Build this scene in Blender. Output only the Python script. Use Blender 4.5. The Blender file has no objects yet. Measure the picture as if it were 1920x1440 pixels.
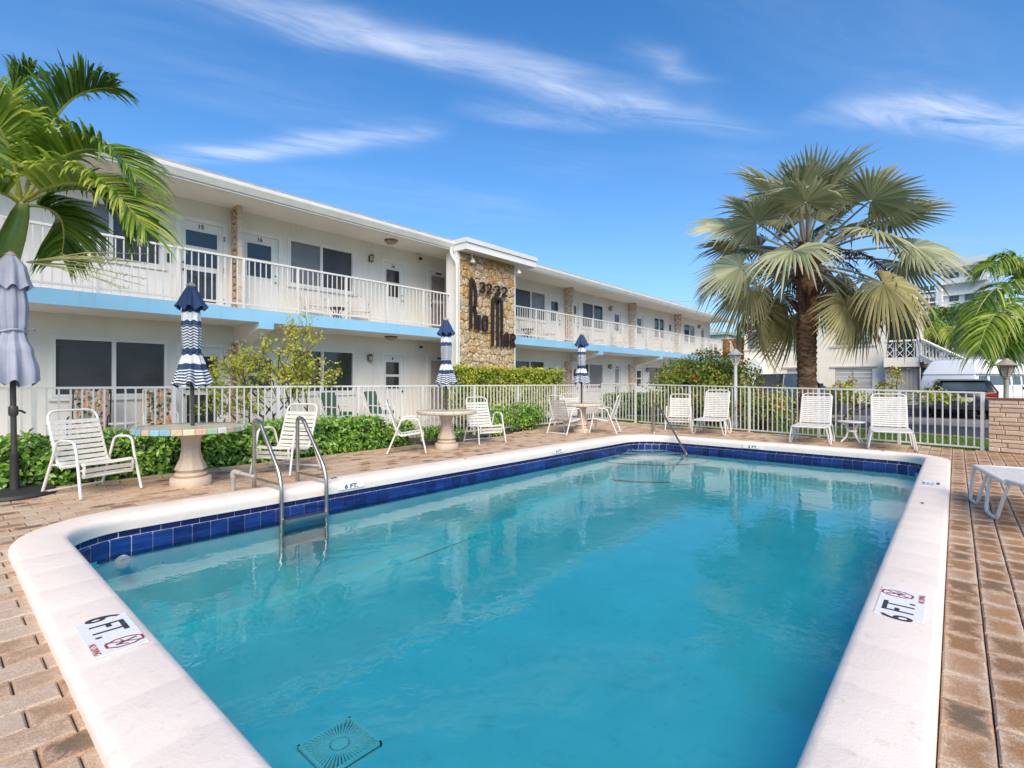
import bpy, math, random
import numpy as np
from mathutils import Vector, Matrix, noise
R = math.radians
PI = math.pi
SC = bpy.context.scene
COL = SC.collection
rng = random.Random(7)
nrg = np.random.default_rng(11)

# ------------------------------------------------------------------ camera
TH = R(41.06)
cam_d = bpy.data.cameras.new('camera')
cam_d.sensor_width = 36.0
cam_d.lens = 17.906
cam_d.shift_y = -4 / 1920
cam_d.clip_start = 0.05
cam_d.clip_end = 3000
cam = bpy.data.objects.new('camera', cam_d)
cam.location = (0, 0, 1.25)
cam.rotation_euler = (PI / 2, 0, TH - PI / 2)
COL.objects.link(cam)
SC.camera = cam

# ------------------------------------------------------------------ sky, sun, exposure
SUN_EL, SUN_V = R(41), Vector((-0.62, -0.78))
world = bpy.data.worlds.new('World')
SC.world = world
world.use_nodes = True
wn, wl = world.node_tree.nodes, world.node_tree.links
wn.clear()


def wnode(t, **k):
    n = wn.new(t)
    for a, b in k.items():
        setattr(n, a, b)
    return n


def wmath(op, a, b=None, c=None):
    n = wn.new('ShaderNodeMath')
    n.operation = op
    for i, x in enumerate((a, b, c)):
        if x is None:
            continue
        if isinstance(x, (int, float)):
            n.inputs[i].default_value = x
        else:
            wl.new(x, n.inputs[i])
    return n.outputs[0]


sky = wnode('ShaderNodeTexSky', sky_type='NISHITA', sun_disc=False)
sky.sun_elevation = SUN_EL
sky.sun_rotation = math.atan2(SUN_V.x, SUN_V.y)
sky.air_density = 1.0
sky.dust_density = 0.9
sky.ozone_density = 3.0
tc = wnode('ShaderNodeTexCoord')
sep = wnode('ShaderNodeSeparateXYZ')
wl.new(tc.outputs['Generated'], sep.inputs[0])
zz = wmath('MAXIMUM', sep.outputs[2], 0.03)
px = wmath('DIVIDE', sep.outputs[0], zz)
py = wmath('DIVIDE', sep.outputs[1], zz)
ca, cb = 0.865, -0.502          # the wind direction the cirrus is drawn out along
al = wmath('ADD', wmath('MULTIPLY', px, ca), wmath('MULTIPLY', py, cb))
ac = wmath('ADD', wmath('MULTIPLY', px, -cb), wmath('MULTIPLY', py, ca))


def wnoise(sa, sb, off, detail=6, rough=0.6, dist=0.6):
    cmb = wnode('ShaderNodeCombineXYZ')
    wl.new(wmath('MULTIPLY', al, sa), cmb.inputs[0])
    wl.new(wmath('MULTIPLY', ac, sb), cmb.inputs[1])
    cmb.inputs[2].default_value = off
    n = wnode('ShaderNodeTexNoise')
    n.inputs['Scale'].default_value = 1.0
    n.inputs['Detail'].default_value = detail
    n.inputs['Roughness'].default_value = rough
    n.inputs['Distortion'].default_value = dist
    wl.new(cmb.outputs[0], n.inputs['Vector'])
    return n.outputs['Fac']


warp = wnoise(0.9, 0.9, 3.3, 3, 0.5, 0.2)
fine = wnoise(1.6, 6.5, 8.1, 8, 0.66, 0.9)
broad = wnoise(0.42, 1.1, 1.7, 4, 0.55, 0.5)
acw = wmath('ADD', ac, wmath('MULTIPLY', wmath('SUBTRACT', warp, 0.5), 0.55))


def band(b0, width, a0, a1, soft, k=0.0):
    d = wmath('DIVIDE', wmath('SUBTRACT', wmath('SUBTRACT', acw, b0), wmath('MULTIPLY', al, k)), width)
    g = wmath('POWER', 2.718, wmath('MULTIPLY', wmath('MULTIPLY', d, d), -1.0))
    up = wmath('MULTIPLY', wmath('SUBTRACT', al, a0), 1 / soft)
    dn = wmath('MULTIPLY', wmath('SUBTRACT', a1, al), 1 / soft)
    w = wmath('MINIMUM', wmath('MINIMUM', up, dn), 1.0)
    return wmath('MULTIPLY', g, wmath('MAXIMUM', w, 0.0))


bands = wmath('ADD', wmath('MULTIPLY', band(1.56, 0.085, -0.75, 1.75, 0.8), 0.72), wmath('MULTIPLY', band(1.31, 0.11, 1.6, 2.9, 0.35), 0.9))
bands = wmath('ADD', bands, wmath('MULTIPLY', band(2.20, 0.085, -0.95, 0.45, 0.45, -0.51), 0.75))
bands = wmath('ADD', bands, wmath('MULTIPLY', band(1.86, 0.05, 0.35, 1.1, 0.3, -0.15), 0.35))
bands = wmath('ADD', bands, wmath('MULTIPLY', band(1.36, 0.04, 0.75, 1.25, 0.25), 0.4))
gen = wmath('MULTIPLY', wmath('MAXIMUM', wmath('SUBTRACT', broad, 0.57), 0.0), 1.0)
cl = wmath('ADD', wmath('MULTIPLY', bands, 1.15), gen)
fn = wmath('MAXIMUM', wmath('MULTIPLY', wmath('SUBTRACT', fine, 0.30), 2.0), 0.0)
cl = wmath('MINIMUM', wmath('MULTIPLY', cl, fn), 0.75)
tint = wnode('ShaderNodeMix', data_type='RGBA', blend_type='MULTIPLY')
tint.inputs[0].default_value = 1.0
tint.inputs[7].default_value = (0.52, 0.87, 1.12, 1)
hsv = wnode('ShaderNodeHueSaturation')
hsv.inputs['Saturation'].default_value = 1.14
wl.new(tint.outputs[2], hsv.inputs['Color'])
wl.new(sky.outputs[0], tint.inputs[6])
hzf = wmath('MULTIPLY', wmath('POWER', 2.718, wmath('MULTIPLY', zz, -4.2)), 0.62)
hzm = wnode('ShaderNodeMix', data_type='RGBA')
wl.new(hzf, hzm.inputs[0])
wl.new(hsv.outputs[0], hzm.inputs[6])
hzm.inputs[7].default_value = (4.6, 5.0, 5.8, 1)
mixc = wnode('ShaderNodeMix', data_type='RGBA')
wl.new(cl, mixc.inputs[0])
wl.new(hzm.outputs[2], mixc.inputs[6])
mixc.inputs[7].default_value = (5.0, 5.4, 6.4, 1)
bg = wnode('ShaderNodeBackground')
bg.inputs[1].default_value = 0.14
wl.new(mixc.outputs[2], bg.inputs[0])
wo = wnode('ShaderNodeOutputWorld')
wl.new(bg.outputs[0], wo.inputs[0])

sun_d = bpy.data.lights.new('sun', 'SUN')
sun_d.energy = 3.5
sun_d.angle = R(48)
sun_d.color = (1.0, 0.83, 0.60)
sun = bpy.data.objects.new('sun', sun_d)
sv = Vector((SUN_V.x, SUN_V.y, 0)).normalized() * math.cos(SUN_EL) + Vector((0, 0, math.sin(SUN_EL)))
sun.rotation_euler = sv.to_track_quat('Z', 'Y').to_euler()
sun.location = sv * 60
COL.objects.link(sun)
SC.view_settings.view_transform = 'Standard'
SC.view_settings.look = 'None'
SC.view_settings.gamma = 1
SC.view_settings.use_curve_mapping = False
SC.view_settings.exposure = 0.46


# ------------------------------------------------------------------ materials
def new_mat(name):
    m = bpy.data.materials.new(name)
    m.use_nodes = True
    nt = m.node_tree
    nt.nodes.clear()
    out = nt.nodes.new('ShaderNodeOutputMaterial')
    return m, nt, out


def nd(nt, t, **k):
    n = nt.nodes.new(t)
    for a, b in k.items():
        setattr(n, a, b)
    return n


def c4(c, k=1.0):
    return (c[0] * k, c[1] * k, c[2] * k, 1)


def mixrgb(nt, f, a, b, bt='MIX'):
    n = nd(nt, 'ShaderNodeMix', data_type='RGBA', blend_type=bt)
    for i, x in ((0, f), (6, a), (7, b)):
        if hasattr(x, 'links'):
            nt.links.new(x, n.inputs[i])
        else:
            n.inputs[i].default_value = x
    return n.outputs[2]


def mth(nt, op, a, b=None, clamp=False):
    n = nd(nt, 'ShaderNodeMath', operation=op, use_clamp=clamp)
    for i, x in enumerate((a, b)):
        if x is None:
            continue
        if hasattr(x, 'links'):
            nt.links.new(x, n.inputs[i])
        else:
            n.inputs[i].default_value = x
    return n.outputs[0]


def tex_noise(nt, vec, scale, detail=4, rough=0.55, dist=0.0):
    n = nd(nt, 'ShaderNodeTexNoise')
    n.inputs['Scale'].default_value = scale
    n.inputs['Detail'].default_value = detail
    n.inputs['Roughness'].default_value = rough
    n.inputs['Distortion'].default_value = dist
    nt.links.new(vec, n.inputs['Vector'])
    return n.outputs['Fac']


def ramp(nt, fac, stops):
    n = nd(nt, 'ShaderNodeValToRGB')
    e = n.color_ramp.elements
    e[0].position, e[0].color = stops[0][0], c4(stops[0][1])
    e[1].position, e[1].color = stops[-1][0], c4(stops[-1][1])
    for p, c in stops[1:-1]:
        x = e.new(p)
        x.color = c4(c)
    nt.links.new(fac, n.inputs[0])
    return n.outputs[0]


def remap(nt, v, a, b, c=0.0, d=1.0):
    n = nd(nt, 'ShaderNodeMapRange')
    nt.links.new(v, n.inputs[0])
    for i, x in enumerate((a, b, c, d)):
        n.inputs[i + 1].default_value = x
    return n.outputs[0]


def finish(nt, out, col, rough, bump=None, bdist=0.01, metal=0.0, spec=0.5, trans=0.0, tcol=None):
    p = nd(nt, 'ShaderNodeBsdfPrincipled')
    for k, x in (('Base Color', col), ('Roughness', rough)):
        if hasattr(x, 'links'):
            nt.links.new(x, p.inputs[k])
        else:
            p.inputs[k].default_value = x
    p.inputs['Metallic'].default_value = metal
    p.inputs['Specular IOR Level'].default_value = spec
    if bump is not None:
        b = nd(nt, 'ShaderNodeBump')
        b.inputs['Strength'].default_value = 1.0
        b.inputs['Distance'].default_value = bdist
        nt.links.new(bump, b.inputs['Height'])
        nt.links.new(b.outputs[0], p.inputs['Normal'])
    sh = p.outputs[0]
    if trans > 0:
        t = nd(nt, 'ShaderNodeBsdfTranslucent')
        nt.links.new(tcol if tcol is not None else col, t.inputs[0])
        mx = nd(nt, 'ShaderNodeMixShader')
        mx.inputs[0].default_value = trans
        nt.links.new(sh, mx.inputs[1])
        nt.links.new(t.outputs[0], mx.inputs[2])
        sh = mx.outputs[0]
    nt.links.new(sh, out.inputs[0])
    return p


def plain(name, col, rough=0.55, var=0.12, scale=3.0, bump=0.0, bscale=60, metal=0.0, spec=0.5, col2=None, rnd=0.0, fine=0.06):
    """a surface with cloudy variation, a finer grain and, with rnd, a shade of its own per object"""
    m, nt, out = new_mat(name)
    pos = nd(nt, 'ShaderNodeNewGeometry').outputs['Position']
    n1 = tex_noise(nt, pos, scale, 5, 0.6)
    a = c4(col, 1 - var)
    b = c4(col2) if col2 else c4(col, 1 + var * 0.7)
    c = mixrgb(nt, remap(nt, n1, 0.32, 0.68), a, b)
    n2 = tex_noise(nt, pos, bscale, 3, 0.6)
    if fine:
        c = mixrgb(nt, 1.0, c, ramp(nt, n2, [(0.3, (1 - fine * 2,) * 3), (0.7, (1 + fine,) * 3)]), 'MULTIPLY')
    if rnd:
        r = nd(nt, 'ShaderNodeObjectInfo').outputs['Random']
        c = mixrgb(nt, 1.0, c, ramp(nt, r, [(0, (1 - rnd,) * 3), (1, (1 + rnd * 0.6,) * 3)]), 'MULTIPLY')
    finish(nt, out, c, rough, n2 if bump else None, bump, metal, spec)
    return m


def leaf_mat(name, stops, rough=0.45, trans=0.25, spec=0.4):
    """colour of each leaf from the per-leaf attribute tint"""
    m, nt, out = new_mat(name)
    a = nd(nt, 'ShaderNodeAttribute', attribute_name='tint')
    c = ramp(nt, a.outputs['Fac'], stops)
    finish(nt, out, c, rough, None, 0, 0, spec, trans)
    return m


M = {}
M['white_paint'] = plain('white_paint', (0.80, 0.79, 0.77), 0.4, 0.05, 2.0, fine=0.03)
M['white_metal'] = plain('white_metal', (0.74, 0.72, 0.69), 0.35, 0.06, 5.0, fine=0.05)
M['strap'] = plain('vinyl_strap', (0.70, 0.66, 0.61), 0.5, 0.10, 9.0, fine=0.10)
M['wall'] = plain('stucco_wall', (0.80, 0.765, 0.71), 0.8, 0.05, 0.8, 0.004, 90, fine=0.03)
M['soffit'] = plain('painted_soffit', (0.82, 0.77, 0.70), 0.8, 0.05, 0.9, fine=0.02)
M['blue_trim'] = plain('sky_blue_trim', (0.27, 0.56, 0.80), 0.55, 0.10, 2.2, fine=0.04)
M['gutter'] = plain('cream_gutter', (0.74, 0.72, 0.66), 0.45, 0.08, 3.0)
M['roof'] = plain('roof_edge', (0.42, 0.39, 0.36), 0.8, 0.2, 5.0)
M['grey_roof'] = plain('grey_roof', (0.33, 0.32, 0.33), 0.85, 0.12, 2.0)
M['block'] = plain('breeze_block', (0.62, 0.47, 0.37), 0.9, 0.16, 6.0, 0.004, 70, rnd=0.12)
M['block_face'] = plain('breeze_block_end', (0.68, 0.58, 0.46), 0.9, 0.14, 5.0, 0.003, 70, rnd=0.08)
M['door'] = plain('painted_door', (0.77, 0.76, 0.74), 0.45, 0.04, 2.0, fine=0.02)
M['louvre'] = plain('louvre_slats', (0.62, 0.54, 0.51), 0.5, 0.08, 4.0)
M['black'] = plain('black_metal', (0.025, 0.022, 0.022), 0.45, 0.2, 6.0)
M['dark_iron'] = plain('dark_iron', (0.018, 0.015, 0.015), 0.4, 0.3, 9.0, 0.002, 40)
M['bronze'] = plain('brown_lamp_metal', (0.16, 0.12, 0.085), 0.45, 0.2, 8.0)
M['lamp_glass'] = plain('frosted_lamp_glass', (0.55, 0.53, 0.48), 0.25, 0.1, 8.0)
M['steel'] = plain('rail_steel', (0.60, 0.51, 0.41), 0.33, 0.18, 7.0, metal=1.0, fine=0.08)
M['pvc'] = plain('grey_pvc', (0.38, 0.35, 0.31), 0.6, 0.15, 9.0)
M['plaster'] = plain('pool_plaster', (0.68, 0.89, 0.92), 0.8, 0.20, 1.3, 0.0, 30, fine=0.05)


def plaster_mat():
    m, nt, out = new_mat('pool_plaster')
    pos = nd(nt, 'ShaderNodeNewGeometry').outputs['Position']
    n1 = tex_noise(nt, pos, 1.1, 6, 0.62, 0.4)
    n2 = tex_noise(nt, pos, 5.0, 6, 0.7, 0.5)
    n3 = tex_noise(nt, pos, 24.0, 3, 0.6)
    c = mixrgb(nt, remap(nt, n1, 0.33, 0.66), (0.56, 0.80, 0.84, 1), (0.74, 0.92, 0.94, 1))
    c = mixrgb(nt, remap(nt, n2, 0.56, 0.76, 0, 0.45), c, (0.34, 0.52, 0.55, 1))
    c = mixrgb(nt, remap(nt, n3, 0.735, 0.76, 0, 0.8), c, (0.10, 0.16, 0.18, 1))
    finish(nt, out, c, 0.8)
    return m


M['plaster'] = plaster_mat()
M['step_edge'] = plain('step_edge_tile', (0.02, 0.07, 0.12), 0.4, 0.2, 8.0)
M['grout'] = plain('tile_grout', (0.55, 0.55, 0.62), 0.8, 0.15, 20.0)
M['asphalt'] = plain('asphalt', (0.055, 0.055, 0.062), 0.9, 0.25, 1.2, 0.004, 70, fine=0.2)
M['lane'] = plain('pale_lane', (0.27, 0.245, 0.22), 0.9, 0.35, 1.1, 0.003, 60, fine=0.2)  # paler strip across the asphalt
M['concrete'] = plain('concrete', (0.52, 0.49, 0.44), 0.85, 0.15, 2.0, 0.002, 60)
M['cast'] = plain('cast_stone', (0.66, 0.52, 0.40), 0.8, 0.10, 5.0, 0.003, 90, fine=0.08)
M['soil'] = plain('soil', (0.10, 0.08, 0.05), 0.95, 0.3, 3.0, 0.01, 30, fine=0.2)
M['mortar'] = plain('dark_joint', (0.10, 0.065, 0.045), 0.95, 0.35, 6.0, 0.004, 60, fine=0.25)
M['ground'] = plain('lawn_ground', (0.07, 0.10, 0.025), 0.95, 0.3, 1.0, 0.01, 40, fine=0.2)
M['letter'] = plain('sign_letter', (0.028, 0.018, 0.016), 0.42, 0.2, 12.0)
M['cream'] = plain('cream_stucco', (0.78, 0.72, 0.62), 0.85, 0.05, 0.5, 0.003, 50, fine=0.03)
M['cream_sill'] = plain('sill_concrete', (0.55, 0.50, 0.43), 0.8, 0.08, 2.0)
M['shutter'] = plain('grey_shutter', (0.50, 0.46, 0.42), 0.6, 0.08, 3.0, rnd=0.10)
M['teal'] = plain('teal_paint', (0.02, 0.14, 0.16), 0.5, 0.1, 3.0)
M['green_trim'] = plain('pale_green_trim', (0.35, 0.55, 0.47), 0.6, 0.08, 3.0)
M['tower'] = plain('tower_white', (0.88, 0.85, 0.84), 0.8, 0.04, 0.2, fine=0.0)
M['tower_grey'] = plain('tower_white_shaded', (0.70, 0.68, 0.69), 0.8, 0.05, 0.2, fine=0.0)  # greyer copy of the tower white, shade of the set-back walls put into colour
M['car_black'] = plain('black_car_paint', (0.012, 0.011, 0.013), 0.16, 0.1, 4.0, spec=0.6, fine=0)
M['car_white'] = plain('white_car_paint', (0.80, 0.80, 0.82), 0.22, 0.03, 2.0, spec=0.6, fine=0)
M['car_grey'] = plain('dark_grey_car_paint', (0.05, 0.055, 0.065), 0.2, 0.1, 3.0, spec=0.6, fine=0)
M['tyre'] = plain('tyre_rubber', (0.018, 0.018, 0.018), 0.8, 0.2, 20.0)
M['rim'] = plain('alloy_rim', (0.45, 0.45, 0.46), 0.3, 0.1, 9.0, metal=0.8)
M['tail'] = plain('red_lamp_lens', (0.45, 0.012, 0.015), 0.2, 0.1, 9.0)
M['plate'] = plain('licence_plate', (0.62, 0.66, 0.60), 0.4, 0.1, 30.0)
M['cushion'] = plain('green_cushion', (0.045, 0.10, 0.075), 0.85, 0.15, 6.0)
M['grey_canvas'] = plain('lilac_grey_canvas', (0.37, 0.385, 0.48), 0.85, 0.12, 4.0, 0.002, 120, fine=0.05)
M['umb_pole'] = plain('umbrella_pole', (0.055, 0.047, 0.045), 0.4, 0.25, 9.0)
M['base_black'] = plain('umbrella_base', (0.035, 0.035, 0.038), 0.6, 0.25, 6.0, 0.002, 60)
M['dial'] = plain('sticker_white', (0.82, 0.81, 0.81), 0.45, 0.04, 20.0)
M['ink'] = plain('sticker_black', (0.04, 0.04, 0.05), 0.5, 0.3, 60.0, fine=0.15)
M['red_ink'] = plain('sticker_red', (0.42, 0.035, 0.03), 0.5, 0.25, 60.0, fine=0.15)
M['galv'] = plain('lantern_grey', (0.36, 0.32, 0.27), 0.6, 0.15, 8.0)
M['yel_stone'] = plain('orange_stone', (0.30, 0.13, 0.05), 0.9, 0.3, 3.0, 0.02, 8, col2=(0.5, 0.27, 0.12), fine=0.2)
M['bark'] = plain('shrub_bark', (0.12, 0.075, 0.05), 0.9, 0.25, 12.0)
M['orange_sheath'] = plain('orange_leaf_sheath', (0.40, 0.12, 0.04), 0.7, 0.3, 9.0)

# window glass: dark, mirror-like panes, one kind with a blind behind
def streaked(name, col, stain, amt):
    m, nt, out = new_mat(name)
    pos = nd(nt, 'ShaderNodeNewGeometry').outputs['Position']
    mp = nd(nt, 'ShaderNodeMapping')
    mp.inputs['Scale'].default_value = (5.0, 5.0, 0.5)
    nt.links.new(pos, mp.inputs[0])
    n1 = tex_noise(nt, mp.outputs[0], 1.0, 5, 0.65)
    n2 = tex_noise(nt, pos, 0.9, 5, 0.6)
    n3 = tex_noise(nt, pos, 70, 3, 0.6)
    c = mixrgb(nt, remap(nt, n2, 0.35, 0.65), c4(col, 0.93), c4(col, 1.03))
    c = mixrgb(nt, mth(nt, 'MULTIPLY', remap(nt, n1, 0.55, 0.78), amt), c, c4(stain))
    finish(nt, out, c, 0.8, n3, 0.004)
    return m


M['wall'] = streaked('stucco_wall', (0.80, 0.765, 0.71), (0.55, 0.50, 0.42), 0.35)
M['blue_trim'] = streaked('sky_blue_trim', (0.28, 0.57, 0.80), (0.16, 0.36, 0.50), 0.45)
M['cream'] = streaked('cream_stucco', (0.88, 0.81, 0.69), (0.55, 0.47, 0.36), 0.30)


def glass_mat(name, col, blind=0.0, hz=38, rough=0.04, spec=0.7):
    m, nt, out = new_mat(name)
    pos = nd(nt, 'ShaderNodeNewGeometry').outputs['Position']
    n = tex_noise(nt, pos, 2.2, 3)
    c = mixrgb(nt, remap(nt, n, 0.3, 0.7), c4(col, 0.75), c4(col, 1.3))
    if blind:
        s = nd(nt, 'ShaderNodeSeparateXYZ')
        nt.links.new(pos, s.inputs[0])
        w = mth(nt, 'SINE', mth(nt, 'MULTIPLY', s.outputs[2], hz * 2 * PI))
        c = mixrgb(nt, remap(nt, w, -0.2, 0.9), c, c4(col, 1 - blind))
    finish(nt, out, c, rough, None, 0, 0, spec)
    return m


M['glass'] = glass_mat('dark_window_glass', (0.030, 0.034, 0.040))
M['glass_blind'] = glass_mat('window_glass_with_blind', (0.075, 0.075, 0.080), 0.35, 26, 0.22, 0.35)
M['glass_pale'] = glass_mat('window_glass_with_pale_blind', (0.20, 0.20, 0.21), 0.15, 30, 0.15, 0.4)
M['car_glass'] = glass_mat('car_window_glass', (0.05, 0.075, 0.08))
M['tower_glass'] = glass_mat('tower_window_glass', (0.045, 0.06, 0.085))


def paver_mat():
    """clay paver: pale worn rims, brown stained middles; puv holds each paver's own -1..1 coordinates"""
    m, nt, out = new_mat('clay_paver')
    pos = nd(nt, 'ShaderNodeNewGeometry').outputs['Position']
    puv = nd(nt, 'ShaderNodeAttribute', attribute_name='puv')
    s = nd(nt, 'ShaderNodeSeparateXYZ')
    nt.links.new(puv.outputs['Vector'], s.inputs[0])
    ex = mth(nt, 'ABSOLUTE', s.outputs[0])
    ey = mth(nt, 'ABSOLUTE', s.outputs[1])
    e = mth(nt, 'MAXIMUM', mth(nt, 'POWER', ex, 2.0), mth(nt, 'POWER', ey, 1.6))
    n_big = tex_noise(nt, pos, 1.1, 4, 0.6)
    n_mid = tex_noise(nt, pos, 11.0, 7, 0.72, 0.9)
    n_fine = tex_noise(nt, pos, 160.0, 3, 0.7)
    # damp, stained zone: the deck to the right of the pool and patches of the left walk
    ps = nd(nt, 'ShaderNodeSeparateXYZ')
    nt.links.new(pos, ps.inputs[0])
    right = remap(nt, ps.outputs[1], 0.6, -0.1)
    zone = mth(nt, 'ADD', mth(nt, 'MULTIPLY', right, 0.60), mth(nt, 'MULTIPLY', mth(nt, 'POWER', s.outputs[2], 1.6), 0.62))
    zone = mth(nt, 'ADD', zone, remap(nt, n_big, 0.35, 0.75, -0.22, 0.22))
    inner = remap(nt, mth(nt, 'ADD', e, mth(nt, 'MULTIPLY', mth(nt, 'SUBTRACT', n_mid, 0.5), 2.3)), 0.85, 0.30)
    st = mth(nt, 'MULTIPLY', inner, remap(nt, zone, 0.06, 0.58), clamp=True)
    base = ramp(nt, n_mid, [(0.25, (0.42, 0.28, 0.185)), (0.5, (0.57, 0.41, 0.285)), (0.75, (0.74, 0.58, 0.43))])
    base = mixrgb(nt, remap(nt, s.outputs[2], 0.1, 1.0, 0.0, 0.50), base, (0.56, 0.29, 0.16, 1))
    base = mixrgb(nt, remap(nt, s.outputs[2], 0.35, 0.0, 0.0, 0.45), base, (0.66, 0.52, 0.40, 1))
    grime = mth(nt, 'MULTIPLY', remap(nt, e, 0.80, 1.0), remap(nt, n_mid, 0.40, 0.62))
    base = mixrgb(nt, mth(nt, 'MULTIPLY', grime, 0.55), base, (0.17, 0.11, 0.06, 1))
    stain = ramp(nt, mth(nt, 'ADD', mth(nt, 'MULTIPLY', s.outputs[2], 0.6), mth(nt, 'MULTIPLY', n_mid, 0.4)),
                 [(0.2, (0.44, 0.22, 0.09)), (0.5, (0.30, 0.145, 0.055)), (0.8, (0.17, 0.12, 0.075))])
    c = mixrgb(nt, mth(nt, 'MULTIPLY', st, 0.95), base, stain)
    c = mixrgb(nt, 1.0, c, ramp(nt, n_fine, [(0.3, (0.58,) * 3), (0.7, (1.22,) * 3)]), 'MULTIPLY')
    h = mth(nt, 'ADD', mth(nt, 'MULTIPLY', n_fine, 0.35), n_mid)
    finish(nt, out, c, 0.85, h, 0.006)
    return m


M['paver'] = paver_mat()


def coping_mat():
    m, nt, out = new_mat('painted_coping')
    pos = nd(nt, 'ShaderNodeNewGeometry').outputs['Position']
    n1 = tex_noise(nt, pos, 1.6, 5, 0.6)
    n2 = tex_noise(nt, pos, 14, 6, 0.7)
    n3 = tex_noise(nt, pos, 120, 2, 0.6)
    c = mixrgb(nt, remap(nt, n1, 0.35, 0.65), (0.82, 0.695, 0.61, 1), (0.88, 0.765, 0.665, 1))
    c = mixrgb(nt, remap(nt, n2, 0.57, 0.78, 0.0, 0.7), c, (0.60, 0.49, 0.38, 1))
    c = mixrgb(nt, remap(nt, n3, 0.70, 0.76, 0.0, 0.6), c, (0.30, 0.25, 0.22, 1))
    finish(nt, out, c, 0.6, mth(nt, 'ADD', n2, mth(nt, 'MULTIPLY', n3, 0.3)), 0.003)
    return m


M['coping'] = coping_mat()


def tile_mat(name, a, b):
    m, nt, out = new_mat(name)
    pos = nd(nt, 'ShaderNodeNewGeometry').outputs['Position']
    mp = nd(nt, 'ShaderNodeMapping')
    mp.inputs['Scale'].default_value = (3, 3, 22)
    nt.links.new(pos, mp.inputs[0])
    n = tex_noise(nt, mp.outputs[0], 1.0, 5, 0.65, 0.5)
    r = nd(nt, 'ShaderNodeObjectInfo').outputs['Random']
    c = ramp(nt, mth(nt, 'ADD', n, mth(nt, 'MULTIPLY', mth(nt, 'SUBTRACT', r, 0.5), 0.25)),
             [(0.35, a), (0.55, tuple((x + y) / 2 for x, y in zip(a, b))), (0.75, b)])
    finish(nt, out, c, 0.12, n, 0.002, 0, 0.6)
    return m


M['tile'] = tile_mat('cobalt_tile', (0.005, 0.009, 0.075), (0.012, 0.046, 0.23))
M['tile_dark'] = tile_mat('cobalt_tile_upper', (0.006, 0.006, 0.06), (0.012, 0.018, 0.14))


def stone_mat():
    m, nt, out = new_mat('coral_stone')
    pos = nd(nt, 'ShaderNodeNewGeometry').outputs['Position']
    r = nd(nt, 'ShaderNodeObjectInfo').outputs['Random']
    n1 = tex_noise(nt, pos, 3.0, 4, 0.6)
    n2 = tex_noise(nt, pos, 22, 6, 0.75, 0.5)
    v = nd(nt, 'ShaderNodeTexVoronoi')
    v.inputs['Scale'].default_value = 26
    nt.links.new(pos, v.inputs['Vector'])
    k = mth(nt, 'ADD', mth(nt, 'MULTIPLY', r, 0.55), mth(nt, 'MULTIPLY', n1, 0.45))
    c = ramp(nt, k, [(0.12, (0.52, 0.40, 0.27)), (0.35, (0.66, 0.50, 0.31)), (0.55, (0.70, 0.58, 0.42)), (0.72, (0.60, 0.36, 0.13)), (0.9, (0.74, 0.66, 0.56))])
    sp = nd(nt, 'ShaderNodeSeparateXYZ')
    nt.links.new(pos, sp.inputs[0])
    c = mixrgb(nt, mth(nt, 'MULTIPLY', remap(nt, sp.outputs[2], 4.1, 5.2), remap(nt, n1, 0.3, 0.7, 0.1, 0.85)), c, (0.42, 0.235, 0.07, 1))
    pit = remap(nt, n2, 0.53, 0.62)
    c = mixrgb(nt, mth(nt, 'MULTIPLY', pit, 0.8), c, (0.13, 0.085, 0.05, 1))
    c = mixrgb(nt, mth(nt, 'MULTIPLY', remap(nt, n2, 0.42, 0.30), 0.4), c, (0.74, 0.66, 0.55, 1))
    h = mth(nt, 'SUBTRACT', mth(nt, 'MULTIPLY', v.outputs['Distance'], 0.3), mth(nt, 'MULTIPLY', pit, 0.7))
    finish(nt, out, c, 0.95, h, 0.03, 0, 0.2)
    return m


M['stone'] = stone_mat()


def slump_mat():
    m, nt, out = new_mat('slump_brick')
    pos = nd(nt, 'ShaderNodeNewGeometry').outputs['Position']
    r = nd(nt, 'ShaderNodeObjectInfo').outputs['Random']
    n2 = tex_noise(nt, pos, 30, 5, 0.7)
    c = ramp(nt, mth(nt, 'ADD', mth(nt, 'MULTIPLY', r, 0.5), mth(nt, 'MULTIPLY', n2, 0.5)), [(0.2, (0.62, 0.43, 0.29)), (0.8, (0.80, 0.60, 0.43))])
    finish(nt, out, c, 0.9, n2, 0.012)
    return m


M['slump'] = slump_mat()


def stripe_mat():
    """printed stripes on the closed parasols, by height on the canopy (attribute tint = metres)"""
    m, nt, out = new_mat('striped_canvas')
    a = nd(nt, 'ShaderNodeAttribute', attribute_name='tint').outputs['Fac']
    navy, white = (0.020, 0.050, 0.135, 1), (0.72, 0.72, 0.72, 1)

    def between(lo, hi):
        return mth(nt, 'MULTIPLY', mth(nt, 'GREATER_THAN', a, lo), mth(nt, 'LESS_THAN', a, hi))
    saw = mth(nt, 'GREATER_THAN', mth(nt, 'FRACT', mth(nt, 'MULTIPLY', a, 1 / 0.0335)), 0.55)
    thin = mth(nt, 'ADD', between(1.66, 1.93), between(1.20, 1.405))
    w = mth(nt, 'ADD', mth(nt, 'MULTIPLY', thin, saw), mth(nt, 'ADD', between(1.99, 2.09), between(1.475, 1.575)))
    w = mth(nt, 'MINIMUM', mth(nt, 'ADD', w, mth(nt, 'LESS_THAN', a, 1.222)), 1.0)
    pos = nd(nt, 'ShaderNodeNewGeometry').outputs['Position']
    c = mixrgb(nt, w, navy, white)
    c = mixrgb(nt, 1.0, c, ramp(nt, tex_noise(nt, pos, 30, 4), [(0.3, (0.8,) * 3), (0.7, (1.1,) * 3)]), 'MULTIPLY')
    finish(nt, out, c, 0.8)
    return m


M['stripe'] = stripe_mat()


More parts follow.
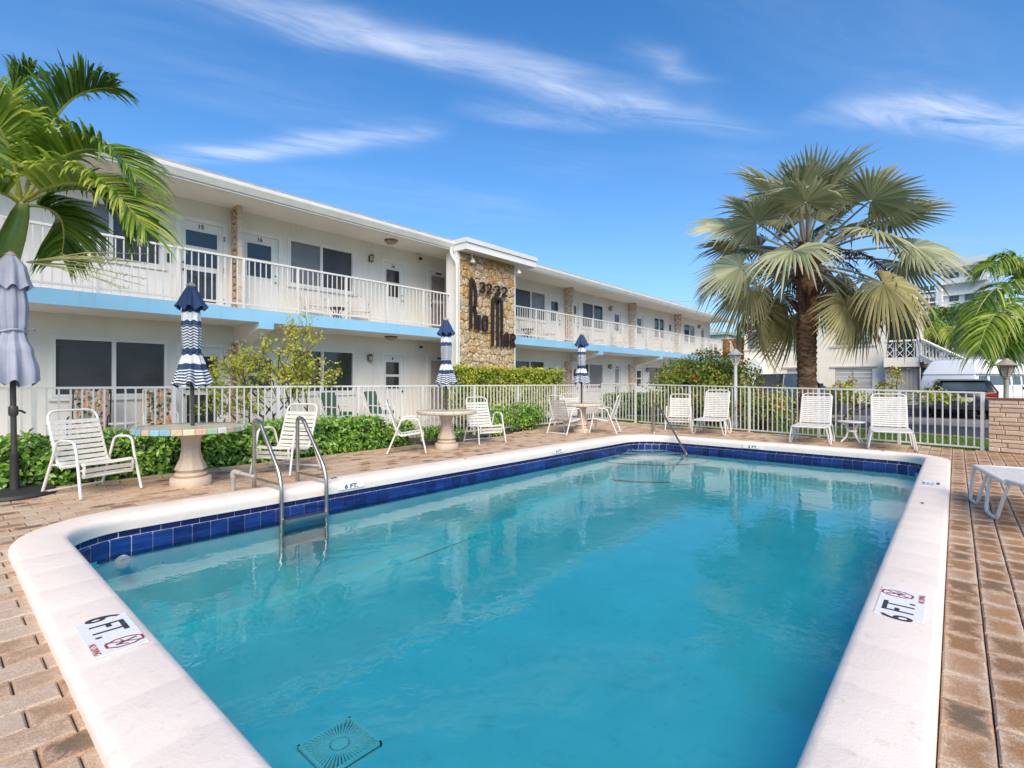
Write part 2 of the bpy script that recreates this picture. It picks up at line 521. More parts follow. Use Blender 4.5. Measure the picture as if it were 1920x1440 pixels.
def mosaic_mat(name, stops, scale):
    m, nt, out = new_mat(name)
    pos = nd(nt, 'ShaderNodeNewGeometry').outputs['Position']
    v = nd(nt, 'ShaderNodeTexVoronoi')
    v.inputs['Scale'].default_value = scale
    nt.links.new(pos, v.inputs['Vector'])
    s = nd(nt, 'ShaderNodeSeparateColor')
    nt.links.new(v.outputs['Color'], s.inputs[0])
    c = ramp(nt, s.outputs[0], stops)
    e = nd(nt, 'ShaderNodeTexVoronoi', feature='DISTANCE_TO_EDGE')
    e.inputs['Scale'].default_value = scale
    nt.links.new(pos, e.inputs['Vector'])
    k = remap(nt, e.outputs['Distance'], 0.0, 0.06, 1, 0)
    c = mixrgb(nt, k, c, (0.55, 0.5, 0.42, 1))
    finish(nt, out, c, 0.3)
    return m


PEB = [(0, (0.42, 0.30, 0.20)), (0.35, (0.72, 0.60, 0.44)), (0.7, (0.62, 0.54, 0.42)), (1, (0.78, 0.72, 0.6))]
M['terrazzo'] = mosaic_mat('pebble_terrazzo', PEB, 60)
M['mosaic'] = mosaic_mat('pastel_mosaic', [(0, (0.62, 0.50, 0.33)), (0.3, (0.40, 0.55, 0.42)), (0.5, (0.66, 0.52, 0.2)), (0.7, (0.6, 0.4, 0.3)), (1, (0.66, 0.6, 0.5))], 11)
M['floral'] = mosaic_mat('floral_print', [(0, (0.02, 0.025, 0.02)), (0.3, (0.10, 0.13, 0.06)), (0.5, (0.42, 0.40, 0.34)), (0.68, (0.55, 0.17, 0.09)), (0.85, (0.60, 0.32, 0.10)), (1, (0.55, 0.52, 0.45))], 16)
for i, c in enumerate([(0.25, 0.52, 0.66), (0.36, 0.55, 0.36), (0.62, 0.44, 0.32), (0.72, 0.60, 0.26), (0.68, 0.42, 0.32), (0.24, 0.42, 0.54), (0.74, 0.70, 0.66), (0.70, 0.62, 0.42)]):
    M['edge%d' % i] = plain('edge_tile_glaze', c, 0.25, 0.08, 20.0)

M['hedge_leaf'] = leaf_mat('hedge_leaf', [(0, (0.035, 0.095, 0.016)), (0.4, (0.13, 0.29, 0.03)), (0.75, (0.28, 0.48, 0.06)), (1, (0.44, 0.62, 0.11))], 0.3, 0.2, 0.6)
M['yellow_leaf'] = leaf_mat('yellow_green_leaf', [(0, (0.12, 0.19, 0.02)), (0.4, (0.32, 0.41, 0.04)), (0.8, (0.56, 0.58, 0.06)), (1, (0.66, 0.52, 0.10))], 0.4, 0.3)
M['boug_leaf'] = leaf_mat('bougainvillea_leaf', [(0, (0.06, 0.12, 0.02)), (0.35, (0.19, 0.30, 0.035)), (0.72, (0.44, 0.50, 0.06)), (0.9, (0.60, 0.48, 0.08)), (1, (0.52, 0.16, 0.06))], 0.4, 0.28)
M['flower'] = leaf_mat('red_bract', [(0, (0.45, 0.02, 0.03)), (1, (0.60, 0.08, 0.06))], 0.6, 0.3)
M['palm_leaf'] = leaf_mat('feather_palm_leaf', [(0, (0.025, 0.07, 0.010)), (0.40, (0.10, 0.20, 0.02)), (0.75, (0.27, 0.40, 0.04)), (1, (0.56, 0.58, 0.10))], 0.32, 0.3, 0.5)
M['fan_leaf'] = leaf_mat('silver_fan_leaf', [(0, (0.13, 0.16, 0.07)), (0.4, (0.33, 0.355, 0.20)), (0.75, (0.52, 0.50, 0.30)), (1, (0.68, 0.55, 0.33))], 0.4, 0.22, 0.5)
M['fan_leaf_old'] = leaf_mat('old_fan_leaf', [(0, (0.16, 0.145, 0.05)), (0.4, (0.38, 0.34, 0.145)), (0.75, (0.57, 0.46, 0.22)), (1, (0.64, 0.38, 0.15))], 0.5, 0.2)
M['grass'] = leaf_mat('grass_blade', [(0, (0.06, 0.13, 0.012)), (0.6, (0.14, 0.26, 0.025)), (1, (0.28, 0.38, 0.06))], 0.5, 0.25)
M['shaft'] = plain('green_crownshaft', (0.27, 0.36, 0.075), 0.35, 0.22, 4.0)
M['rachis'] = plain('yellow_rachis', (0.42, 0.42, 0.08), 0.4, 0.15, 6.0)
M['petiole'] = plain('grey_petiole', (0.36, 0.33, 0.25), 0.6, 0.15, 6.0)
M['fruit'] = plain('dry_fruit_stalk', (0.10, 0.035, 0.022), 0.8, 0.3, 9.0)
M['pale_flower'] = plain('pale_flower_stalk', (0.50, 0.50, 0.22), 0.7, 0.2, 9.0)


def trunk_mat():
    m, nt, out = new_mat('ringed_palm_trunk')
    pos = nd(nt, 'ShaderNodeNewGeometry').outputs['Position']
    mp = nd(nt, 'ShaderNodeMapping')
    mp.inputs['Scale'].default_value = (3.0, 3.0, 9.0)
    nt.links.new(pos, mp.inputs[0])
    n1 = tex_noise(nt, mp.outputs[0], 1.2, 6, 0.65, 0.8)
    n2 = tex_noise(nt, pos, 2.2, 4, 0.6)
    c = ramp(nt, n1, [(0.3, (0.03, 0.018, 0.012)), (0.44, (0.13, 0.07, 0.04)), (0.57, (0.30, 0.155, 0.08)), (0.72, (0.50, 0.35, 0.22))])
    sp = nd(nt, 'ShaderNodeSeparateXYZ')
    nt.links.new(pos, sp.inputs[0])
    c = mixrgb(nt, mth(nt, 'MULTIPLY', remap(nt, sp.outputs[2], 3.0, 3.8), 0.35), c, (0.26, 0.10, 0.04, 1))
    finish(nt, out, c, 0.9, n1, 0.05)
    return m


M['trunk'] = trunk_mat()
M['grey_trunk'] = plain('grey_palm_trunk', (0.24, 0.21, 0.17), 0.9, 0.2, 5.0, 0.006, 20, fine=0.15)


def water_mat():
    """still pool water: Fresnel mirror over a clear surface, the turquoise comes from absorption in the depth"""
    m, nt, out = new_mat('pool_water')
    pos = nd(nt, 'ShaderNodeNewGeometry').outputs['Position']
    n1 = tex_noise(nt, pos, 2.3, 3, 0.5, 0.3)
    n2 = tex_noise(nt, pos, 7.5, 3, 0.5, 0.4)
    h = mth(nt, 'ADD', mth(nt, 'MULTIPLY', n1, 1.0), mth(nt, 'MULTIPLY', n2, 0.42))
    b = nd(nt, 'ShaderNodeBump')
    b.inputs['Strength'].default_value = 1.0
    b.inputs['Distance'].default_value = 0.0048
    nt.links.new(h, b.inputs['Height'])
    fr = nd(nt, 'ShaderNodeFresnel')
    fr.inputs['IOR'].default_value = 1.50
    nt.links.new(b.outputs[0], fr.inputs['Normal'])
    gl = nd(nt, 'ShaderNodeBsdfGlossy')
    gl.inputs['Roughness'].default_value = 0.0
    nt.links.new(b.outputs[0], gl.inputs['Normal'])
    tr = nd(nt, 'ShaderNodeBsdfTransparent')
    mx = nd(nt, 'ShaderNodeMixShader')
    nt.links.new(fr.outputs[0], mx.inputs[0])
    nt.links.new(tr.outputs[0], mx.inputs[1])
    nt.links.new(gl.outputs[0], mx.inputs[2])
    nt.links.new(mx.outputs[0], out.inputs[0])
    va = nd(nt, 'ShaderNodeVolumeAbsorption')
    va.inputs['Color'].default_value = (0.0, 0.925, 0.95, 1)
    va.inputs['Density'].default_value = 0.80
    nt.links.new(va.outputs[0], out.inputs['Volume'])
    return m


M['water'] = water_mat()


# ------------------------------------------------------------------ mesh helpers
def V(*a):
    return Vector(a)


def link_mesh(name, me, parent=None, loc=None):
    o = bpy.data.objects.new(name, me)
    COL.objects.link(o)
    if parent is not None:
        o.parent = parent
    if loc is not None:
        o.location = loc
    return o


def to_mesh(name, verts, faces, mat, tints=None, smooth=False, angle=38):
    me = bpy.data.meshes.new(name)
    me.from_pydata(verts, [], faces)
    mats = mat if isinstance(mat, (list, tuple)) else [mat]
    for m in mats:
        me.materials.append(m)
    if tints is not None:
        a = me.attributes.new('tint', 'FLOAT', 'POINT')
        a.data.foreach_set('value', np.asarray(tints, dtype=np.float32))
    if smooth:
        me.polygons.foreach_set('use_smooth', [True] * len(me.polygons))
        me.set_sharp_from_angle(angle=R(angle))
    me.update()
    return me


class MB:
    """collects shapes and links them as ONE mesh"""

    def __init__(s):
        s.v, s.f, s.t, s.mi = [], [], [], []
        s.cur = 0

    def add(s, vs, fs, tint=0.5, X=None):
        b = len(s.v)
        if X is not None:
            vs = [X @ Vector(v) for v in vs]
        s.v += [tuple(v) for v in vs]
        s.t += (tint if isinstance(tint, list) else [tint] * len(vs))
        s.f += [tuple(b + i for i in f) for f in fs]
        s.mi += [s.cur] * len(fs)
        return s

    def box(s, x0, y0, z0, x1, y1, z1, X=None):
        v = [(x0, y0, z0), (x1, y0, z0), (x1, y1, z0), (x0, y1, z0), (x0, y0, z1), (x1, y0, z1), (x1, y1, z1), (x0, y1, z1)]
        return s.add(v, [(0, 3, 2, 1), (4, 5, 6, 7), (0, 1, 5, 4), (1, 2, 6, 5), (2, 3, 7, 6), (3, 0, 4, 7)], X=X)

    def cbox(s, x0, y0, z0, x1, y1, z1, c=0.01, X=None, sides='t'):
        """a box with its top edges chamfered"""
        v = [(x0, y0, z0), (x1, y0, z0), (x1, y1, z0), (x0, y1, z0), (x0, y0, z1 - c), (x1, y0, z1 - c), (x1, y1, z1 - c), (x0, y1, z1 - c),
             (x0 + c, y0 + c, z1), (x1 - c, y0 + c, z1), (x1 - c, y1 - c, z1), (x0 + c, y1 - c, z1)]
        f = [(0, 1, 5, 4), (1, 2, 6, 5), (2, 3, 7, 6), (3, 0, 4, 7), (4, 5, 9, 8), (5, 6, 10, 9), (6, 7, 11, 10), (7, 4, 8, 11), (8, 9, 10, 11)]
        return s.add(v, f, X=X)

    def tube(s, pts, r, n=8, closed=False, tint=0.5, caps=True):
        pts = [Vector(p) for p in pts]
        k = len(pts)
        rr = r if isinstance(r, (list, tuple)) else [r] * k
        ts = []
        for i in range(k):
            a = pts[(i - 1) % k] if (closed or i > 0) else pts[i]
            b = pts[(i + 1) % k] if (closed or i < k - 1) else pts[i]
            d = b - a
            ts.append(d.normalized() if d.length > 1e-9 else V(0, 0, 1))
        u = ts[0].orthogonal().normalized()
        vs, fs = [], []
        for i in range(k):
            u = u - ts[i] * u.dot(ts[i])
            u = u.normalized() if u.length > 1e-6 else ts[i].orthogonal().normalized()
            w = ts[i].cross(u)
            for j in range(n):
                a = 2 * PI * j / n
                vs.append(pts[i] + (u * math.cos(a) + w * math.sin(a)) * rr[i])
        for i in range(k if closed else k - 1):
            for j in range(n):
                a, b = i * n + j, i * n + (j + 1) % n
                c, d = ((i + 1) % k) * n + (j + 1) % n, ((i + 1) % k) * n + j
                fs.append((a, b, c, d))
        if caps and not closed:
            fs.append(tuple(range(n - 1, -1, -1)))
            fs.append(tuple((k - 1) * n + j for j in range(n)))
        return s.add(vs, fs, tint)

    def lathe(s, prof, n=24, c=(0, 0, 0), rot=0.0, fold=None, tint=0.5):
        """prof: (radius, z) from bottom to top; fold(angle, i) scales the radius"""
        vs, fs = [], []
        for i, (r, z) in enumerate(prof):
            for j in range(n):
                a = 2 * PI * j / n + rot
                q = r * (fold(a, i) if fold else 1)
                vs.append((c[0] + q * math.cos(a), c[1] + q * math.sin(a), c[2] + z))
        for i in range(len(prof) - 1):
            for j in range(n):
                fs.append((i * n + j, i * n + (j + 1) % n, (i + 1) * n + (j + 1) % n, (i + 1) * n + j))
        if prof[0][0] > 1e-4:
            fs.append(tuple(range(n - 1, -1, -1)))
        if prof[-1][0] > 1e-4:
            fs.append(tuple((len(prof) - 1) * n + j for j in range(n)))
        return s.add(vs, fs, tint)

    def prism(s, poly, axis, a, b):
        """poly: 2-D outline; extruded along axis ('x','y','z') from a to b"""
        def p3(u, w, h):
            return {'x': (h, u, w), 'y': (u, h, w), 'z': (u, w, h)}[axis]
        n = len(poly)
        vs = [p3(u, w, a) for u, w in poly] + [p3(u, w, b) for u, w in poly]
        fs = [tuple(range(n - 1, -1, -1)), tuple(range(n, 2 * n))]
        fs += [(i, (i + 1) % n, n + (i + 1) % n, n + i) for i in range(n)]
        return s.add(vs, fs)

    def build(s, name, mat, parent=None, smooth=False, loc=None, world=False, angle=38, tints=False, fix=True):
        vs = s.v
        if world and parent is not None:
            L = parent.location
            if parent.parent is not None:
                L = L + parent.parent.location
            vs = [(x - L.x, y - L.y, z - L.z) for x, y, z in vs]
        me = to_mesh(name, vs, s.f, mat, s.t if tints else None, smooth, angle)
        if isinstance(mat, (list, tuple)):
            me.polygons.foreach_set('material_index', s.mi)
        if fix:
            import bmesh
            bm = bmesh.new()
            bm.from_mesh(me)
            bmesh.ops.recalc_face_normals(bm, faces=bm.faces)
            bm.to_mesh(me)
            bm.free()
        return link_mesh(name, me, parent, loc)


def fillet(pts, rad, n=5):
    pts = [Vector(p) for p in pts]
    out = [pts[0]]
    for i in range(1, len(pts) - 1):
        p, a, b = pts[i], pts[i - 1], pts[i + 1]
        da, db = a - p, b - p
        r = min(rad, da.length * 0.48, db.length * 0.48)
        s, e = p + da.normalized() * r, p + db.normalized() * r
        for k in range(n + 1):
            t = k / n
            out.append(s * (1 - t) ** 2 + p * 2 * t * (1 - t) + e * t * t)
    out.append(pts[-1])
    return out


def bez(P, t):
    a, b, c, d = P
    u = 1 - t
    return a * u ** 3 + b * 3 * u * u * t + c * 3 * u * t * t + d * t ** 3


def tag(o, label=None, cat=None, group=None, kind=None):
    for k, x in (('label', label), ('category', cat), ('group', group), ('kind', kind)):
        if x:
            o[k] = x
    return o


def thing(name, label, cat, loc=(0, 0, 0), rz=0.0, group=None):
    o = bpy.data.objects.new(name, None)
    o.empty_display_size = 0.2
    COL.objects.link(o)
    o.location = loc
    o.rotation_euler = (0, 0, rz)
    return tag(o, label, cat, group)


def kids(o):
    return [c for c in list(o.children)]


CH = {}


def dup(root, loc, rz=0.0, label=None, group=None):
    """a copy of a thing with copies of its parts and sub-parts, sharing mesh data"""
    r = root.copy()
    COL.objects.link(r)
    r.location = loc
    r.rotation_euler = (0, 0, rz)
    if label:
        r['label'] = label
    if group:
        r['group'] = group
    for ch in kids(root):
        c = ch.copy()
        COL.objects.link(c)
        c.parent = r
        for g in kids(ch):
            d = g.copy()
            COL.objects.link(d)
            d.parent = c
    return r


def text(name, body, size, loc, rot, mat, parent=None, ext=0.002, sx=1.0, offset=0.0):
    cu = bpy.data.curves.new(name, 'FONT')
    cu.body = body
    cu.size = size
    cu.extrude = ext
    cu.offset = offset
    cu.align_x = 'CENTER'
    cu.align_y = 'CENTER'
    cu.materials.append(mat)
    o = bpy.data.objects.new(name, cu)
    COL.objects.link(o)
    me = bpy.data.meshes.new_from_object(o)
    me.name = name
    bpy.data.objects.remove(o)
    o = link_mesh(name, me)
    if parent is not None:
        o.parent = parent
        loc = Vector(loc) - parent.location - (parent.parent.location if parent.parent else V(0, 0, 0))
    o.location = loc
    o.rotation_euler = rot
    o.scale = (sx, 1, 1)
    return o


def struct(o):
    o['kind'] = 'structure'
    return o


# ------------------------------------------------------------------ pool
PX0, PX1, PY0, PY1 = 0.717, 11.08, 0.385, 5.60
RIN = (0.40, 0.45, 0.72, 0.50)       # radii at (x0,y0) (x1,y0) (x1,y1) (x0,y1)
OX0, OX1, OY0, OY1 = 0.378, 11.37, 0.05, 5.98
ROUT = (0.70, 0.80, 1.0, 0.90)
WZ = -0.28


def drop(x):
    return -0.0045 * max(x, 0)


def outline(x0, x1, y0, y1, rad, off=0.0, narc=12, straight=None):
    """counter-clockwise rounded rectangle; the same count of points whatever the radii"""
    x0, x1, y0, y1 = x0 - off, x1 + off, y0 - off, y1 + off
    r = [max(q + off, 0.02) for q in rad]
    cs = [(x0 + r[0], y0 + r[0], PI, r[0]), (x1 - r[1], y0 + r[1], 1.5 * PI, r[1]), (x1 - r[2], y1 - r[2], 0, r[2]), (x0 + r[3], y1 - r[3], 0.5 * PI, r[3])]
    st = straight or [[0.5]] * 4
    pts = []
    for i, (cx, cy, a0, q) in enumerate(cs):
        arc = [(cx + q * math.cos(a0 + PI / 2 * k / narc), cy + q * math.sin(a0 + PI / 2 * k / narc)) for k in range(narc + 1)]
        pts += arc
        nx, ny, na, nq = cs[(i + 1) % 4]
        e = (nx + nq * math.cos(na), ny + nq * math.sin(na))
        for t in st[i]:
            pts.append((arc[-1][0] * (1 - t) + e[0] * t, arc[-1][1] * (1 - t) + e[1] * t))
    return pts


def make_pool():
    root = thing('swimming_pool', 'turquoise swimming pool with rounded corners and cobalt tile band', 'pool', (5.9, 3.0, 0))
    # coping: painted sections with faint seams
    cnt = [22, 11, 22, 11]
    st, seam = [], []
    for c in cnt:
        fr = []
        for k in range(1, c):
            w = 0.0009 * 11 / c * 2
            fr += [k / c - w, k / c, k / c + w]
        st.append(fr)
    inn = outline(PX0, PX1, PY0, PY1, RIN, 0, 12, st)
    out = outline(OX0, OX1, OY0, OY1, ROUT, 0, 12, st)
    idx, k = [], 0
    for i in range(4):
        k += 13
        for j in range(len(st[i])):
            idx.append(k + j) if j % 3 == 1 else None
        k += len(st[i])
    seam = set(idx)
    prof = [(0.0, -0.09), (0.0, 0.022), (0.015, 0.040), (0.05, 0.055), (0.12, 0.062), (0.5, 0.066), (0.86, 0.064), (0.94, 0.056), (0.985, 0.040), (1.0, 0.015),
            (1.0, -0.005), (0.985, -0.035), (0.965, -0.075), (0.90, -0.078)]
    n = len(inn)
    vs, fs = [], []
    for i in range(n):
        (ax, ay), (bx, by) = out[i], inn[i]
        for w, z in prof:
            jog = 0.0006 * (noise.noise(V(ax * 1.3, ay * 1.3, w * 3)))
            vs.append((ax + (bx - ax) * w, ay + (by - ay) * w, z + drop(ax) + jog - (0.0009 if i in seam and 0.02 < w < 0.99 and z > 0 else 0)))
    m = len(prof)
    for i in range(n):
        for j in range(m - 1):
            fs.append((i * m + j, i * m + j + 1, ((i + 1) % n) * m + j + 1, ((i + 1) % n) * m + j))
    mb = MB()
    mb.add(vs, fs)
    mb.build('coping', M['coping'], root, True, world=True, angle=60)

    # shell: grout bands behind the tiles, plaster wall and sloping floor
    def ring(offs_z, name, mat):
        rings = [(outline(PX0, PX1, PY0, PY1, RIN, o, 10, [[0.25, 0.5, 0.75]] * 4), z) for o, z in offs_z]
        q = len(rings[0][0])
        b = MB()
        vv = []
        for pts, z in rings:
            vv += [(x, y, z(x) if callable(z) else z + drop(x)) for x, y in pts]
        ff = []
        for a in range(len(rings) - 1):
            for i in range(q):
                ff.append((a * q + i, a * q + (i + 1) % q, (a + 1) * q + (i + 1) % q, (a + 1) * q + i))
        b.add(vv, ff)
        return b.build(name, mat, root, True, world=True, fix=False)
    ring([(0.039, -0.05), (0.039, -0.134), (0.011, -0.144), (0.011, -0.33)], 'grout_band', M['grout'])

    def fz(x):
        return -1.12 if x < 4.5 else -1.12 + (x - 4.5) / 6.6 * 0.36
    ring([(0.012, lambda x: -0.322 + drop(x)), (0.0, lambda x: -0.35), (0.0, lambda x: fz(x) + 0.18), (-0.05, lambda x: fz(x) + 0.05), (-0.18, fz)], 'pool_wall', M['plaster'])
    pts = outline(PX0, PX1, PY0, PY1, RIN, -0.16, 14)
    xs = sorted({round(p[0], 4) for p in pts} | set(np.round(np.linspace(PX0 + 0.2, PX1 - 0.2, 24), 4)))
    b = MB()

    def yr(x):
        ys = []
        for i in range(len(pts)):
            (ax, ay), (bx, by) = pts[i], pts[(i + 1) % len(pts)]
            if (ax - x) * (bx - x) <= 0 and abs(ax - bx) > 1e-9:
                t = (x - ax) / (bx - ax)
                ys.append(ay + (by - ay) * t)
        return (min(ys), max(ys)) if ys else (3, 3)
    cols = [(x, *yr(x)) for x in xs]
    vv = [c for x, a, bb in cols for c in ((x, a, fz(x) + 0.001), (x, bb, fz(x) + 0.001))]
    b.add(vv, [(2 * i, 2 * i + 2, 2 * i + 3, 2 * i + 1) for i in range(len(cols) - 1)])
    b.build('pool_floor', M['plaster'], root, world=True, fix=False)

    # tiles, one object each, along the inner outline
    def walk(off, start, step):
        p = outline(PX0, PX1, PY0, PY1, RIN, off, 24)
        p.append(p[0])
        L, acc, res, nxt = 0, 0, [], start
        for i in range(len(p) - 1):
            a, c = Vector(p[i]), Vector(p[i + 1])
            d = (c - a).length
            while nxt <= acc + d:
                q = a.lerp(c, (nxt - acc) / d if d > 0 else 0)
                t = (c - a).normalized()
                res.append((q, math.atan2(t.y, t.x)))
                nxt += step
            acc += d
        return res
    g = 0.1617
    h = g - 0.007
    t2 = MB()           # bullnose tile: local x along the wall, y outward from the water
    pr = [(0.0, -0.17), (0.0, -0.012), (0.004, -0.004), (0.012, 0.0), (0.031, 0.0), (0.031, -0.17)]
    t2.prism([(y, z) for y, z in pr], 'x', -h / 2, h / 2)
    me2 = t2.build('tile', M['tile'], fix=True).data
    bpy.data.objects.remove(bpy.data.objects['tile'])
    t1 = MB()
    t1.box(-h / 2, 0, -0.052, h / 2, 0.012, 0.02)
    me1 = t1.build('tile', M['tile_dark'], fix=True).data
    bpy.data.objects.remove(bpy.data.objects['tile'])
    far, rest = [], []
    for off, z, me, st0 in ((0.0, -0.137, me2, 0.03), (0.030, -0.078, me1, 0.10)):
        for q, a in walk(off, st0, g):
            ux, uy = math.cos(a), math.sin(a)
            # outward normal of a counter-clockwise outline is to the right of travel
            nx, ny = uy, -ux
            lz = z + drop(q.x) * 1.0
            seen = not (me is me1 and (q.y < 0.75 or (q.x < 1.0 and q.y < 5.1)))
            seen = seen and not (me is me2 and q.x < 0.9 and q.y < 5.0)
            if seen:
                o = link_mesh('tile', me, root, (q.x - 5.9, q.y - 3.0, lz))
                o.rotation_euler = (0, 0, a + PI)
            else:
                rest.append((me, Matrix.Translation((q.x, q.y, lz)) @ Matrix.Rotation(a + PI, 4, 'Z')))
    b = MB()
    for me, X in rest:
        b.add([v.co for v in me.vertices], [tuple(p.vertices) for p in me.polygons], X=X)
    if b.v:
        o = b.build('tile_band', M['tile'], root, world=True, fix=False)
        o['kind'] = 'stuff'

    # steps in the far corner: quarter-round treads
    cx, cy = PX1, PY1
    for i, (rad, z) in enumerate(((0.74, -0.305), (1.06, -0.338), (1.34, -0.392), (1.60, -0.455))):
        b = MB()
        z0 = -0.80
        arc = [(cx - rad * math.cos(PI / 2 * k / 20), cy - rad * math.sin(PI / 2 * k / 20)) for k in range(21)]
        b.prism([(cx, cy)] + arc, 'z', z0, z)
        s = b.build('pool_step', M['plaster'], root, world=True)
        e = MB()
        e.tube([(x, y, z + 0.002) for x, y in arc], 0.011, 6)
        e.build('step_edge', M['step_edge'], s, True, world=True)
    # fittings
    b = MB()
    b.lathe([(0.055, 0), (0.06, 0.012), (0.045, 0.02), (0.02, 0.02), (0.018, 0.012)], 20)
    o = b.build('wall_inlet', M['dial'], root, True)
    o.location = (1.13 - 5.9, 5.52 - 3.0, -0.335)
    o.rotation_euler = (R(60), 0, R(-20))
    return root


POOL = make_pool()
mb = MB()
po = outline(PX0, PX1, PY0, PY1, RIN, 0.002, 12)
mb.prism(po, 'z', -1.3, WZ)
struct(mb.build('pool_water', M['water']))

# main drain on the floor
dr = thing('pool_drain', 'square drain grate with radial slots on the pool floor', 'drain', (1.75, 3.0, -1.115))
b = MB()
s = 0.19
b.box(-s, -s, 0.004, s, s, 0.012)
b.build('drain_base', plain('drain_shade', (0.28, 0.32, 0.34), 0.7), dr)
b = MB()
for k in range(4):
    b.box(-s, -s, 0.0, s, -s + 0.016, 0.03, Matrix.Rotation(k * PI / 2, 4, 'Z'))
b.lathe([(0.055, 0.01), (0.055, 0.03), (0.03, 0.034)], 20)
M['drain_white'] = plain('drain_white', (0.93, 0.95, 0.95), 0.5, 0.03)
b.build('drain_frame', M['drain_white'], dr)
b = MB()
for k in range(48):
    a = 2 * PI * k / 48
    l = min(s / max(abs(math.cos(a)), 1e-6), s / max(abs(math.sin(a)), 1e-6)) - 0.008
    b.box(0.062, -0.0050, 0.01, l, 0.0050, 0.028, Matrix.Rotation(a, 4, 'Z'))
o = b.build('drain_slats', M['drain_white'], dr)


# ------------------------------------------------------------------ ground, deck and pavers
def fence_x(y):
    return 12.73 + 0.205 * y


def ring_sheet(name, mat, z, rect, holes=None, zoff=None):
    """a sheet with the pool's footprint cut out of it"""
    x0, x1, y0, y1 = rect
    hole = outline(OX0, OX1, OY0, OY1, ROUT, -0.05, 16, [[i / 12 for i in range(1, 12)]] * 4)
    c = Vector(((OX0 + OX1) / 2, (OY0 + OY1) / 2))
    vs, fs = [], []
    n = len(hole)
    for x, y in hole:
        d = Vector((x, y)) - c
        k = min(((x1 if d.x > 0 else x0) - c.x) / d.x if abs(d.x) > 1e-9 else 1e9, ((y1 if d.y > 0 else y0) - c.y) / d.y if abs(d.y) > 1e-9 else 1e9)
        e = c + d * k
        vs += [(x, y, z), (e.x, e.y, z)]
    for i in range(n):
        j = (i + 1) % n
        fs.append((2 * i, 2 * i + 1, 2 * j + 1, 2 * j))
    b = MB()
    b.add(vs, fs)
    return struct(b.build(name, mat, fix=False))


ring_sheet('ground', M['ground'], -0.075, (-600, 900, -600, 900))
for y in (0,):
    bpy.data.objects['ground'].data.flip_normals()


def deck_ok(x, y):
    if x > fence_x(y) - 0.06 or y < -2.3 or x < -0.9:
        return False
    if x < 6.0:
        lim = 7.75
    elif x < 8.0:
        lim = 7.75 + 0.0 * (x - 6)
    elif x < 11.2:
        lim = 7.75 + (x - 8.0) * 0.28
    else:
        lim = 8.72
    if y > lim:
        return False
    return True


deck = bpy.data.objects.new('pool_deck', None)
COL.objects.link(deck)
deck['kind'] = 'structure'
b = MB()
hole = outline(OX0, OX1, OY0, OY1, ROUT, -0.06, 12, [[i / 16 for i in range(1, 16)]] * 4)
cc = Vector((5.9, 3.0))
vs, fs = [], []
for x, y in hole:
    d = (Vector((x, y)) - cc).normalized()
    r = 0.3
    while deck_ok(cc.x + d.x * (r + 0.05), cc.y + d.y * (r + 0.05)) and r < 14:
        r += 0.05
    r = max(r, (Vector((x, y)) - cc).length + 0.05)
    vs += [(x, y, -0.017), (cc.x + d.x * r, cc.y + d.y * r, -0.017)]
n = len(hole)
b.add(vs, [(2 * i, 2 * ((i + 1) % n), 2 * ((i + 1) % n) + 1, 2 * i + 1) for i in range(n)])
b.build('sand_bed', M['mortar'], deck, fix=False)
bpy.data.objects['sand_bed'].data.flip_normals()

PW, PL = 0.155, 0.232


def inside_out(x, y, off):
    x0, x1, y0, y1 = OX0 - off, OX1 + off, OY0 - off, OY1 + off
    if not (x0 < x < x1 and y0 < y < y1):
        return False
    for (cx, cy, r, sx, sy) in ((x0, y0, ROUT[0] + off, 1, 1), (x1, y0, ROUT[1] + off, -1, 1), (x1, y1, ROUT[2] + off, -1, -1), (x0, y1, ROUT[3] + off, 1, -1)):
        qx, qy = (x - cx) * sx, (y - cy) * sy
        if qx < r and qy < r and (qx - r) ** 2 + (qy - r) ** 2 > r * r:
            return False
    return True


def paver_geo(seed, w, l):
    g = random.Random(seed)
    hx, hy, c, h = l / 2 - 0.003, w / 2 - 0.003, 0.007, 0.0
    def jt(k=0.0028):
        return g.uniform(-k, k)
    top = [(-hx + c + jt(), -hy + c + jt()), (hx - c + jt(), -hy + c + jt()), (hx - c + jt(), hy - c + jt()), (-hx + c + jt(), hy - c + jt())]
    mid = [(-hx, -hy), (hx, -hy), (hx, hy), (-hx, hy)]
    v = [(x, y, -0.055) for x, y in mid] + [(x, y, -0.008) for x, y in mid] + [(x, y, jt(0.0018)) for x, y in top]
    f = [(0, 1, 5, 4), (1, 2, 6, 5), (2, 3, 7, 6), (3, 0, 4, 7), (4, 5, 9, 8), (5, 6, 10, 9), (6, 7, 11, 10), (7, 4, 8, 11), (8, 9, 10, 11)]
    return v, f


def puv_attr(me, puv):
    a = me.attributes.new('puv', 'FLOAT_VECTOR', 'POINT')
    a.data.foreach_set('vector', np.asarray(puv, dtype=np.float32).ravel())


var = []
for k in range(24):
    v, f = paver_geo(k, PW, PL)
    me = to_mesh('paver', v, f, M['paver'])
    rv = rng.random()
    puv_attr(me, [(x / (PL / 2), y / (PW / 2), rv) for x, y, z in v])
    var.append((me, v, f, rv))
spots = []
ny = int(12 / PW)
for j in range(-ny, ny):
    y = 0.048 - PW / 2 + j * PW
    o = (j * 0.5 + rng.uniform(-0.06, 0.06)) % 1.0
    for i in range(-8, 66):
        x = (i + o) * PL
        if deck_ok(x, y) and not inside_out(x, y, -0.17):
            spots.append((x, y))


def cam_px(x, y, z=0):
    t = x * math.cos(TH) + y * math.sin(TH)
    l = x * math.sin(TH) - y * math.cos(TH)
    if t < 0.2:
        return None
    return 512 + 509 * l / t, 382 + 509 * (1.25 - z) / t, t


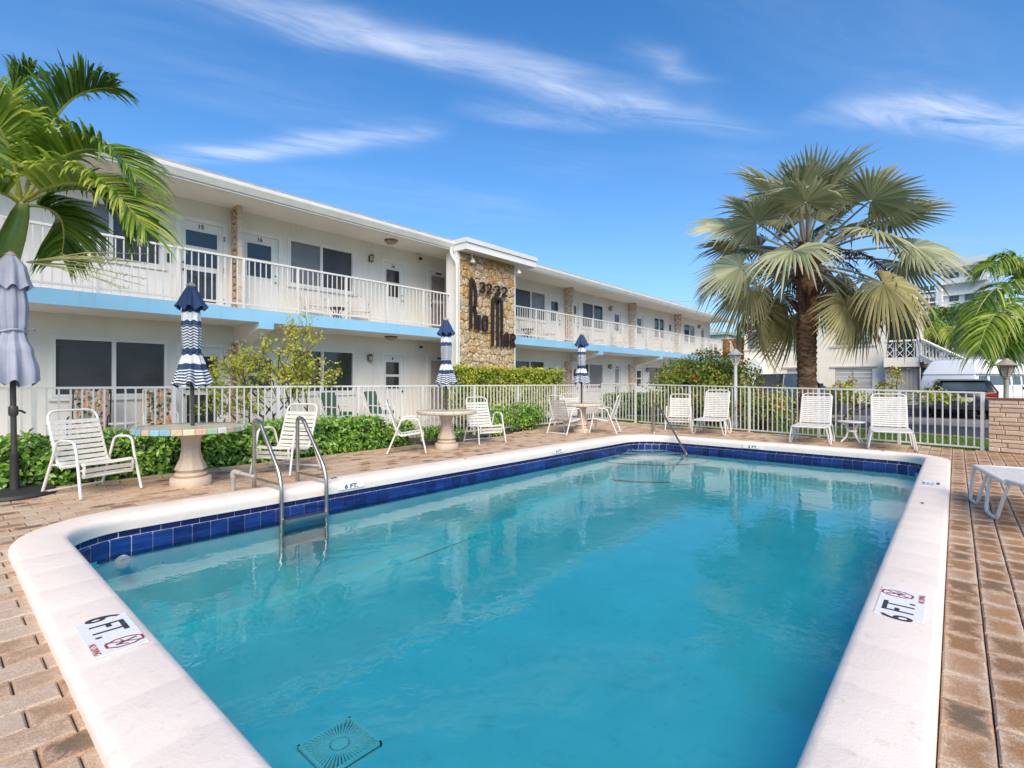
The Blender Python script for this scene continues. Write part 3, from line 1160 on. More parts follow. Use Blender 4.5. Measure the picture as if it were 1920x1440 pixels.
def vis_key(p):
    q = cam_px(*p)
    if q is None or not (-15 < q[0] < 1040 and q[1] < 790):
        return 1e9
    # hidden under the near coping or by the pool itself counts as seen last
    return q[2]


spots.sort(key=vis_key)
joined = MB()
jp = []
for k, (x, y) in enumerate(spots):
    me, v, f, rv = var[rng.randrange(24)]
    zj = rng.uniform(-0.0025, 0.0025)
    if k < 300:
        o = link_mesh('paver', me, deck, (x, y, zj))
        o.rotation_euler = (0, 0, rng.uniform(-0.008, 0.008))
    else:
        joined.add([(a + x, b_ + y, c + zj) for a, b_, c in v], f)
        jp += [(a / (PL / 2), b_ / (PW / 2), rv) for a, b_, c in v]
o = joined.build('paving_field', M['paver'], deck, fix=False)
puv_attr(o.data, jp)
o['kind'] = 'stuff'

# planting bed kerb along the hedge: a line of pavers on edge
kb = MB()
jp = []
x = -0.8
while x < 6.2:
    v, f = paver_geo(int(x * 50), 0.11, 0.22)
    kb.add([(a + x, b_ + 7.83 + rng.uniform(-0.008, 0.008), c + 0.035) for a, b_, c in v], f)
    rv = rng.random() * 0.5
    jp += [(a / 0.11, b_ / 0.055, rv) for a, b_, c in v]
    x += 0.225
o = kb.build('bed_edging', M['paver'], deck, fix=False)
puv_attr(o.data, jp)
o['kind'] = 'stuff'

# soil under the plants, lawn beyond, parking lot
def sheet(name, mat, poly, z):
    b = MB()
    b.add([(x, y, z) for x, y in poly], [tuple(range(len(poly)))])
    return struct(b.build(name, mat, fix=False))


sheet('planting_bed', M['soil'], [(-3, 7.9), (13.9, 7.9), (14.5, 8.75), (14.5, 9.9), (-3, 9.9)], -0.035)
sheet('walkway', M['concrete'], [(-8, 11.0), (37, 11.0), (37, 13.31), (-8, 13.31)], -0.03)
sheet('parking_lot', M['asphalt'], [(16.9, -30), (60, -30), (60, 30), (38, 30), (38, 9.6), (17.9, 9.6), (17.7, 4.0), (16.6, 1.0), (15.75, -0.6), (15.0, -3), (13, -30)], -0.050)
sheet('pale_driveway_lane', M['lane'], [(19.7, -30), (23.6, -30), (23.6, 9), (19.7, 9)], -0.046)
for k in range(3):
    y = 3.3 + k * 2.7
    sheet('parking_line', M['white_paint'], [(17.9, y), (22.9, y + 0.25), (22.9, y + 0.36), (17.9, y + 0.11)], -0.041)
kb = MB()
for (ax, ay), (bx, by) in (((15.02, -3), (15.77, -0.6)), ((15.77, -0.6), (16.62, 1.0)), ((16.62, 1.0), (17.72, 4.0)), ((17.72, 4.0), (17.92, 9.6))):
    d = Vector((bx - ax, by - ay))
    X = Matrix.Translation((ax, ay, 0)) @ Matrix.Rotation(math.atan2(d.y, d.x), 4, 'Z')
    kb.box(0, 0, -0.09, d.length, 0.10, -0.028, X)
struct(kb.build('lawn_kerb', M['concrete']))


# ------------------------------------------------------------------ the two-storey apartment building
YW, YR = 13.30, 11.85
FL2, CEIL1, CEIL2 = 2.87, 2.60, 5.46
bld = thing('apartment_building', 'long white two-storey apartment building with pale blue balcony edge behind the pool', 'building', (12, 13.4, 0))

wins = [  # x0, x1, mullion, z0, z1, glass kinds
    (1.62, 3.42, 2.52, 3.80, 4.98, 'glass_pale', 'glass_blind'), (6.28, 8.20, 7.20, 3.84, 5.05, 'glass_pale', 'glass_blind'),
    (15.2, 17.47, 16.46, 3.84, 5.05, 'glass_blind', 'glass_pale'), (20.29, 22.22, 21.3, 3.84, 5.05, 'glass_blind', 'glass'),
    (27.9, 29.3, 28.6, 3.84, 5.05, 'glass', 'glass'), (32.2, 34.1, 33.2, 3.84, 5.05, 'glass', 'glass_pale'),
    (1.60, 3.52, 2.57, 0.95, 2.14, 'glass_blind', 'glass_blind'), (6.33, 8.22, 7.23, 0.95, 2.14, 'glass', 'glass'),
    (15.2, 17.4, 16.4, 0.95, 2.14, 'glass', 'glass'), (20.3, 22.2, 20.9, 0.90, 2.14, 'glass_blind', 'glass_pale'),
    (27.2, 29.6, 28.4, 0.95, 2.14, 'glass', 'glass'), (32.2, 34.1, 33.2, 0.95, 2.14, 'glass', 'glass')]
doors = [  # x0, x1, z floor, z top, kind, number
    (3.76, 4.71, FL2, 5.00, 'screen', '15'), (5.10, 6.04, FL2, 4.98, 'half', '16'), (9.23, 10.03, FL2, 5.0, 'half', '16'), (11.03, 11.92, FL2, 5.02, 'louvre', ''),
    (17.77, 18.61, FL2, 5.03, 'half', ''), (19.25, 20.02, FL2, 5.03, 'half', ''), (23.27, 24.0, FL2, 5.0, 'half', ''), (25.72, 26.54, FL2, 5.03, 'half', ''),
    (29.9, 30.5, FL2, 5.03, 'half', ''), (35.16, 35.95, FL2, 5.03, 'louvre', ''),
    (3.76, 4.72, 0.0, 2.09, 'screen', ''), (9.22, 10.02, 0.0, 2.11, 'half', '6'), (11.0, 12.1, 0.0, 2.13, 'louvre', ''), (5.10, 6.04, 0, 2.1, 'half', ''),
    (17.6, 18.5, 0.0, 2.10, 'half', ''), (19.2, 20.0, 0.0, 2.1, 'half', ''), (23.3, 24.0, 0.0, 2.1, 'louvre', ''), (25.7, 26.5, 0.0, 2.1, 'half', ''),
    (29.9, 30.6, 0.0, 2.1, 'half', ''), (35.2, 35.9, 0.0, 2.1, 'louvre', '')]
holes = [(w[0], w[1], w[3], w[4]) for w in wins] + [(d[0], d[1], d[2], d[3]) for d in doors]


def wall_with_holes(b, x0, x1, z0, z1, y0, y1, holes):
    xs = sorted({x0, x1} | {h[0] for h in holes} | {h[1] for h in holes})
    zs = sorted({z0, z1} | {h[2] for h in holes} | {h[3] for h in holes})
    xs = [x for x in xs if x0 <= x <= x1]
    zs = [z for z in zs if z0 <= z <= z1]
    for i in range(len(xs) - 1):
        run = None
        for j in range(len(zs) - 1):
            cx, cz = (xs[i] + xs[i + 1]) / 2, (zs[j] + zs[j + 1]) / 2
            free = not any(h[0] < cx < h[1] and h[2] < cz < h[3] for h in holes)
            if free:
                run = (run[0], zs[j + 1]) if run else (zs[j], zs[j + 1])
            if run and (not free or j == len(zs) - 2):
                b.box(xs[i], y0, run[0], xs[i + 1], y1, run[1])
                run = None


b = MB()
wall_with_holes(b, -7.0, 36.9, -0.05, 5.60, YW, YW + 0.22, holes)
b.build('wall', M['wall'], bld, world=True)
b = MB()
b.box(-7.0, YW + 0.22, -0.05, -6.8, 20.0, 5.6)
b.box(36.7, YW + 0.22, -0.05, 36.9, 20.0, 5.6)
b.box(-7.0, 20.0, -0.05, 36.9, 20.2, 5.6)
b.build('wall', M['wall'], bld, world=True)
b = MB()
b.box(-6.9, YW + 0.9, 0.0, 36.8, YW + 0.95, 5.5)
b.build('room_backing', M['black'], bld, world=True)  # black sheet standing in for the darkness of the rooms
# panel under the upper left window, a lapped skirt in painted boards
b = MB()
for k in range(22):
    b.box(0.2 + k * 0.155, YW - 0.016, FL2 + 0.012, 0.2 + k * 0.155 + 0.150, YW - 0.002, 3.70)
b.build('board_skirt', M['white_paint'], bld, world=True)

# slab with the blue edge, soffits, roof
b = MB()
b.box(-7.0, YR + 0.02, CEIL1 + 0.002, 10.72, YW, FL2 - 0.002)
b.box(10.72, YR + 0.25, CEIL1 + 0.002, 13.34, YW, FL2 - 0.002)
b.box(13.34, YR + 0.02, CEIL1 + 0.002, 36.9, YW, FL2 - 0.002)
b.build('balcony_slab', M['soffit'], bld, world=True)
for x0, x1 in ((-7.0, 10.70), (13.36, 36.2)):
    b = MB()
    b.box(x0, YR - 0.03, CEIL1 - 0.004, x1, YR + 0.018, FL2 + 0.004)
    b.build('blue_edge', M['blue_trim'], bld, world=True)
for bx in (-1.2, 4.90, 19.42, 25.5, 31.5):
    b = MB()
    b.prism([(YR + 0.04, CEIL1 + 0.001), (YR + 0.04, 2.455), (YW, 2.12), (YW, CEIL1 + 0.001)], 'x', bx + 0.002, bx + 0.33)
    bm_ = b.build('cantilever_beam', M['soffit'], bld, world=True)
    b = MB()
    b.box(bx, YR - 0.033, 2.45, bx + 0.332, YR + 0.038, CEIL1 - 0.003)
    b.build('beam_end', M['blue_trim'], bm_, world=True)
YG = 11.60
b = MB()
b.box(-7.6, YG + 0.10, CEIL2, 36.9, YW, CEIL2 + 0.04)
b.build('soffit', M['soffit'], bld, world=True)
b = MB()
b.prism([(YG + 0.02, 5.56), (YG + 0.02, 5.60), (16.7, 5.92), (20.6, 5.60), (20.6, 5.52), (16.7, 5.80)], 'x', -7.7, 37.3)
b.build('roof', M['roof'], bld, world=True)
for i, (x0, x1) in enumerate(((-7.7, 10.62), (13.99, 37.2))):
    b = MB()
    b.prism([(YG + 0.10, 5.34), (YG + 0.03, 5.34), (YG, 5.40), (YG - 0.035, 5.47), (YG - 0.035, 5.53), (YG - 0.02, 5.545), (YG + 0.10, 5.545)], 'x', x0, x1)
    b.build('gutter', M['gutter'], bld, world=True)
    b = MB()
    b.box(x0, YG + 0.06, 5.30, x1, YG + 0.16, 5.338)
    b.build('fascia', M['gutter'], bld, world=True)
for vx, vy in ((4.3, 13.6), (24.9, 13.8), (25.9, 13.9), (1.8, 14.6)):
    b = MB()
    b.tube([(vx, vy, 5.6), (vx, vy, 6.02)], 0.05, 10)
    b.build('roof_vent', M['grey_roof'], bld, True, world=True)


def make_window(x0, x1, xm, z0, z1, g0, g1):
    w = thing('window', None, None, (x0 - 12, YW - 13.4, z0))
    w.parent = bld
    fw = 0.05
    b = MB()
    ya, yb = YW - 0.025, YW + 0.09
    b.box(x0, ya, z0, x0 + fw, yb, z1)
    b.box(x1 - fw, ya, z0, x1, yb, z1)
    b.box(x0 + fw, ya, z1 - fw, x1 - fw, yb, z1)
    b.box(x0 + fw, ya, z0, x1 - fw, yb, z0 + fw)
    b.box(xm - 0.035, ya + 0.012, z0 + fw, xm + 0.035, yb, z1 - fw)
    # outer casing
    for q in ((x0 - 0.035, z0 - 0.03, x0 - 0.001, z1 + 0.035), (x1 + 0.001, z0 - 0.03, x1 + 0.035, z1 + 0.035), (x0 - 0.001, z1 + 0.001, x1 + 0.001, z1 + 0.035)):
        b.box(q[0], YW - 0.014, q[1], q[2], YW - 0.001, q[3])
    b.build('frame', M['white_paint'], w, world=True)
    b = MB()
    b.box(x0 - 0.07, YW - 0.06, z0 - 0.075, x1 + 0.07, YW - 0.002, z0 - 0.005)
    b.build('sill', M['white_paint'], w, world=True)
    for a, c, g in ((x0 + fw, xm - 0.035, g0), (xm + 0.035, x1 - fw, g1)):
        b = MB()
        b.box(a, YW + 0.025 + (0.02 if g == g1 else 0), z0 + fw, c, YW + 0.05, z1 - fw)
        b.build('pane', M[g], w, world=True)


for w in wins:
    make_window(*w)


def make_door(x0, x1, zf, zt, kind, num):
    d = thing('door', None, None, (x0 - 12, YW - 13.4, zf))
    d.parent = bld
    b = MB()
    ya = YW - 0.02
    for q in ((x0 - 0.06, zf + 0.002, x0 + 0.03, zt + 0.06), (x1 - 0.03, zf + 0.002, x1 + 0.06, zt + 0.06), (x0 + 0.03, zt - 0.03, x1 - 0.03, zt + 0.06)):
        b.box(q[0], ya, q[1], q[2], YW + 0.10, q[3])
    b.build('door_frame', M['white_paint'], d, world=True)
    a, c, top = x0 + 0.034, x1 - 0.034, zt - 0.034
    yl = YW + 0.03
    H = top - zf
    cw = c - a
    pan = []
    if kind == 'screen':
        pan = [(a + 0.10, zf + 0.50 * H, c - 0.10, zf + 0.60 * H), (a + 0.10, zf + 0.655 * H, c - 0.10, zf + 0.90 * H), (a + 0.10, zf + 0.10 * H, c - 0.10, zf + 0.46 * H)]
        pan = [(a + 0.10, zf + 0.73 * H, c - 0.12, zf + 0.90 * H), (a + 0.10, zf + 0.515 * H, c - 0.12, zf + 0.70 * H), (a + 0.12, zf + 0.12 * H, c - 0.14, zf + 0.46 * H)]
    elif kind == 'half':
        pan = [(a + cw * 0.12, zf + 0.715 * H, c - cw * 0.20, zf + 0.90 * H), (a + cw * 0.12, zf + 0.50 * H, c - cw * 0.20, zf + 0.68 * H)]
    b = MB()
    hs = [(p[0], p[2], p[1], p[3]) for p in pan]
    if kind == 'louvre':
        hs = [(a + 0.11, c - 0.11, zf + 0.55 * H, zf + 0.94 * H), (a + 0.11, c - 0.11, zf + 0.08 * H, zf + 0.50 * H)]
    wall_with_holes(b, a, c, zf + 0.01, top, yl, yl + 0.04, hs)
    b.build('door_leaf', M['door'], d, world=True)
    if kind == 'louvre':
        for h in hs:
            n = int((h[3] - h[2]) / 0.036)
            b = MB()
            for k in range(n):
                z = h[2] + (k + 0.1) * (h[3] - h[2]) / n
                b.prism([(yl + 0.006, z), (yl + 0.010, z), (yl + 0.034, z + 0.034), (yl + 0.030, z + 0.034)], 'x', h[0], h[1])
            b.build('louvre_slats', M['louvre'], d, world=True)
        b = MB()
        b.box((a + c) / 2 - 0.13, yl - 0.006, top - 0.075, (a + c) / 2 + 0.13, yl - 0.001, top - 0.02)
        b.build('name_plate', M['black'], d, world=True)
    for p in pan:
        b = MB()
        b.box(p[0], yl + 0.012, p[1], p[2], yl + 0.028, p[3])
        b.build('pane', M['glass'], d, world=True)
    if pan:
        b = MB()
        for p in pan:
            f = 0.022
            for q in ((p[0] - f, p[1] - f, p[2] + f, p[1]), (p[0] - f, p[3], p[2] + f, p[3] + f), (p[0] - f, p[1], p[0], p[3]), (p[2], p[1], p[2] + f, p[3])):
                b.box(q[0], yl - 0.012, q[1], q[2], yl - 0.001, q[3])
        b.build('pane_trim', M['white_paint'], d, world=True)
    b = MB()
    hx = (c - 0.06) if kind == 'half' else (a + 0.05)
    for dz in (0.0, 0.17):
        b.tube([(hx, yl - 0.002, zf + 0.95 + dz), (hx, yl - 0.045, zf + 0.95 + dz), (hx, yl - 0.07, zf + 0.95 + dz)], [0.02, 0.014, 0.03 if dz == 0 else 0.02], 10)
    b.build('handle', M['black'], d, True, world=True)
    if kind == 'screen':
        b = MB()
        for z in (0.25, 1.0, 1.75):
            b.box(c + 0.004, YW - 0.034, zf + z, c + 0.030, YW - 0.021, zf + z + 0.12)
        b.build('hinges', M['bronze'], d, world=True)
    if num:
        text('door_number', num, 0.135, (a + cw * 0.47, yl - 0.004, zf + 0.955 * H), (PI / 2, 0, 0), M['black'], d, 0.003, offset=0.003)


for d in doors:
    make_door(*d)

# breeze-block fins that carry the beams and screen the doors
def breeze_mesh(bs, dep, hh):
    """one pierced block seen from -x: rim, a cross and a centre diamond"""
    b = MB()
    t = 0.035
    b.box(0, 0, 0, bs, dep, t)
    b.box(0, 0, hh - t, bs, dep, hh)
    b.box(0, 0, t, bs, t, hh - t)
    b.box(0, dep - t, t, bs, dep, hh - t)
    cy, cz = dep / 2, hh / 2
    for sgn in (1, -1):
        L = math.hypot(dep / 2 - t, hh / 2 - t)
        X = Matrix.Translation((0.008, cy, cz)) @ Matrix.Rotation(sgn * math.atan2(hh - 2 * t, dep - 2 * t), 4, 'X')
        b.box(0, -L, -0.014, bs - 0.016, L, 0.014, X)
    X = Matrix.Translation((0.003, cy, cz)) @ Matrix.Rotation(PI / 4, 4, 'X')
    b.box(0, -0.042, -0.042, bs - 0.006, 0.042, 0.042, X)
    return b


for fx in (4.85, 18.85, 24.79, 30.77):
    f = thing('breeze_block_fin', None, None, (fx - 12, YW - 0.43 - 13.4, 0))
    f.parent = bld
    for z0, z1, n in ((0.0, 2.2, 7), (FL2 + 0.002, CEIL2 - 0.002, 8)):
        hh = (z1 - z0) / n
        me = None
        for k in range(n):
            if me is None:
                o = breeze_mesh(0.095, 0.42, hh - 0.006).build('breeze_block', M['block'], f, loc=(0, 0.008, z0 + k * hh))
                me = o.data
                e = MB()
                e.box(-0.004, -0.012, 0, 0.102, 0.006, hh - 0.008)
                e1 = e.build('block_end', M['block_face'], f, loc=(0, 0, z0 + k * hh))
            else:
                link_mesh('breeze_block', me, f, (0, 0.008, z0 + k * hh))
                link_mesh('block_end', e1.data, f, (0, 0, z0 + k * hh))

# lamps, cameras
def wall_lamp(x, z):
    l = thing('wall_lamp', None, None, (x - 12, YW - 13.4 - 0.01, z))
    l.parent = bld
    b = MB()
    b.lathe([(0.03, 0.10), (0.085, 0.05), (0.08, 0.03)], 6, c=(0, -0.10, 0))
    b.box(-0.05, -0.012, -0.11, 0.05, 0.008, 0.06)
    for k in range(6):
        a = k * PI / 3
        b.tube([(0.07 * math.cos(a), -0.10 + 0.07 * math.sin(a), 0.035), (0.055 * math.cos(a), -0.10 + 0.055 * math.sin(a), -0.12)], 0.007, 5)
    b.lathe([(0.02, -0.15), (0.06, -0.12), (0.06, -0.11)], 6, c=(0, -0.10, 0))
    b.build('lamp_frame', M['bronze'], l)
    b = MB()
    b.lathe([(0.05, -0.11), (0.062, 0.03)], 6, c=(0, -0.10, 0))
    b.build('lamp_glass', M['lamp_glass'], l)


for x, z in ((8.75, 4.98), (22.8, 5.0), (34.67, 5.05), (8.71, 1.99), (22.75, 2.05), (26.9, 1.95)):
    wall_lamp(x, z)


def ceiling_lamp(x, y, z):
    l = thing('ceiling_lamp', None, None, (x - 12, y - 13.4, z))
    l.parent = bld
    b = MB()
    b.lathe([(0.19, -0.035), (0.20, -0.02), (0.19, 0.0)], 28)
    b.build('lamp_rim', M['bronze'], l, True)
    b = MB()
    b.lathe([(0.02, -0.13), (0.09, -0.115), (0.15, -0.075), (0.175, -0.035)], 28)
    b.build('lamp_bowl', plain('amber_bowl', (0.34, 0.28, 0.2), 0.3), l, True)


ceiling_lamp(9.05, 12.65, CEIL2)
ceiling_lamp(9.05, 12.65, CEIL1)


def camera_dome(x, z):
    l = thing('security_camera', None, None, (x - 12, YW - 13.4 - 0.01, z))
    l.parent = bld
    b = MB()
    b.lathe([(0.055, -0.02), (0.06, 0.0), (0.05, 0.02)], 16, c=(0, -0.05, 0.06))
    b.tube([(0, 0, 0.06), (0, -0.08, 0.06), (0.01, -0.12, 0.0)], 0.03, 10)
    b.build('camera_bracket', M['gutter'], l, True)
    b = MB()
    b.lathe([(0.01, -0.06), (0.045, -0.045), (0.06, -0.01), (0.058, 0.02)], 16, c=(0.01, -0.13, -0.02))
    b.build('camera_dome', M['black'], l, True)


camera_dome(10.56, 5.30)
camera_dome(10.58, 2.42)
b = MB()
b.box(3.52, YW - 0.03, 3.93, 3.60, YW - 0.002, 4.12)
b.build('key_box', M['black'], bld, world=True)


def railing(x0, x1, posts, zt=3.975, y=YR, name='balcony_railing'):
    r = thing(name, None, None, (x0 - 12, y - 13.4, FL2))
    r.parent = bld
    b = MB()
    b.cbox(x0, y - 0.025, zt - 0.03, x1, y + 0.025, zt + 0.012, 0.008)
    b.build('top_rail', M['white_metal'], r, world=True)
    b = MB()
    b.box(x0, y - 0.018, FL2 + 0.075, x1, y + 0.018, FL2 + 0.115)
    b.build('bottom_rail', M['white_metal'], r, world=True)
    b = MB()
    b.box(-0.026, -0.026, FL2 - 0.05, 0.026, 0.026, zt - 0.032)
    pm = b.build('post', M['white_metal'], r, loc=(posts[0] - x0, 0, -FL2))
    for p in posts[1:]:
        link_mesh('post', pm.data, r, (p - x0, 0, -FL2))
    b = MB()
    b.box(-0.009, -0.009, FL2 + 0.116, 0.009, 0.009, zt - 0.031)
    me = None
    allp = [x0] + [p for p in posts if x0 < p < x1] + [x1]
    for a, c in zip(allp[:-1], allp[1:]):
        n = max(1, round((c - a) / 0.126))
        for k in range(1, n):
            x = a + (c - a) * k / n
            if me is None:
                me = b.build('picket', M['white_metal'], r, loc=(x - x0, 0, -FL2)).data
            else:
                link_mesh('picket', me, r, (x - x0, 0, -FL2))


railing(-1.8, 10.68, [-1.74, -0.46, 0.80, 2.06, 3.32, 4.58, 5.81, 7.09, 8.35, 9.62])
railing(13.38, 35.15, [13.66, 14.97, 16.29, 17.60, 18.91, 20.21, 21.53, 22.86, 24.2, 25.53, 26.85, 28.17, 29.49, 30.81, 32.2, 33.5, 35.1])

# stone pier with its own little roof, trim and downpipe
YS = 11.50
pier = thing('stone_pier', None, None, (12.01 - 12, YS - 13.4, 0))
pier.parent = bld
PXA, PXB, PZ = 10.74, 13.30, 5.24
b = MB()
b.box(PXA, YS + 0.03, -0.05, PXB, YR + 0.12, PZ)
b.build('pier_core', plain('pier_mortar', (0.20, 0.13, 0.08), 0.95, 0.3, 9.0, 0.006, 40), pier, world=True)
b = MB()
b.box(PXA - 0.11, YS - 0.02, -0.05, PXA - 0.002, YR + 0.13, PZ + 0.003)
b.box(PXB + 0.002, YS - 0.02, -0.05, PXB + 0.06, YR + 0.13, PZ + 0.003)
b.build('corner_trim', M['white_paint'], pier, world=True)
b = MB()
b.box(PXA - 0.13, 11.06, PZ + 0.005, 13.99, YG + 0.14, 5.45)
b.build('pier_fascia', M['white_paint'], pier, world=True)
b = MB()
b.box(PXA - 0.16, 11.02, 5.451, 14.02, YG + 0.6, 5.585)
b.build('pier_roof_edge', M['gutter'], pier, world=True)
b = MB()
b.tube(fillet([(10.52, YG + 0.03, 5.36), (10.52, YG + 0.03, 5.15), (10.56, YG - 0.18, 4.86), (10.56, YG - 0.18, 4.5), (10.56, YG - 0.18, -0.05)], 0.10, 5), 0.048, 10)
b.build('downpipe', M['gutter'], pier, True, world=True)


def clip_poly(poly, nx, ny, d):
    out = []
    for i in range(len(poly)):
        a, c = poly[i], poly[(i + 1) % len(poly)]
        da, dc = a[0] * nx + a[1] * ny - d, c[0] * nx + c[1] * ny - d
        if da <= 0:
            out.append(a)
        if da * dc < 0:
            t = da / (da - dc)
            out.append((a[0] + (c[0] - a[0]) * t, a[1] + (c[1] - a[1]) * t))
    return out


def stone_face(parent, x0, x1, z0, z1, cell, y, seed, mat, axis='y', depth=0.045):
    g = random.Random(seed)
    pts = []
    nz = int((z1 - z0) / cell)
    nx_ = int((x1 - x0) / cell)
    for j in range(nz + 1):
        for i in range(nx_ + 1):
            pts.append((x0 + (i + (j % 2) * 0.5 + g.uniform(-0.36, 0.36)) * (x1 - x0) / nx_, z0 + (j + 0.5 + g.uniform(-0.36, 0.36)) * (z1 - z0) / (nz + 1)))
    for i, p in enumerate(pts):
        poly = [(x0, z0), (x1, z0), (x1, z1), (x0, z1)]
        for j, q in enumerate(pts):
            if i == j:
                continue
            dx, dz = q[0] - p[0], q[1] - p[1]
            L = math.hypot(dx, dz)
            if L > cell * 3.4 or L < 1e-6:
                continue
            mx, mz = (p[0] + q[0]) / 2, (p[1] + q[1]) / 2
            poly = clip_poly(poly, dx / L, dz / L, (mx * dx + mz * dz) / L - 0.004)
            if len(poly) < 3:
                break
        if len(poly) < 3:
            continue
        cx, cz = sum(a for a, _ in poly) / len(poly), sum(c for _, c in poly) / len(poly)
        # round the outline: subdivide and pull the corners in
        fine = []
        n = len(poly)
        for k in range(n):
            a, c = poly[k], poly[(k + 1) % n]
            for t in (0.10, 0.5, 0.90):
                fine.append((a[0] + (c[0] - a[0]) * t, a[1] + (c[1] - a[1]) * t))
        dp = depth * g.uniform(0.6, 1.25)
        b = MB()
        vs, fs = [], []
        m = len(fine)
        for sc, dy in ((1.0, 0.035), (1.0, -dp * 0.45), (0.92, -dp * 0.95), (0.55, -dp * 1.05)):
            for (u, w) in fine:
                q = noise.noise(V(u * 9, w * 9, seed)) * 0.022 if dy < 0 else 0
                wob = 0.016 * noise.noise(V(u * 14, w * 14, seed + 3))
                u, w = u + wob, w - wob
                U, W = cx + (u - cx) * sc, cz + (w - cz) * sc
                vs.append((U, y + dy + q, W) if axis == 'y' else (y + dy + q, U, W))
        vs.append((cx, y - dp * 1.12, cz) if axis == 'y' else (y - dp * 1.12, cx, cz))
        for l in range(3):
            for k in range(m):
                fs.append((l * m + k, l * m + (k + 1) % m, (l + 1) * m + (k + 1) % m, (l + 1) * m + k))
        for k in range(m):
            fs.append((3 * m + k, 3 * m + (k + 1) % m, len(vs) - 1))
        b.add(vs, fs)
        b.build('stone', mat, parent, True, world=True, angle=55)


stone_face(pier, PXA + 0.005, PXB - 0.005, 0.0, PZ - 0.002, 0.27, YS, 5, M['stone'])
for x, y in ((PXA + 0.42, YS - 0.12), (PXB + 0.02, YS - 0.18)):
    s = thing('spot_lamp', None, None, (x - 12, y - 13.4, PZ))
    s.parent = bld
    b = MB()
    b.tube([(0, 0, 0.01), (0, 0, -0.10), (0.03, 0.0, -0.14)], 0.018, 8)
    b.lathe([(0.085, -0.27), (0.08, -0.22), (0.04, -0.14), (0.03, -0.12)], 16, c=(0.03, 0, 0))
    b.build('lamp_head', M['white_paint'], s, True)

# sign letters on the stone: tall narrow R and M, small capitals beside them
YL = YS - 0.135
sign = thing('building_sign', 'dark metal 3232 Rio Mar lettering fixed to the stone pier', 'sign', (11.9, YL, 2.4))
D0, D1 = YL - 0.025, YL + 0.025


def stroke(name, paths, w, mat=M['letter']):
    b = MB()
    for pts in paths:
        n = len(pts)
        L, Rr = [], []
        for i in range(n):
            a, c = Vector(pts[max(i - 1, 0)]), Vector(pts[min(i + 1, n - 1)])
            t = (c - a).normalized()
            nn = Vector((-t.y, t.x))
            if 0 < i < n - 1:
                t1, t2 = (Vector(pts[i]) - Vector(pts[i - 1])).normalized(), (Vector(pts[i + 1]) - Vector(pts[i])).normalized()
                nn = nn / max(0.5, math.sqrt(max(0.01, (1 + t1.dot(t2)) / 2)))
            L.append(Vector(pts[i]) + nn * w / 2)
            Rr.append(Vector(pts[i]) - nn * w / 2)
        for i in range(n - 1):
            q = [L[i], Rr[i], Rr[i + 1], L[i + 1]]
            vs = [(p.x, D0, p.y) for p in q] + [(p.x, D1, p.y) for p in q]
            b.add(vs, [(0, 1, 2, 3), (7, 6, 5, 4), (0, 4, 5, 1), (1, 5, 6, 2), (2, 6, 7, 3), (3, 7, 4, 0)])
    o = b.build(name, mat, sign, world=True)
    pin = MB()
    ps = [pts[0] for pts in paths[:2]] + [pts[-1] for pts in paths[:2]]
    for p in ps:
        pin.tube([(p[0], D1, p[1]), (p[0], YS - 0.02, p[1])], 0.008, 6)
    pin.build('pins', mat, o, world=False).location = (-sign.location.x, -sign.location.y, -sign.location.z)
    return o


def arc2(cx, cz, rx, rz, a0, a1, n=10):
    return [(cx + rx * math.cos(R(a0 + (a1 - a0) * k / n)), cz + rz * math.sin(R(a0 + (a1 - a0) * k / n))) for k in range(n + 1)]


zb = 2.905
stroke('letter_r', [[(11.10, zb), (11.10, 4.40)], arc2(11.10, 3.95, 0.215, 0.50, 90, 0) + [(11.315, 3.9), (11.30, 3.66), (11.22, 3.56)], [(11.16, 3.56), (11.24, 3.56), (11.315, 3.42), (11.33, zb)]], 0.10)
stroke('letter_i', [[(11.47, zb - 0.02), (11.47, 3.36)]], 0.09)
stroke('letter_o', [arc2(11.735, 3.22, 0.095, 0.13, 0, 180, 8) + arc2(11.735, 3.02, 0.095, 0.13, 180, 360, 8) + [(11.83, 3.22)]], 0.08)
stroke('letter_m', [[(12.095, 2.42), (12.095, 3.83)] + arc2(12.2125, 3.83, 0.1175, 0.19, 180, 0) + [(12.33, 2.42)], [(12.33, 3.80)] + arc2(12.4325, 3.83, 0.1025, 0.17, 180, 0) + [(12.535, 2.42)]], 0.09)
stroke('letter_a', [[(12.70, 2.43), (12.70, 2.76)] + arc2(12.775, 2.76, 0.075, 0.11, 180, 0) + [(12.85, 2.43)], [(12.70, 2.585), (12.85, 2.585)]], 0.075)
stroke('letter_r', [[(13.02, 2.42), (13.02, 2.88)], [(13.02, 2.855), (13.09, 2.855)] + arc2(13.09, 2.765, 0.10, 0.09, 80, -90, 8) + [(13.02, 2.675)], [(13.07, 2.675), (13.13, 2.6), (13.18, 2.42)]], 0.075)


def digit3(x, z, w, h):
    r1 = arc2(x + w * 0.46, z + h * 0.74, w * 0.40, h * 0.20, 160, -80, 12)
    r2 = arc2(x + w * 0.46, z + h * 0.28, w * 0.44, h * 0.235, 85, -160, 12)
    return [r1 + r2]


def digit2(x, z, w, h):
    return [arc2(x + w * 0.48, z + h * 0.70, w * 0.40, h * 0.235, 165, -25, 12) + [(x + w * 0.55, z + h * 0.30), (x + w * 0.12, z + 0.035), (x + w * 0.95, z + 0.035)]]


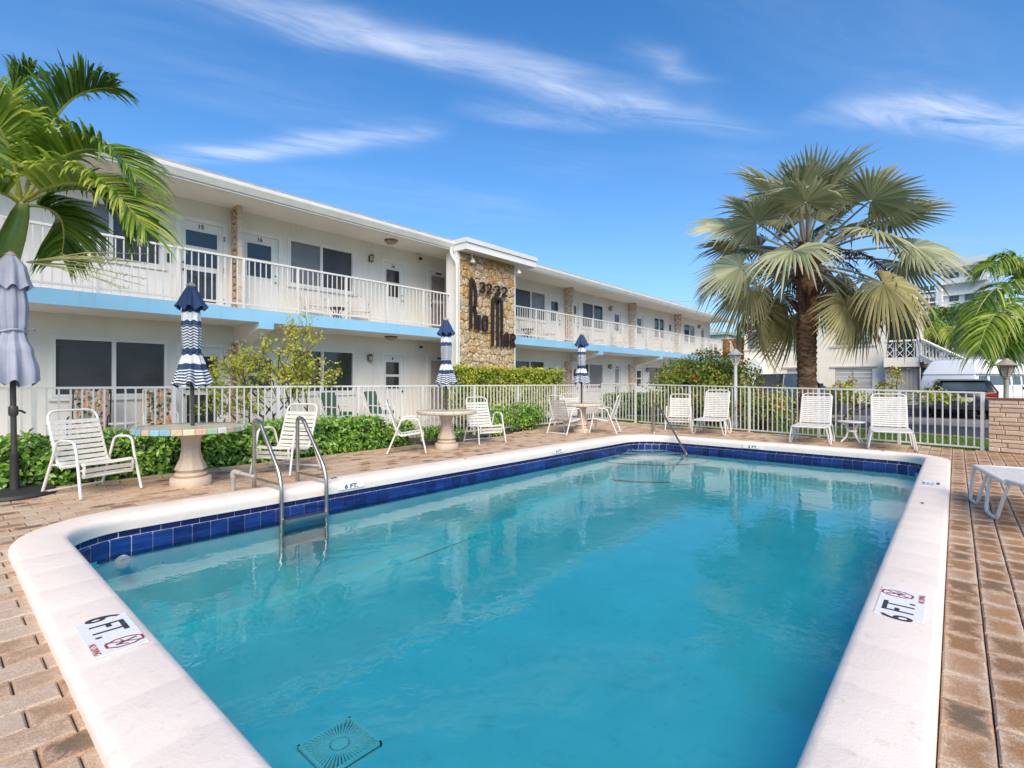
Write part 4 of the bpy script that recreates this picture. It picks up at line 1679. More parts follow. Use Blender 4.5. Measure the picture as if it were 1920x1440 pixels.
stroke('digit_three', digit3(11.49, 4.09, 0.25, 0.33), 0.062)
stroke('digit_two', digit2(11.80, 4.10, 0.25, 0.32), 0.062)
stroke('digit_three', digit3(12.19, 4.08, 0.26, 0.33), 0.062)
stroke('digit_two', digit2(12.52, 4.09, 0.28, 0.32), 0.062)
b = MB()
b.box(12.09, D0, 4.235, 12.16, D1, 4.285)
b.build('dash', M['letter'], sign, world=True)

# staircase at the far end
st = thing('staircase', None, None, (36.2 - 12, 11.6 - 13.4, 0))
st.parent = bld
b = MB()
for k in range(12):
    x = 36.2 + k * 0.30
    b.box(x, YR - 0.2, FL2 - (k + 1) * 0.22 - 0.12, x + 0.32, YR + 1.1, FL2 - (k + 1) * 0.22)
b.build('steps', M['cream_sill'], st, world=True)
b = MB()
b.prism([(36.15, 3.95), (36.15, 4.05), (39.9, 1.30), (39.9, 1.20)], 'y', YR - 0.23, YR - 0.15)
b.prism([(36.15, 2.75), (36.15, 3.0), (39.9, 0.25), (39.9, 0.0)], 'y', YR - 0.25, YR - 0.13)
b.build('stair_rail', M['gutter'], st, world=True)
me = None
for k in range(18):
    x = 36.25 + k * 0.2
    z = 2.95 - (x - 36.15) * 0.7333
    if me is None:
        b = MB()
        b.box(-0.035, -0.03, -0.02, 0.035, 0.03, 1.02)
        me = b.build('baluster', M['cream_sill'], st, loc=(x - 36.2, YR - 0.19 - 11.6, z)).data
    else:
        link_mesh('baluster', me, st, (x - 36.2, YR - 0.19 - 11.6, z))


# ------------------------------------------------------------------ pool fences
def fence(name, label, p0, p1, posts, zt0, zt1, zb=0.05, gap=0.1143, rail=0.034, cat='fence'):
    p0, p1 = Vector(p0), Vector(p1)
    d = p1 - p0
    L = d.length
    f = thing(name, label, cat, (p0.x, p0.y, 0), math.atan2(d.y, d.x))

    def zt(x):
        return zt0 + (zt1 - zt0) * x / L
    b = MB()
    w = rail / 2
    v = []
    for x in (0, L):
        v += [(x, -w, zt(x) - 0.03), (x, w, zt(x) - 0.03), (x, w, zt(x) - 0.004), (x, w * 0.6, zt(x)), (x, -w * 0.6, zt(x)), (x, -w, zt(x) - 0.004)]
    b.add(v, [(i, (i + 1) % 6, 6 + (i + 1) % 6, 6 + i) for i in range(6)] + [tuple(range(5, -1, -1)), tuple(range(6, 12))])
    b.build('top_rail', M['white_metal'], f)
    b = MB()
    b.box(0, -0.014, zb, L, 0.014, zb + 0.03)
    b.build('bottom_rail', M['white_metal'], f)
    pm = {}
    ps = [0.0] + sorted(posts) + [L]
    for p in sorted(posts):
        b = MB()
        b.box(-0.025, -0.025, -0.05, 0.025, 0.025, zt(p) - 0.031)
        b.build('post', M['white_metal'], f, loc=(p, 0, 0))
    for a, c in zip(ps[:-1], ps[1:]):
        n = max(1, round((c - a) / gap))
        for k in range(1, n):
            x = a + (c - a) * k / n
            h = zt(x) - 0.031 - zb - 0.031
            me = pm.get('m')
            if me is None:
                b = MB()
                b.box(-0.0095, -0.0095, 0, 0.0095, 0.0095, 1)
                o = b.build('picket', M['white_metal'], f, loc=(x, 0, zb + 0.031))
                pm['m'] = o.data
            else:
                o = link_mesh('picket', me, f, (x, 0, zb + 0.031))
            o.scale = (1, 1, h)
    return f


FY = 8.82
fence('pool_fence', 'long white picket fence behind the hedge, between the pool deck and the apartment building', (-2.0, FY), (14.50, FY),
      [x + 2.0 for x in (-0.72, 0.891, 2.423, 3.974, 5.533, 7.125, 8.725, 10.363, 12.019, 13.6)], 1.19, 1.165)
pr0, pr1 = Vector((12.655, -0.40)), Vector((14.215, 7.27))
dv = (pr1 - pr0).normalized()
fence('pool_fence', 'white picket fence behind the lounge chairs, in front of the parking lot', pr0, pr1,
      [(y - pr0.y) / dv.y for y in (0.86, 2.33, 3.9, 5.55)] + [0.03], 1.066, 1.19, 0.03)
g0, g1 = Vector((14.232, 7.37)), Vector((14.50, 8.74))
gt = fence('pool_gate', 'white picket gate with thick posts at the far corner of the pool deck', g0, g1, [0.02, (g1 - g0).length - 0.02], 1.205, 1.21, 0.06, 0.125, 0.04, 'gate')
b = MB()
b.box(0.02, -0.05, 0.86, 0.12, -0.028, 1.0)
b.build('latch', M['black'], gt)


# ------------------------------------------------------------------ furniture
TR = 0.0135


def profile_pts(prof, n=10):
    """a rounded polyline (y, z) sampled evenly; returns points and tangents by arc length"""
    p = fillet([V(0, y, z) for y, z in prof], 0.09, 6)
    d = [0]
    for a, c in zip(p[:-1], p[1:]):
        d.append(d[-1] + (c - a).length)
    return p, d


def at_len(p, d, s):
    for i in range(len(p) - 1):
        if d[i + 1] >= s or i == len(p) - 2:
            t = (s - d[i]) / (d[i + 1] - d[i])
            return p[i].lerp(p[i + 1], t), (p[i + 1] - p[i]).normalized()


def straps(root, prof, w, s0, s1, pitch, width, wrap=0.016, mat='strap', lift=0.0):
    p, d = profile_pts(prof)
    me = None
    n = int((s1 - s0) / pitch)
    for k in range(n + 1):
        c, t = at_len(p, d, s0 + k * pitch)
        if me is None:
            b = MB()
            # a flat band that sags slightly and wraps round the tube at each end
            N, hw = 6, w / 2
            sec = []
            for i in range(N + 1):
                x = -hw + w * i / N
                sec.append((x, wrap - 0.010 * math.sin(PI * i / N)))
            sec = [(-hw - wrap, -wrap * 0.9), (-hw - wrap * 1.05, wrap * 0.2)] + sec + [(hw + wrap * 1.05, wrap * 0.2), (hw + wrap, -wrap * 0.9)]
            vs, fs = [], []
            m = len(sec)
            for q in (-width / 2, width / 2):
                for x, z in sec:
                    vs.append((x, q, z))
            for q in (-width / 2, width / 2):
                for x, z in sec:
                    vs.append((x * 0.985, q * 0.98, z - 0.0045))
            for i in range(m - 1):
                fs += [(i, i + 1, m + i + 1, m + i), (2 * m + i, 3 * m + i, 3 * m + i + 1, 2 * m + i + 1), (i, 2 * m + i, 2 * m + i + 1, i + 1), (m + i, m + i + 1, 3 * m + i + 1, 3 * m + i)]
            b.add(vs, fs)
            o = b.build('strap', M[mat], root, True, fix=True)
            me = o.data
        else:
            o = link_mesh('strap', me, root)
        o.location = c
        # local y along the profile tangent, local z to the sitter's side
        o.rotation_euler = (math.atan2(t.z, t.y), 0, 0)
    return n + 1


def make_chair(label, loc, rz, group):
    """low strap armchair; the sitter faces local -y"""
    r = thing('patio_chair', label, 'chair', loc, rz, group)
    w = 0.50
    prof = [(-0.235, 0.225), (-0.265, 0.375), (0.17, 0.305), (0.385, 0.925)]
    p, d = profile_pts(prof)
    L = d[-1]
    b = MB()
    side = {}
    for sx in (-1, 1):
        side[sx] = [V(sx * w / 2, q.y, q.z) for q in p]
    loop = side[-1] + [V(-w / 2, *(p[-1].yz)), V(w / 2, *(p[-1].yz))] + side[1][::-1]
    top = p[-1]
    t = (p[-1] - p[-2]).normalized()
    # rounded head of the back
    head = fillet([V(-w / 2, *(top - t * 0.02).yz), V(-w / 2, *(top).yz), V(w / 2, *(top).yz), V(w / 2, *(top - t * 0.02).yz)], 0.01, 3)
    pathA = fillet([side[-1][0]] + side[-1][1:-1:2] + [V(-w / 2, *top.yz), V(w / 2, *top.yz)] + side[1][1:-1:2][::-1] + [side[1][0]], 0.11, 6)
    b.tube(pathA, TR, 8)
    b.tube([side[-1][0], side[1][0]], TR, 8)
    b.build('seat_frame', M['white_metal'], r, True)
    for sx in (-1, 1):
        b = MB()
        X = sx * (w / 2 + 0.045)
        b.tube(fillet([(X + sx * 0.02, -0.30, 0.012), (X, -0.215, 0.40), (X, -0.17, 0.615), (X, 0.12, 0.61), (X, 0.19, 0.42), (X + sx * 0.01, 0.36, 0.012)], 0.085, 6), TR * 1.1, 8)
        for q in ((-0.245, 0.30), (0.19, 0.34)):
            b.tube([(sx * w / 2, q[0], q[1]), (X, q[0] + (0.02 if q[0] < 0 else 0.01), q[1])], TR * 0.8, 6)
        b.build('side_frame', M['white_metal'], r, True)
    b = MB()
    b.tube([(-w / 2 - 0.05, 0.345, 0.045), (w / 2 + 0.05, 0.345, 0.045)], TR * 0.9, 8)
    b.build('crossbar', M['white_metal'], r, True)
    straps(r, prof, w, 0.015, L - 0.13, 0.0605, 0.046)
    return r


def wc(cx, cy):
    return (cx, cy, 0)


CG = 'white strap armchairs on the pool deck'
chair = make_chair('white strap armchair next to the lilac grey parasol, facing the pool', (1.24, 7.34, 0), R(22), CG)
# rz turns local -y (the way the sitter faces)
dup(chair, (3.27, 7.03, 0), R(-64), 'white strap armchair standing behind the pool ladder rails', CG)
dup(chair, (5.64, 7.36, 0), R(52), 'white strap armchair seen side-on, facing the middle terrazzo table from the ladder side', CG)
dup(chair, (7.53, 7.29, 0), R(-15), 'white strap armchair on the gate side of the middle terrazzo table, facing the pool', CG)
dup(chair, (10.08, 7.05, 0), R(85), 'white strap armchair at the far table, on its side nearer the ladder', CG)
dup(chair, (11.15, 7.60, 0), R(-40), 'white strap armchair behind the far table, mostly hidden by its pedestal', CG)
dup(chair, (10.90, 6.50, 0), R(-160), 'white strap armchair at the far table, on its side nearer the handrail', CG)
dup(chair, (12.83, 5.42, 0), R(-72), 'white strap armchair by the red flowering bush, next to the lounge chair', CG)
BG_ = 'white strap armchairs on the upper balcony'
for x, y, rz, l in ((6.72, 12.75, -8, 'white strap armchair on the balcony under the window beside door 16'),
                    (8.05, 12.78, -18, 'white strap armchair on the balcony, on the downpipe side of the little black table'),
                    (14.55, 12.75, 10, 'white strap armchair on the balcony tight against the stone pier'), (15.75, 12.75, -15, 'white strap armchair on the balcony under the first window past the stone pier'),
                    (16.75, 12.7, 15, 'white strap armchair on the balcony beside the first door past the stone pier'),
                    (20.6, 12.7, 15, 'white strap armchair on the far balcony just past the first breeze-block fin'), (22.9, 12.7, -35, 'white strap armchair on the far balcony turned sideways under a wall lamp'),
                    (26.9, 12.7, 20, 'white strap armchair on the balcony near the second breeze-block fin'), (28.6, 12.7, -20, 'white strap armchair on the balcony farthest along, by the stair end')):
    o = dup(chair, (x, y, FL2), R(rz), l, BG_)


def make_small_table(name, label, loc, h, r, mat, group=None):
    t = thing(name, label, 'table', loc, 0, group)
    b = MB()
    b.lathe([(r * 0.97, h - 0.03), (r, h - 0.02), (r, h - 0.006), (r * 0.97, h)], 28)
    b.build('tabletop', mat, t, True)
    for k in range(4):
        a = PI / 4 + k * PI / 2
        ca, sa = math.cos(a), math.sin(a)
        b = MB()
        b.tube([(ca * q, sa * q, z) for q, z in ((r * 0.88, h - 0.03), (r * 0.55, h * 0.82), (r * 0.36, h * 0.6), (r * 0.36, h * 0.48), (r * 0.5, h * 0.25), (r * 0.95, 0.01))], 0.016, 8)
        b.build('leg', mat, t, True)
    b = MB()
    b.lathe([(r * 0.36, h * 0.50), (r * 0.40, h * 0.50), (r * 0.40, h * 0.58), (r * 0.36, h * 0.58)], 24)
    b.build('leg_ring', mat, t, True)
    return t


make_small_table('side_table', 'round white side table with curved legs between two lounge chairs', (12.55, 1.62, 0), 0.44, 0.25, M['white_metal'])
make_small_table('balcony_table', 'small black round table between two chairs on the balcony', (7.42, 12.85, FL2), 0.42, 0.24, M['black'])
make_small_table('balcony_table', 'small black round table on the balcony just past the stone pier', (15.2, 12.45, FL2), 0.42, 0.24, M['black'])
make_small_table('patio_table', 'small white table between the two floral cushioned chairs', (2.55, 12.55, 0.0), 0.44, 0.28, M['white_metal'])


def make_lounge(label, loc, rz, back, group):
    """strap chaise; local -y is the foot end; back: angle of the backrest"""
    r = thing('lounge_chair', label, 'lounge chair', loc, rz, group)
    w = 0.60
    hz = 0.35
    L0 = 1.02
    ba = R(back)
    hinge = V(0, 0.0, hz)
    bl = 0.74
    seat = [(-L0, hz - 0.04), (-L0 + 0.02, hz), (0, hz)]
    b = MB()
    b.tube(fillet([(-w / 2, 0.06, hz), (-w / 2, -L0, hz), (w / 2, -L0, hz), (w / 2, 0.06, hz)], 0.07, 6), TR * 1.15, 8)
    b.tube([(-w / 2, 0.06, hz), (w / 2, 0.06, hz)], TR, 8)
    b.build('seat_frame', M['white_metal'], r, True)
    b = MB()
    cb, sb = math.cos(ba), math.sin(ba)

    def bp(x, q):
        return (x, q * cb, hz + 0.012 + q * sb)
    b.tube(fillet([bp(-w / 2 + 0.02, 0), bp(-w / 2 + 0.02, bl), bp(w / 2 - 0.02, bl), bp(w / 2 - 0.02, 0)], 0.10, 7), TR * 1.1, 8)
    b.build('back_frame', M['white_metal'], r, True)
    for sx in (-1, 1):
        X = sx * (w / 2 + 0.02)
        for y0, y1 in ((-0.98, -0.52), (-0.38, 0.14)):
            b = MB()
            b.tube(fillet([(X - sx * 0.02, y0 - 0.01, hz - 0.005), (X, y0, hz - 0.12), (X + sx * 0.035, y0 + 0.08, 0.013), (X + sx * 0.035, y1 - 0.10, 0.013), (X, y1 - 0.02, hz - 0.10), (X - sx * 0.02, y1, hz - 0.012)], 0.06, 6), TR * 1.1, 8)
            b.build('leg_loop', M['white_metal'], r, True)
    b = MB()
    q = bl * 0.45
    if back > 20:
        for sx in (-1, 1):
            b.tube([bp(sx * (w / 2 - 0.03), q), (sx * (w / 2 - 0.03), q * cb + 0.20, hz - 0.02)], TR * 0.8, 6)
        b.tube([(-w / 2 + 0.03, q * cb + 0.20, hz - 0.02), (w / 2 - 0.03, q * cb + 0.20, hz - 0.02)], TR * 0.8, 6)
        for sx in (-1, 1):
            b.tube([(sx * (w / 2 - 0.0), 0.06, hz), (sx * (w / 2 - 0.03), q * cb + 0.22, hz - 0.02)], TR, 6)
        b.build('back_support', M['white_metal'], r, True)
    straps(r, [(-L0 - 0.0, hz - 0.03), (-L0, hz), (0, hz)], w, 0.05, 0.03 + L0 - 0.03, 0.051, 0.044)
    straps(r, [(0, hz + 0.012), (bl * cb, hz + 0.012 + bl * sb)], w - 0.04, 0.035, bl - 0.085, 0.0475, 0.036)
    return r


LG = 'white strap lounge chairs along the fence'
# local -y (foot) must point to -x for the chairs on the far side: rz = -90 deg
make_lounge('white lounge chair in front of the red flowering bush, backrest nearly upright', (12.92, 4.52, 0), R(-82), 66, LG)
make_lounge('white lounge chair with raised back on the palm side of the white side table', (12.52, 2.28, 0), R(-86), 58, LG)
make_lounge('white lounge chair with raised back next to the brick wall', (12.35, 0.98, 0), R(-83), 60, LG)
make_lounge('white lounge chair lying flat on the stained pavers beside the pool coping', (6.42, -0.62, 0), R(100), 4, LG)


def pedestal_table(label, loc, r, h, edge, group='pedestal tables under the parasols'):
    t = thing('pedestal_table', label, 'table', loc, rng.uniform(0, 1), group)
    b = MB()
    b.lathe([(0.215, 0.0), (0.222, 0.02), (0.218, 0.095), (0.205, 0.11)], 36)
    b.lathe([(0.16, 0.112), (0.175, 0.135), (0.165, 0.16), (0.135, 0.165)], 36)
    b.build('pedestal_base', M['cast'], t, True)
    b = MB()
    b.lathe([(0.135, 0.163), (0.172, 0.20), (0.160, 0.235), (0.118, 0.33), (0.098, 0.44), (0.104, 0.55), (0.135, h - 0.09), (0.16, h - 0.07)], 8, rot=PI / 8)
    b.build('pedestal_shaft', M['cast'], t)
    b = MB()
    if edge:
        b.lathe([(r * 0.5, h - 0.07), (r - 0.008, h - 0.062), (r - 0.006, h - 0.001), (0.02, h)], 64)
        b.build('tabletop', M['mosaic'], t)
        n = 32
        for k in range(n):
            a0, a1 = 2 * PI * (k + 0.04) / n, 2 * PI * (k + 0.96) / n
            e = MB()
            vs = []
            for rr, zz in ((r - 0.012, h - 0.062), (r + 0.004, h - 0.060), (r + 0.004, h - 0.008), (r - 0.004, h + 0.002), (r - 0.05, h + 0.003)):
                for a in (a0, (a0 + a1) / 2, a1):
                    vs.append((rr * math.cos(a), rr * math.sin(a), zz))
            fs = []
            for i in range(4):
                for j in range(2):
                    fs.append((i * 3 + j, i * 3 + j + 1, i * 3 + j + 4, i * 3 + j + 3))
            e.add(vs, fs)
            e.build('edge_tile', M['edge%d' % ((k * 5 + (k // 7)) % 8)], t, fix=False)
    else:
        b.lathe([(r * 0.6, h - 0.075), (r - 0.02, h - 0.07), (r, h - 0.05), (r + 0.002, h - 0.02), (r - 0.015, h), (r - 0.09, h + 0.002)], 64)
        b.build('tabletop_rim', M['terrazzo'], t, True)
        b = MB()
        b.lathe([(r - 0.09, h + 0.003), (0.03, h + 0.004)], 64)
        b.build('mosaic_inlay', M['mosaic'], t)
    return t


T1, T2, T3 = (2.10, 6.99, 0), (6.39, 7.19, 0), (10.62, 6.97, 0)
pedestal_table('round pedestal table with a rim of pastel tiles under the first striped parasol', T1, 0.585, 0.715, True)
pedestal_table('pedestal table with pebbled rim under the parasol in front of the stone pier corner', T2, 0.56, 0.72, False)
pedestal_table('pedestal table with pebbled rim near the gate, ringed by three chairs', T3, 0.54, 0.72, False)


def umb_fold(ph, amp, k=8):
    return lambda a, i: 1 + amp * math.cos(k * a + ph) + amp * 0.35 * math.cos(3 * a + ph * 2 + i * 0.1)


def closed_parasol(name, label, loc, lean, mat, prof, cap, top, group=None, pole=(0.0, 2.35), base=False, ph=0.4, canopy_tint=True):
    u = thing(name, label, 'parasol', loc, 0, group)
    u.rotation_euler = (lean[0], lean[1], ph)
    b = MB()
    n, fold = 96, umb_fold(ph, 0.13)
    vs, fs, tt = [], [], []
    k = len(prof)
    # refine the profile
    pr = []
    for (r0, z0), (r1, z1) in zip(prof[:-1], prof[1:]):
        m = max(1, int(abs(z1 - z0) / 0.02))
        for i in range(m):
            t = i / m
            t2 = t * t * (3 - 2 * t)
            pr.append((r0 + (r1 - r0) * t2, z0 + (z1 - z0) * t))
    pr.append(prof[-1])
    zb = pr[0][1]
    for i, (r, z) in enumerate(pr):
        hem = max(0.0, 1 - (z - zb) / 0.30)
        for j in range(n):
            a = 2 * PI * j / n
            f = math.cos(8 * a + ph)
            q = r * (1 + (0.10 + 0.13 * hem) * f + 0.05 * math.cos(3 * a + ph * 2 + z * 2) + 0.02 * math.cos(24 * a + z * 5))
            dz = (-0.055 * hem * (0.5 - 0.5 * f)) + 0.02 * hem * math.cos(3 * a + 1 + ph)
            vs.append((q * math.cos(a), q * math.sin(a), z + dz))
            tt.append(z + 0.010 * f)
    for i in range(len(pr) - 1):
        for j in range(n):
            fs.append((i * n + j, i * n + (j + 1) % n, (i + 1) * n + (j + 1) % n, (i + 1) * n + j))
    b.add(vs, fs, tt)
    b.build('canopy', mat, u, True, tints=True, angle=75)
    # vent cap, lobed
    b = MB()
    vs, fs, tt = [], [], []
    for i, (r, z) in enumerate(cap):
        t = i / (len(cap) - 1)
        for j in range(n):
            a = 2 * PI * j / n
            f = math.cos(8 * a + ph)
            w = 0.16 * (1 - t)
            vs.append((r * (1 + w * f) * math.cos(a), r * (1 + w * f) * math.sin(a), z - 0.05 * (1 - t) * (0.5 - 0.5 * f)))
            tt.append(2.5)
    for i in range(len(cap) - 1):
        for j in range(n):
            fs.append((i * n + j, i * n + (j + 1) % n, (i + 1) * n + (j + 1) % n, (i + 1) * n + j))
    b.add(vs, fs, tt)
    b.build('vent_cap', mat, u, True, tints=True, angle=75)
    b = MB()
    b.lathe([(0.045, top - 0.02), (0.055, top - 0.005), (0.05, top + 0.005), (0.03, top + 0.025), (0.012, top + 0.04)], 20)
    b.build('finial', M['galv'], u, True)
    b = MB()
    b.tube([(0, 0, pole[0]), (0, 0, pole[1])], 0.0225 if not base else 0.026, 14)
    b.build('pole', M['umb_pole'], u, True)
    return u


SPROF = [(0.182, 1.235), (0.158, 1.32), (0.126, 1.46), (0.098, 1.585), (0.084, 1.63), (0.092, 1.70), (0.098, 1.88), (0.094, 2.05), (0.086, 2.15), (0.075, 2.30)]
SCAP = [(0.158, 2.165), (0.135, 2.21), (0.09, 2.32), (0.045, 2.405)]
UG = 'closed navy and white striped parasols'
PARA = []
for loc, lean, ph, l in (((T1[0] + 0.03, T1[1] + 0.02, 0), (0.0, -0.012), 0.4, 'closed navy and white striped parasol standing in the pastel-tiled table'),
                     ((T2[0], T2[1], 0), (0.008, 0.02), 1.5, 'closed navy and white striped parasol in front of the white downpipe'),
                     ((T3[0], T3[1], 0), (0.0, 0.0), 2.4, 'closed navy and white striped parasol farthest from the ladder, by the gate')):
    u = closed_parasol('parasol', l, loc, lean, M['stripe'], SPROF, SCAP, 2.42, UG, (0.72, 2.40), ph=ph)
    b = MB()
    b.lathe([(0.088, 1.60), (0.098, 1.612), (0.098, 1.645), (0.088, 1.655)], 24)
    b.build('tie_strap', plain('navy_strap', (0.02, 0.04, 0.10), 0.8), u, True)
U0 = (0.63, 7.79, 0)
GPROF = [(0.185, 1.26), (0.189, 1.38), (0.163, 1.58), (0.116, 1.74), (0.103, 1.79), (0.118, 1.88), (0.129, 2.08), (0.112, 2.28), (0.086, 2.48)]
GCAP = [(0.155, 2.30), (0.138, 2.38), (0.12, 2.52), (0.05, 2.62)]
u = closed_parasol('parasol', 'closed lilac grey parasol on a black stand beside an armchair', U0, (0.0, -0.02), M['grey_canvas'], GPROF, GCAP, 2.63, None, (0.06, 2.62), True, 0.9)
b = MB()
b.lathe([(0.335, 0.0), (0.345, 0.02), (0.335, 0.05), (0.28, 0.062), (0.06, 0.078)], 48)
b.build('stand_disc', M['base_black'], u, True)
b = MB()
b.lathe([(0.045, 0.07), (0.040, 0.12), (0.036, 0.42), (0.040, 0.43), (0.040, 0.47), (0.030, 0.48)], 20)
b.build('stand_socket', M['base_black'], u, True)
b = MB()
b.tube([(0.026, 0, 0.93), (0.075, -0.02, 0.93), (0.10, -0.05, 0.90)], 0.012, 8)
b.lathe([(0.036, 0.88), (0.042, 0.90), (0.042, 0.97), (0.036, 0.985)], 20)
b.build('crank', M['umb_pole'], u, True)
b = MB()
b.tube([(0.110 * math.cos(a) * 1.05, 0.110 * math.sin(a) * 1.05, 1.80 + 0.02 * math.sin(a * 2)) for a in [2 * PI * k / 30 for k in range(30)]], 0.012, 6, True)
b.tube([(0.08, -0.08, 1.80), (0.12, -0.13, 1.84), (0.15, -0.13, 1.81), (0.11, -0.10, 1.78)], 0.008, 6)
b.build('tie_cord', M['grey_canvas'], u, True)


# patio chairs behind the fence, with cushions
def cushion_chair(label, loc, rz, mat, frame, group, tall):
    c = thing('cushioned_chair', label, 'chair', loc, rz, group)
    w = 0.58
    b = MB()
    for sx in (-1, 1):
        X = sx * w / 2
        b.tube(fillet([(X, -0.32, 0.01), (X, -0.30, 0.58), (X, 0.20, 0.60), (X, 0.34, 0.01)], 0.1, 6), 0.014, 8)
        b.tube([(X, 0.12, 0.36), (X, 0.30, 0.62), (X, 0.42, tall)], 0.013, 8)
    b.tube([(-w / 2, 0.42, tall), (w / 2, 0.42, tall)], 0.013, 8)
    b.tube([(-w / 2, -0.28, 0.35), (w / 2, -0.28, 0.35)], 0.013, 8)
    b.build('chair_frame', frame, c, True)
    for nm, X, l in (('seat_cushion', Matrix.Translation((0, -0.30, 0.37)), 0.50), ('back_cushion', Matrix.Translation((0, 0.15, 0.42)) @ Matrix.Rotation(R(70), 4, 'X'), tall - 0.36)):
        b = MB()
        N = 6
        for k in range(N):       # quilted channels
            x0 = -w / 2 + 0.03 + (w - 0.06) * k / N
            x1 = x0 + (w - 0.06) / N
            xm = (x0 + x1) / 2
            b.add([(x0, 0, 0), (x1, 0, 0), (x1, l, 0), (x0, l, 0), (x0, 0.0, 0.055), (xm, 0.0, 0.085), (x1, 0.0, 0.055), (x0, l, 0.055), (xm, l, 0.085), (x1, l, 0.055)],
                  [(0, 3, 2, 1), (0, 1, 6, 5, 4), (3, 7, 8, 9, 2), (4, 5, 8, 7), (5, 6, 9, 8), (0, 4, 7, 3), (1, 2, 9, 6)], X=X)
        b.build(nm, mat, c, fix=False)
    return c


FGp = 'patio chairs with floral cushions by the ground floor window'
cushion_chair('chair with floral cushion under the ground floor window, on the lilac parasol side', (2.05, 12.55, 0), R(-15), M['floral'], M['black'], FGp, 1.06)
cushion_chair('chair with floral cushion by the ground floor screen door', (3.22, 12.6, 0), R(-12), M['floral'], M['white_metal'], FGp, 1.08)
GGp = 'patio chairs with green cushions behind the fence'
cushion_chair('white chair with green cushion next to the yellow-green shrub, behind the fence', (7.15, 12.4, 0), R(20), M['cushion'], M['white_metal'], GGp, 0.92)
cushion_chair('white chair with green cushion below the ground floor wall lamp', (8.35, 12.2, 0), R(25), M['cushion'], M['white_metal'], GGp, 0.94)

# ------------------------------------------------------------------ pool metalwork
lad = thing('pool_ladder', 'stainless steel pool ladder with two looped rails', 'ladder', (2.78, 5.9, 0))
for X in (2.535, 3.06):
    b = MB()
    b.tube(fillet([(X, 6.245, -0.03), (X, 6.245, 0.805), (X, 6.10, 0.79), (X, 5.60, 0.26), (X, 5.54, 0.10), (X, 5.54, -0.64)], 0.11, 8), 0.0235, 14)
    b.build('ladder_rail', M['steel'], lad, True, world=True)
    b = MB()
    b.tube([(X, 6.245, 0.118), (X, 5.545, 0.118)], 0.017, 10)
    b.build('cross_tube', M['steel'], lad, True, world=True)
for z in (-0.25, -0.40, -0.53):
    b = MB()
    b.cbox(2.555, 5.46, z - 0.030, 3.04, 5.585, z, 0.008)
    b.build('ladder_step', M['steel'], lad, world=True)
hr = thing('pool_handrail', 'slanting stainless steel handrail beside the corner pool steps', 'handrail', (11.78, 5.55, 0))
b = MB()
b.tube(fillet([(11.80, 5.62, -0.03), (11.80, 5.62, 0.73), (11.66, 5.455, 0.68), (10.58, 4.30, -0.29), (10.57, 4.28, -0.42)], 0.13, 8), 0.0235, 14)
b.tube([(11.87, 5.71, -0.03), (11.87, 5.71, 0.60), (11.81, 5.64, 0.70)], 0.019, 12)
b.build('handrail_tube', M['steel'], hr, True, world=True)
b = MB()
b.lathe([(0.05, 0), (0.045, 0.012), (0.022, 0.018)], 20, c=(11.80, 5.62, 0.0))
b.build('rail_collar', M['steel'], hr, True, world=True)
pv = thing('pvc_pipe', 'grey pvc pipe elbow standing out of the deck beside the pool ladder', 'pipe', (2.30, 6.24, 0))
b = MB()
b.tube(fillet([(2.30, 6.24, -0.02), (2.30, 6.24, 0.225), (2.455, 6.02, 0.165)], 0.04, 5), 0.0235, 12)
b.build('pipe_run', M['pvc'], pv, True, world=True)
b = MB()
b.tube(fillet([(2.30, 6.24, 0.15), (2.30, 6.24, 0.226), (2.355, 6.16, 0.205)], 0.035, 5), 0.030, 12)
b.build('pipe_elbow', M['pvc'], pv, True, world=True)
for i, (x, y) in enumerate(((3.33, 5.82), (5.55, 5.80), (11.2, 0.98), (6.53, 0.25))):
    a = rng.uniform(0, 3)
    X = Matrix.Translation((x, y, 0.064 + drop(x))) @ Matrix.Rotation(a, 4, 'Z')
    b = MB()
    b.add([(-0.035, 0, 0.002), (0, -0.014, 0.012), (0.04, 0.002, 0.004), (0, 0.016, 0.010), (0.0, 0, 0.004)], [(0, 1, 4), (1, 2, 4), (2, 3, 4), (3, 0, 4)], X=X)
    o = b.build('fallen_leaf', M['black'], fix=False)
    tag(o, ('dark curled leaf on the coping beside the ladder', 'dark curled leaf on the coping in front of the middle table', 'dark curled leaf on the coping in front of the last lounge chair', 'dark curled leaf on the coping on the flat lounge chair side')[i], 'leaf', 'fallen leaves on the coping')


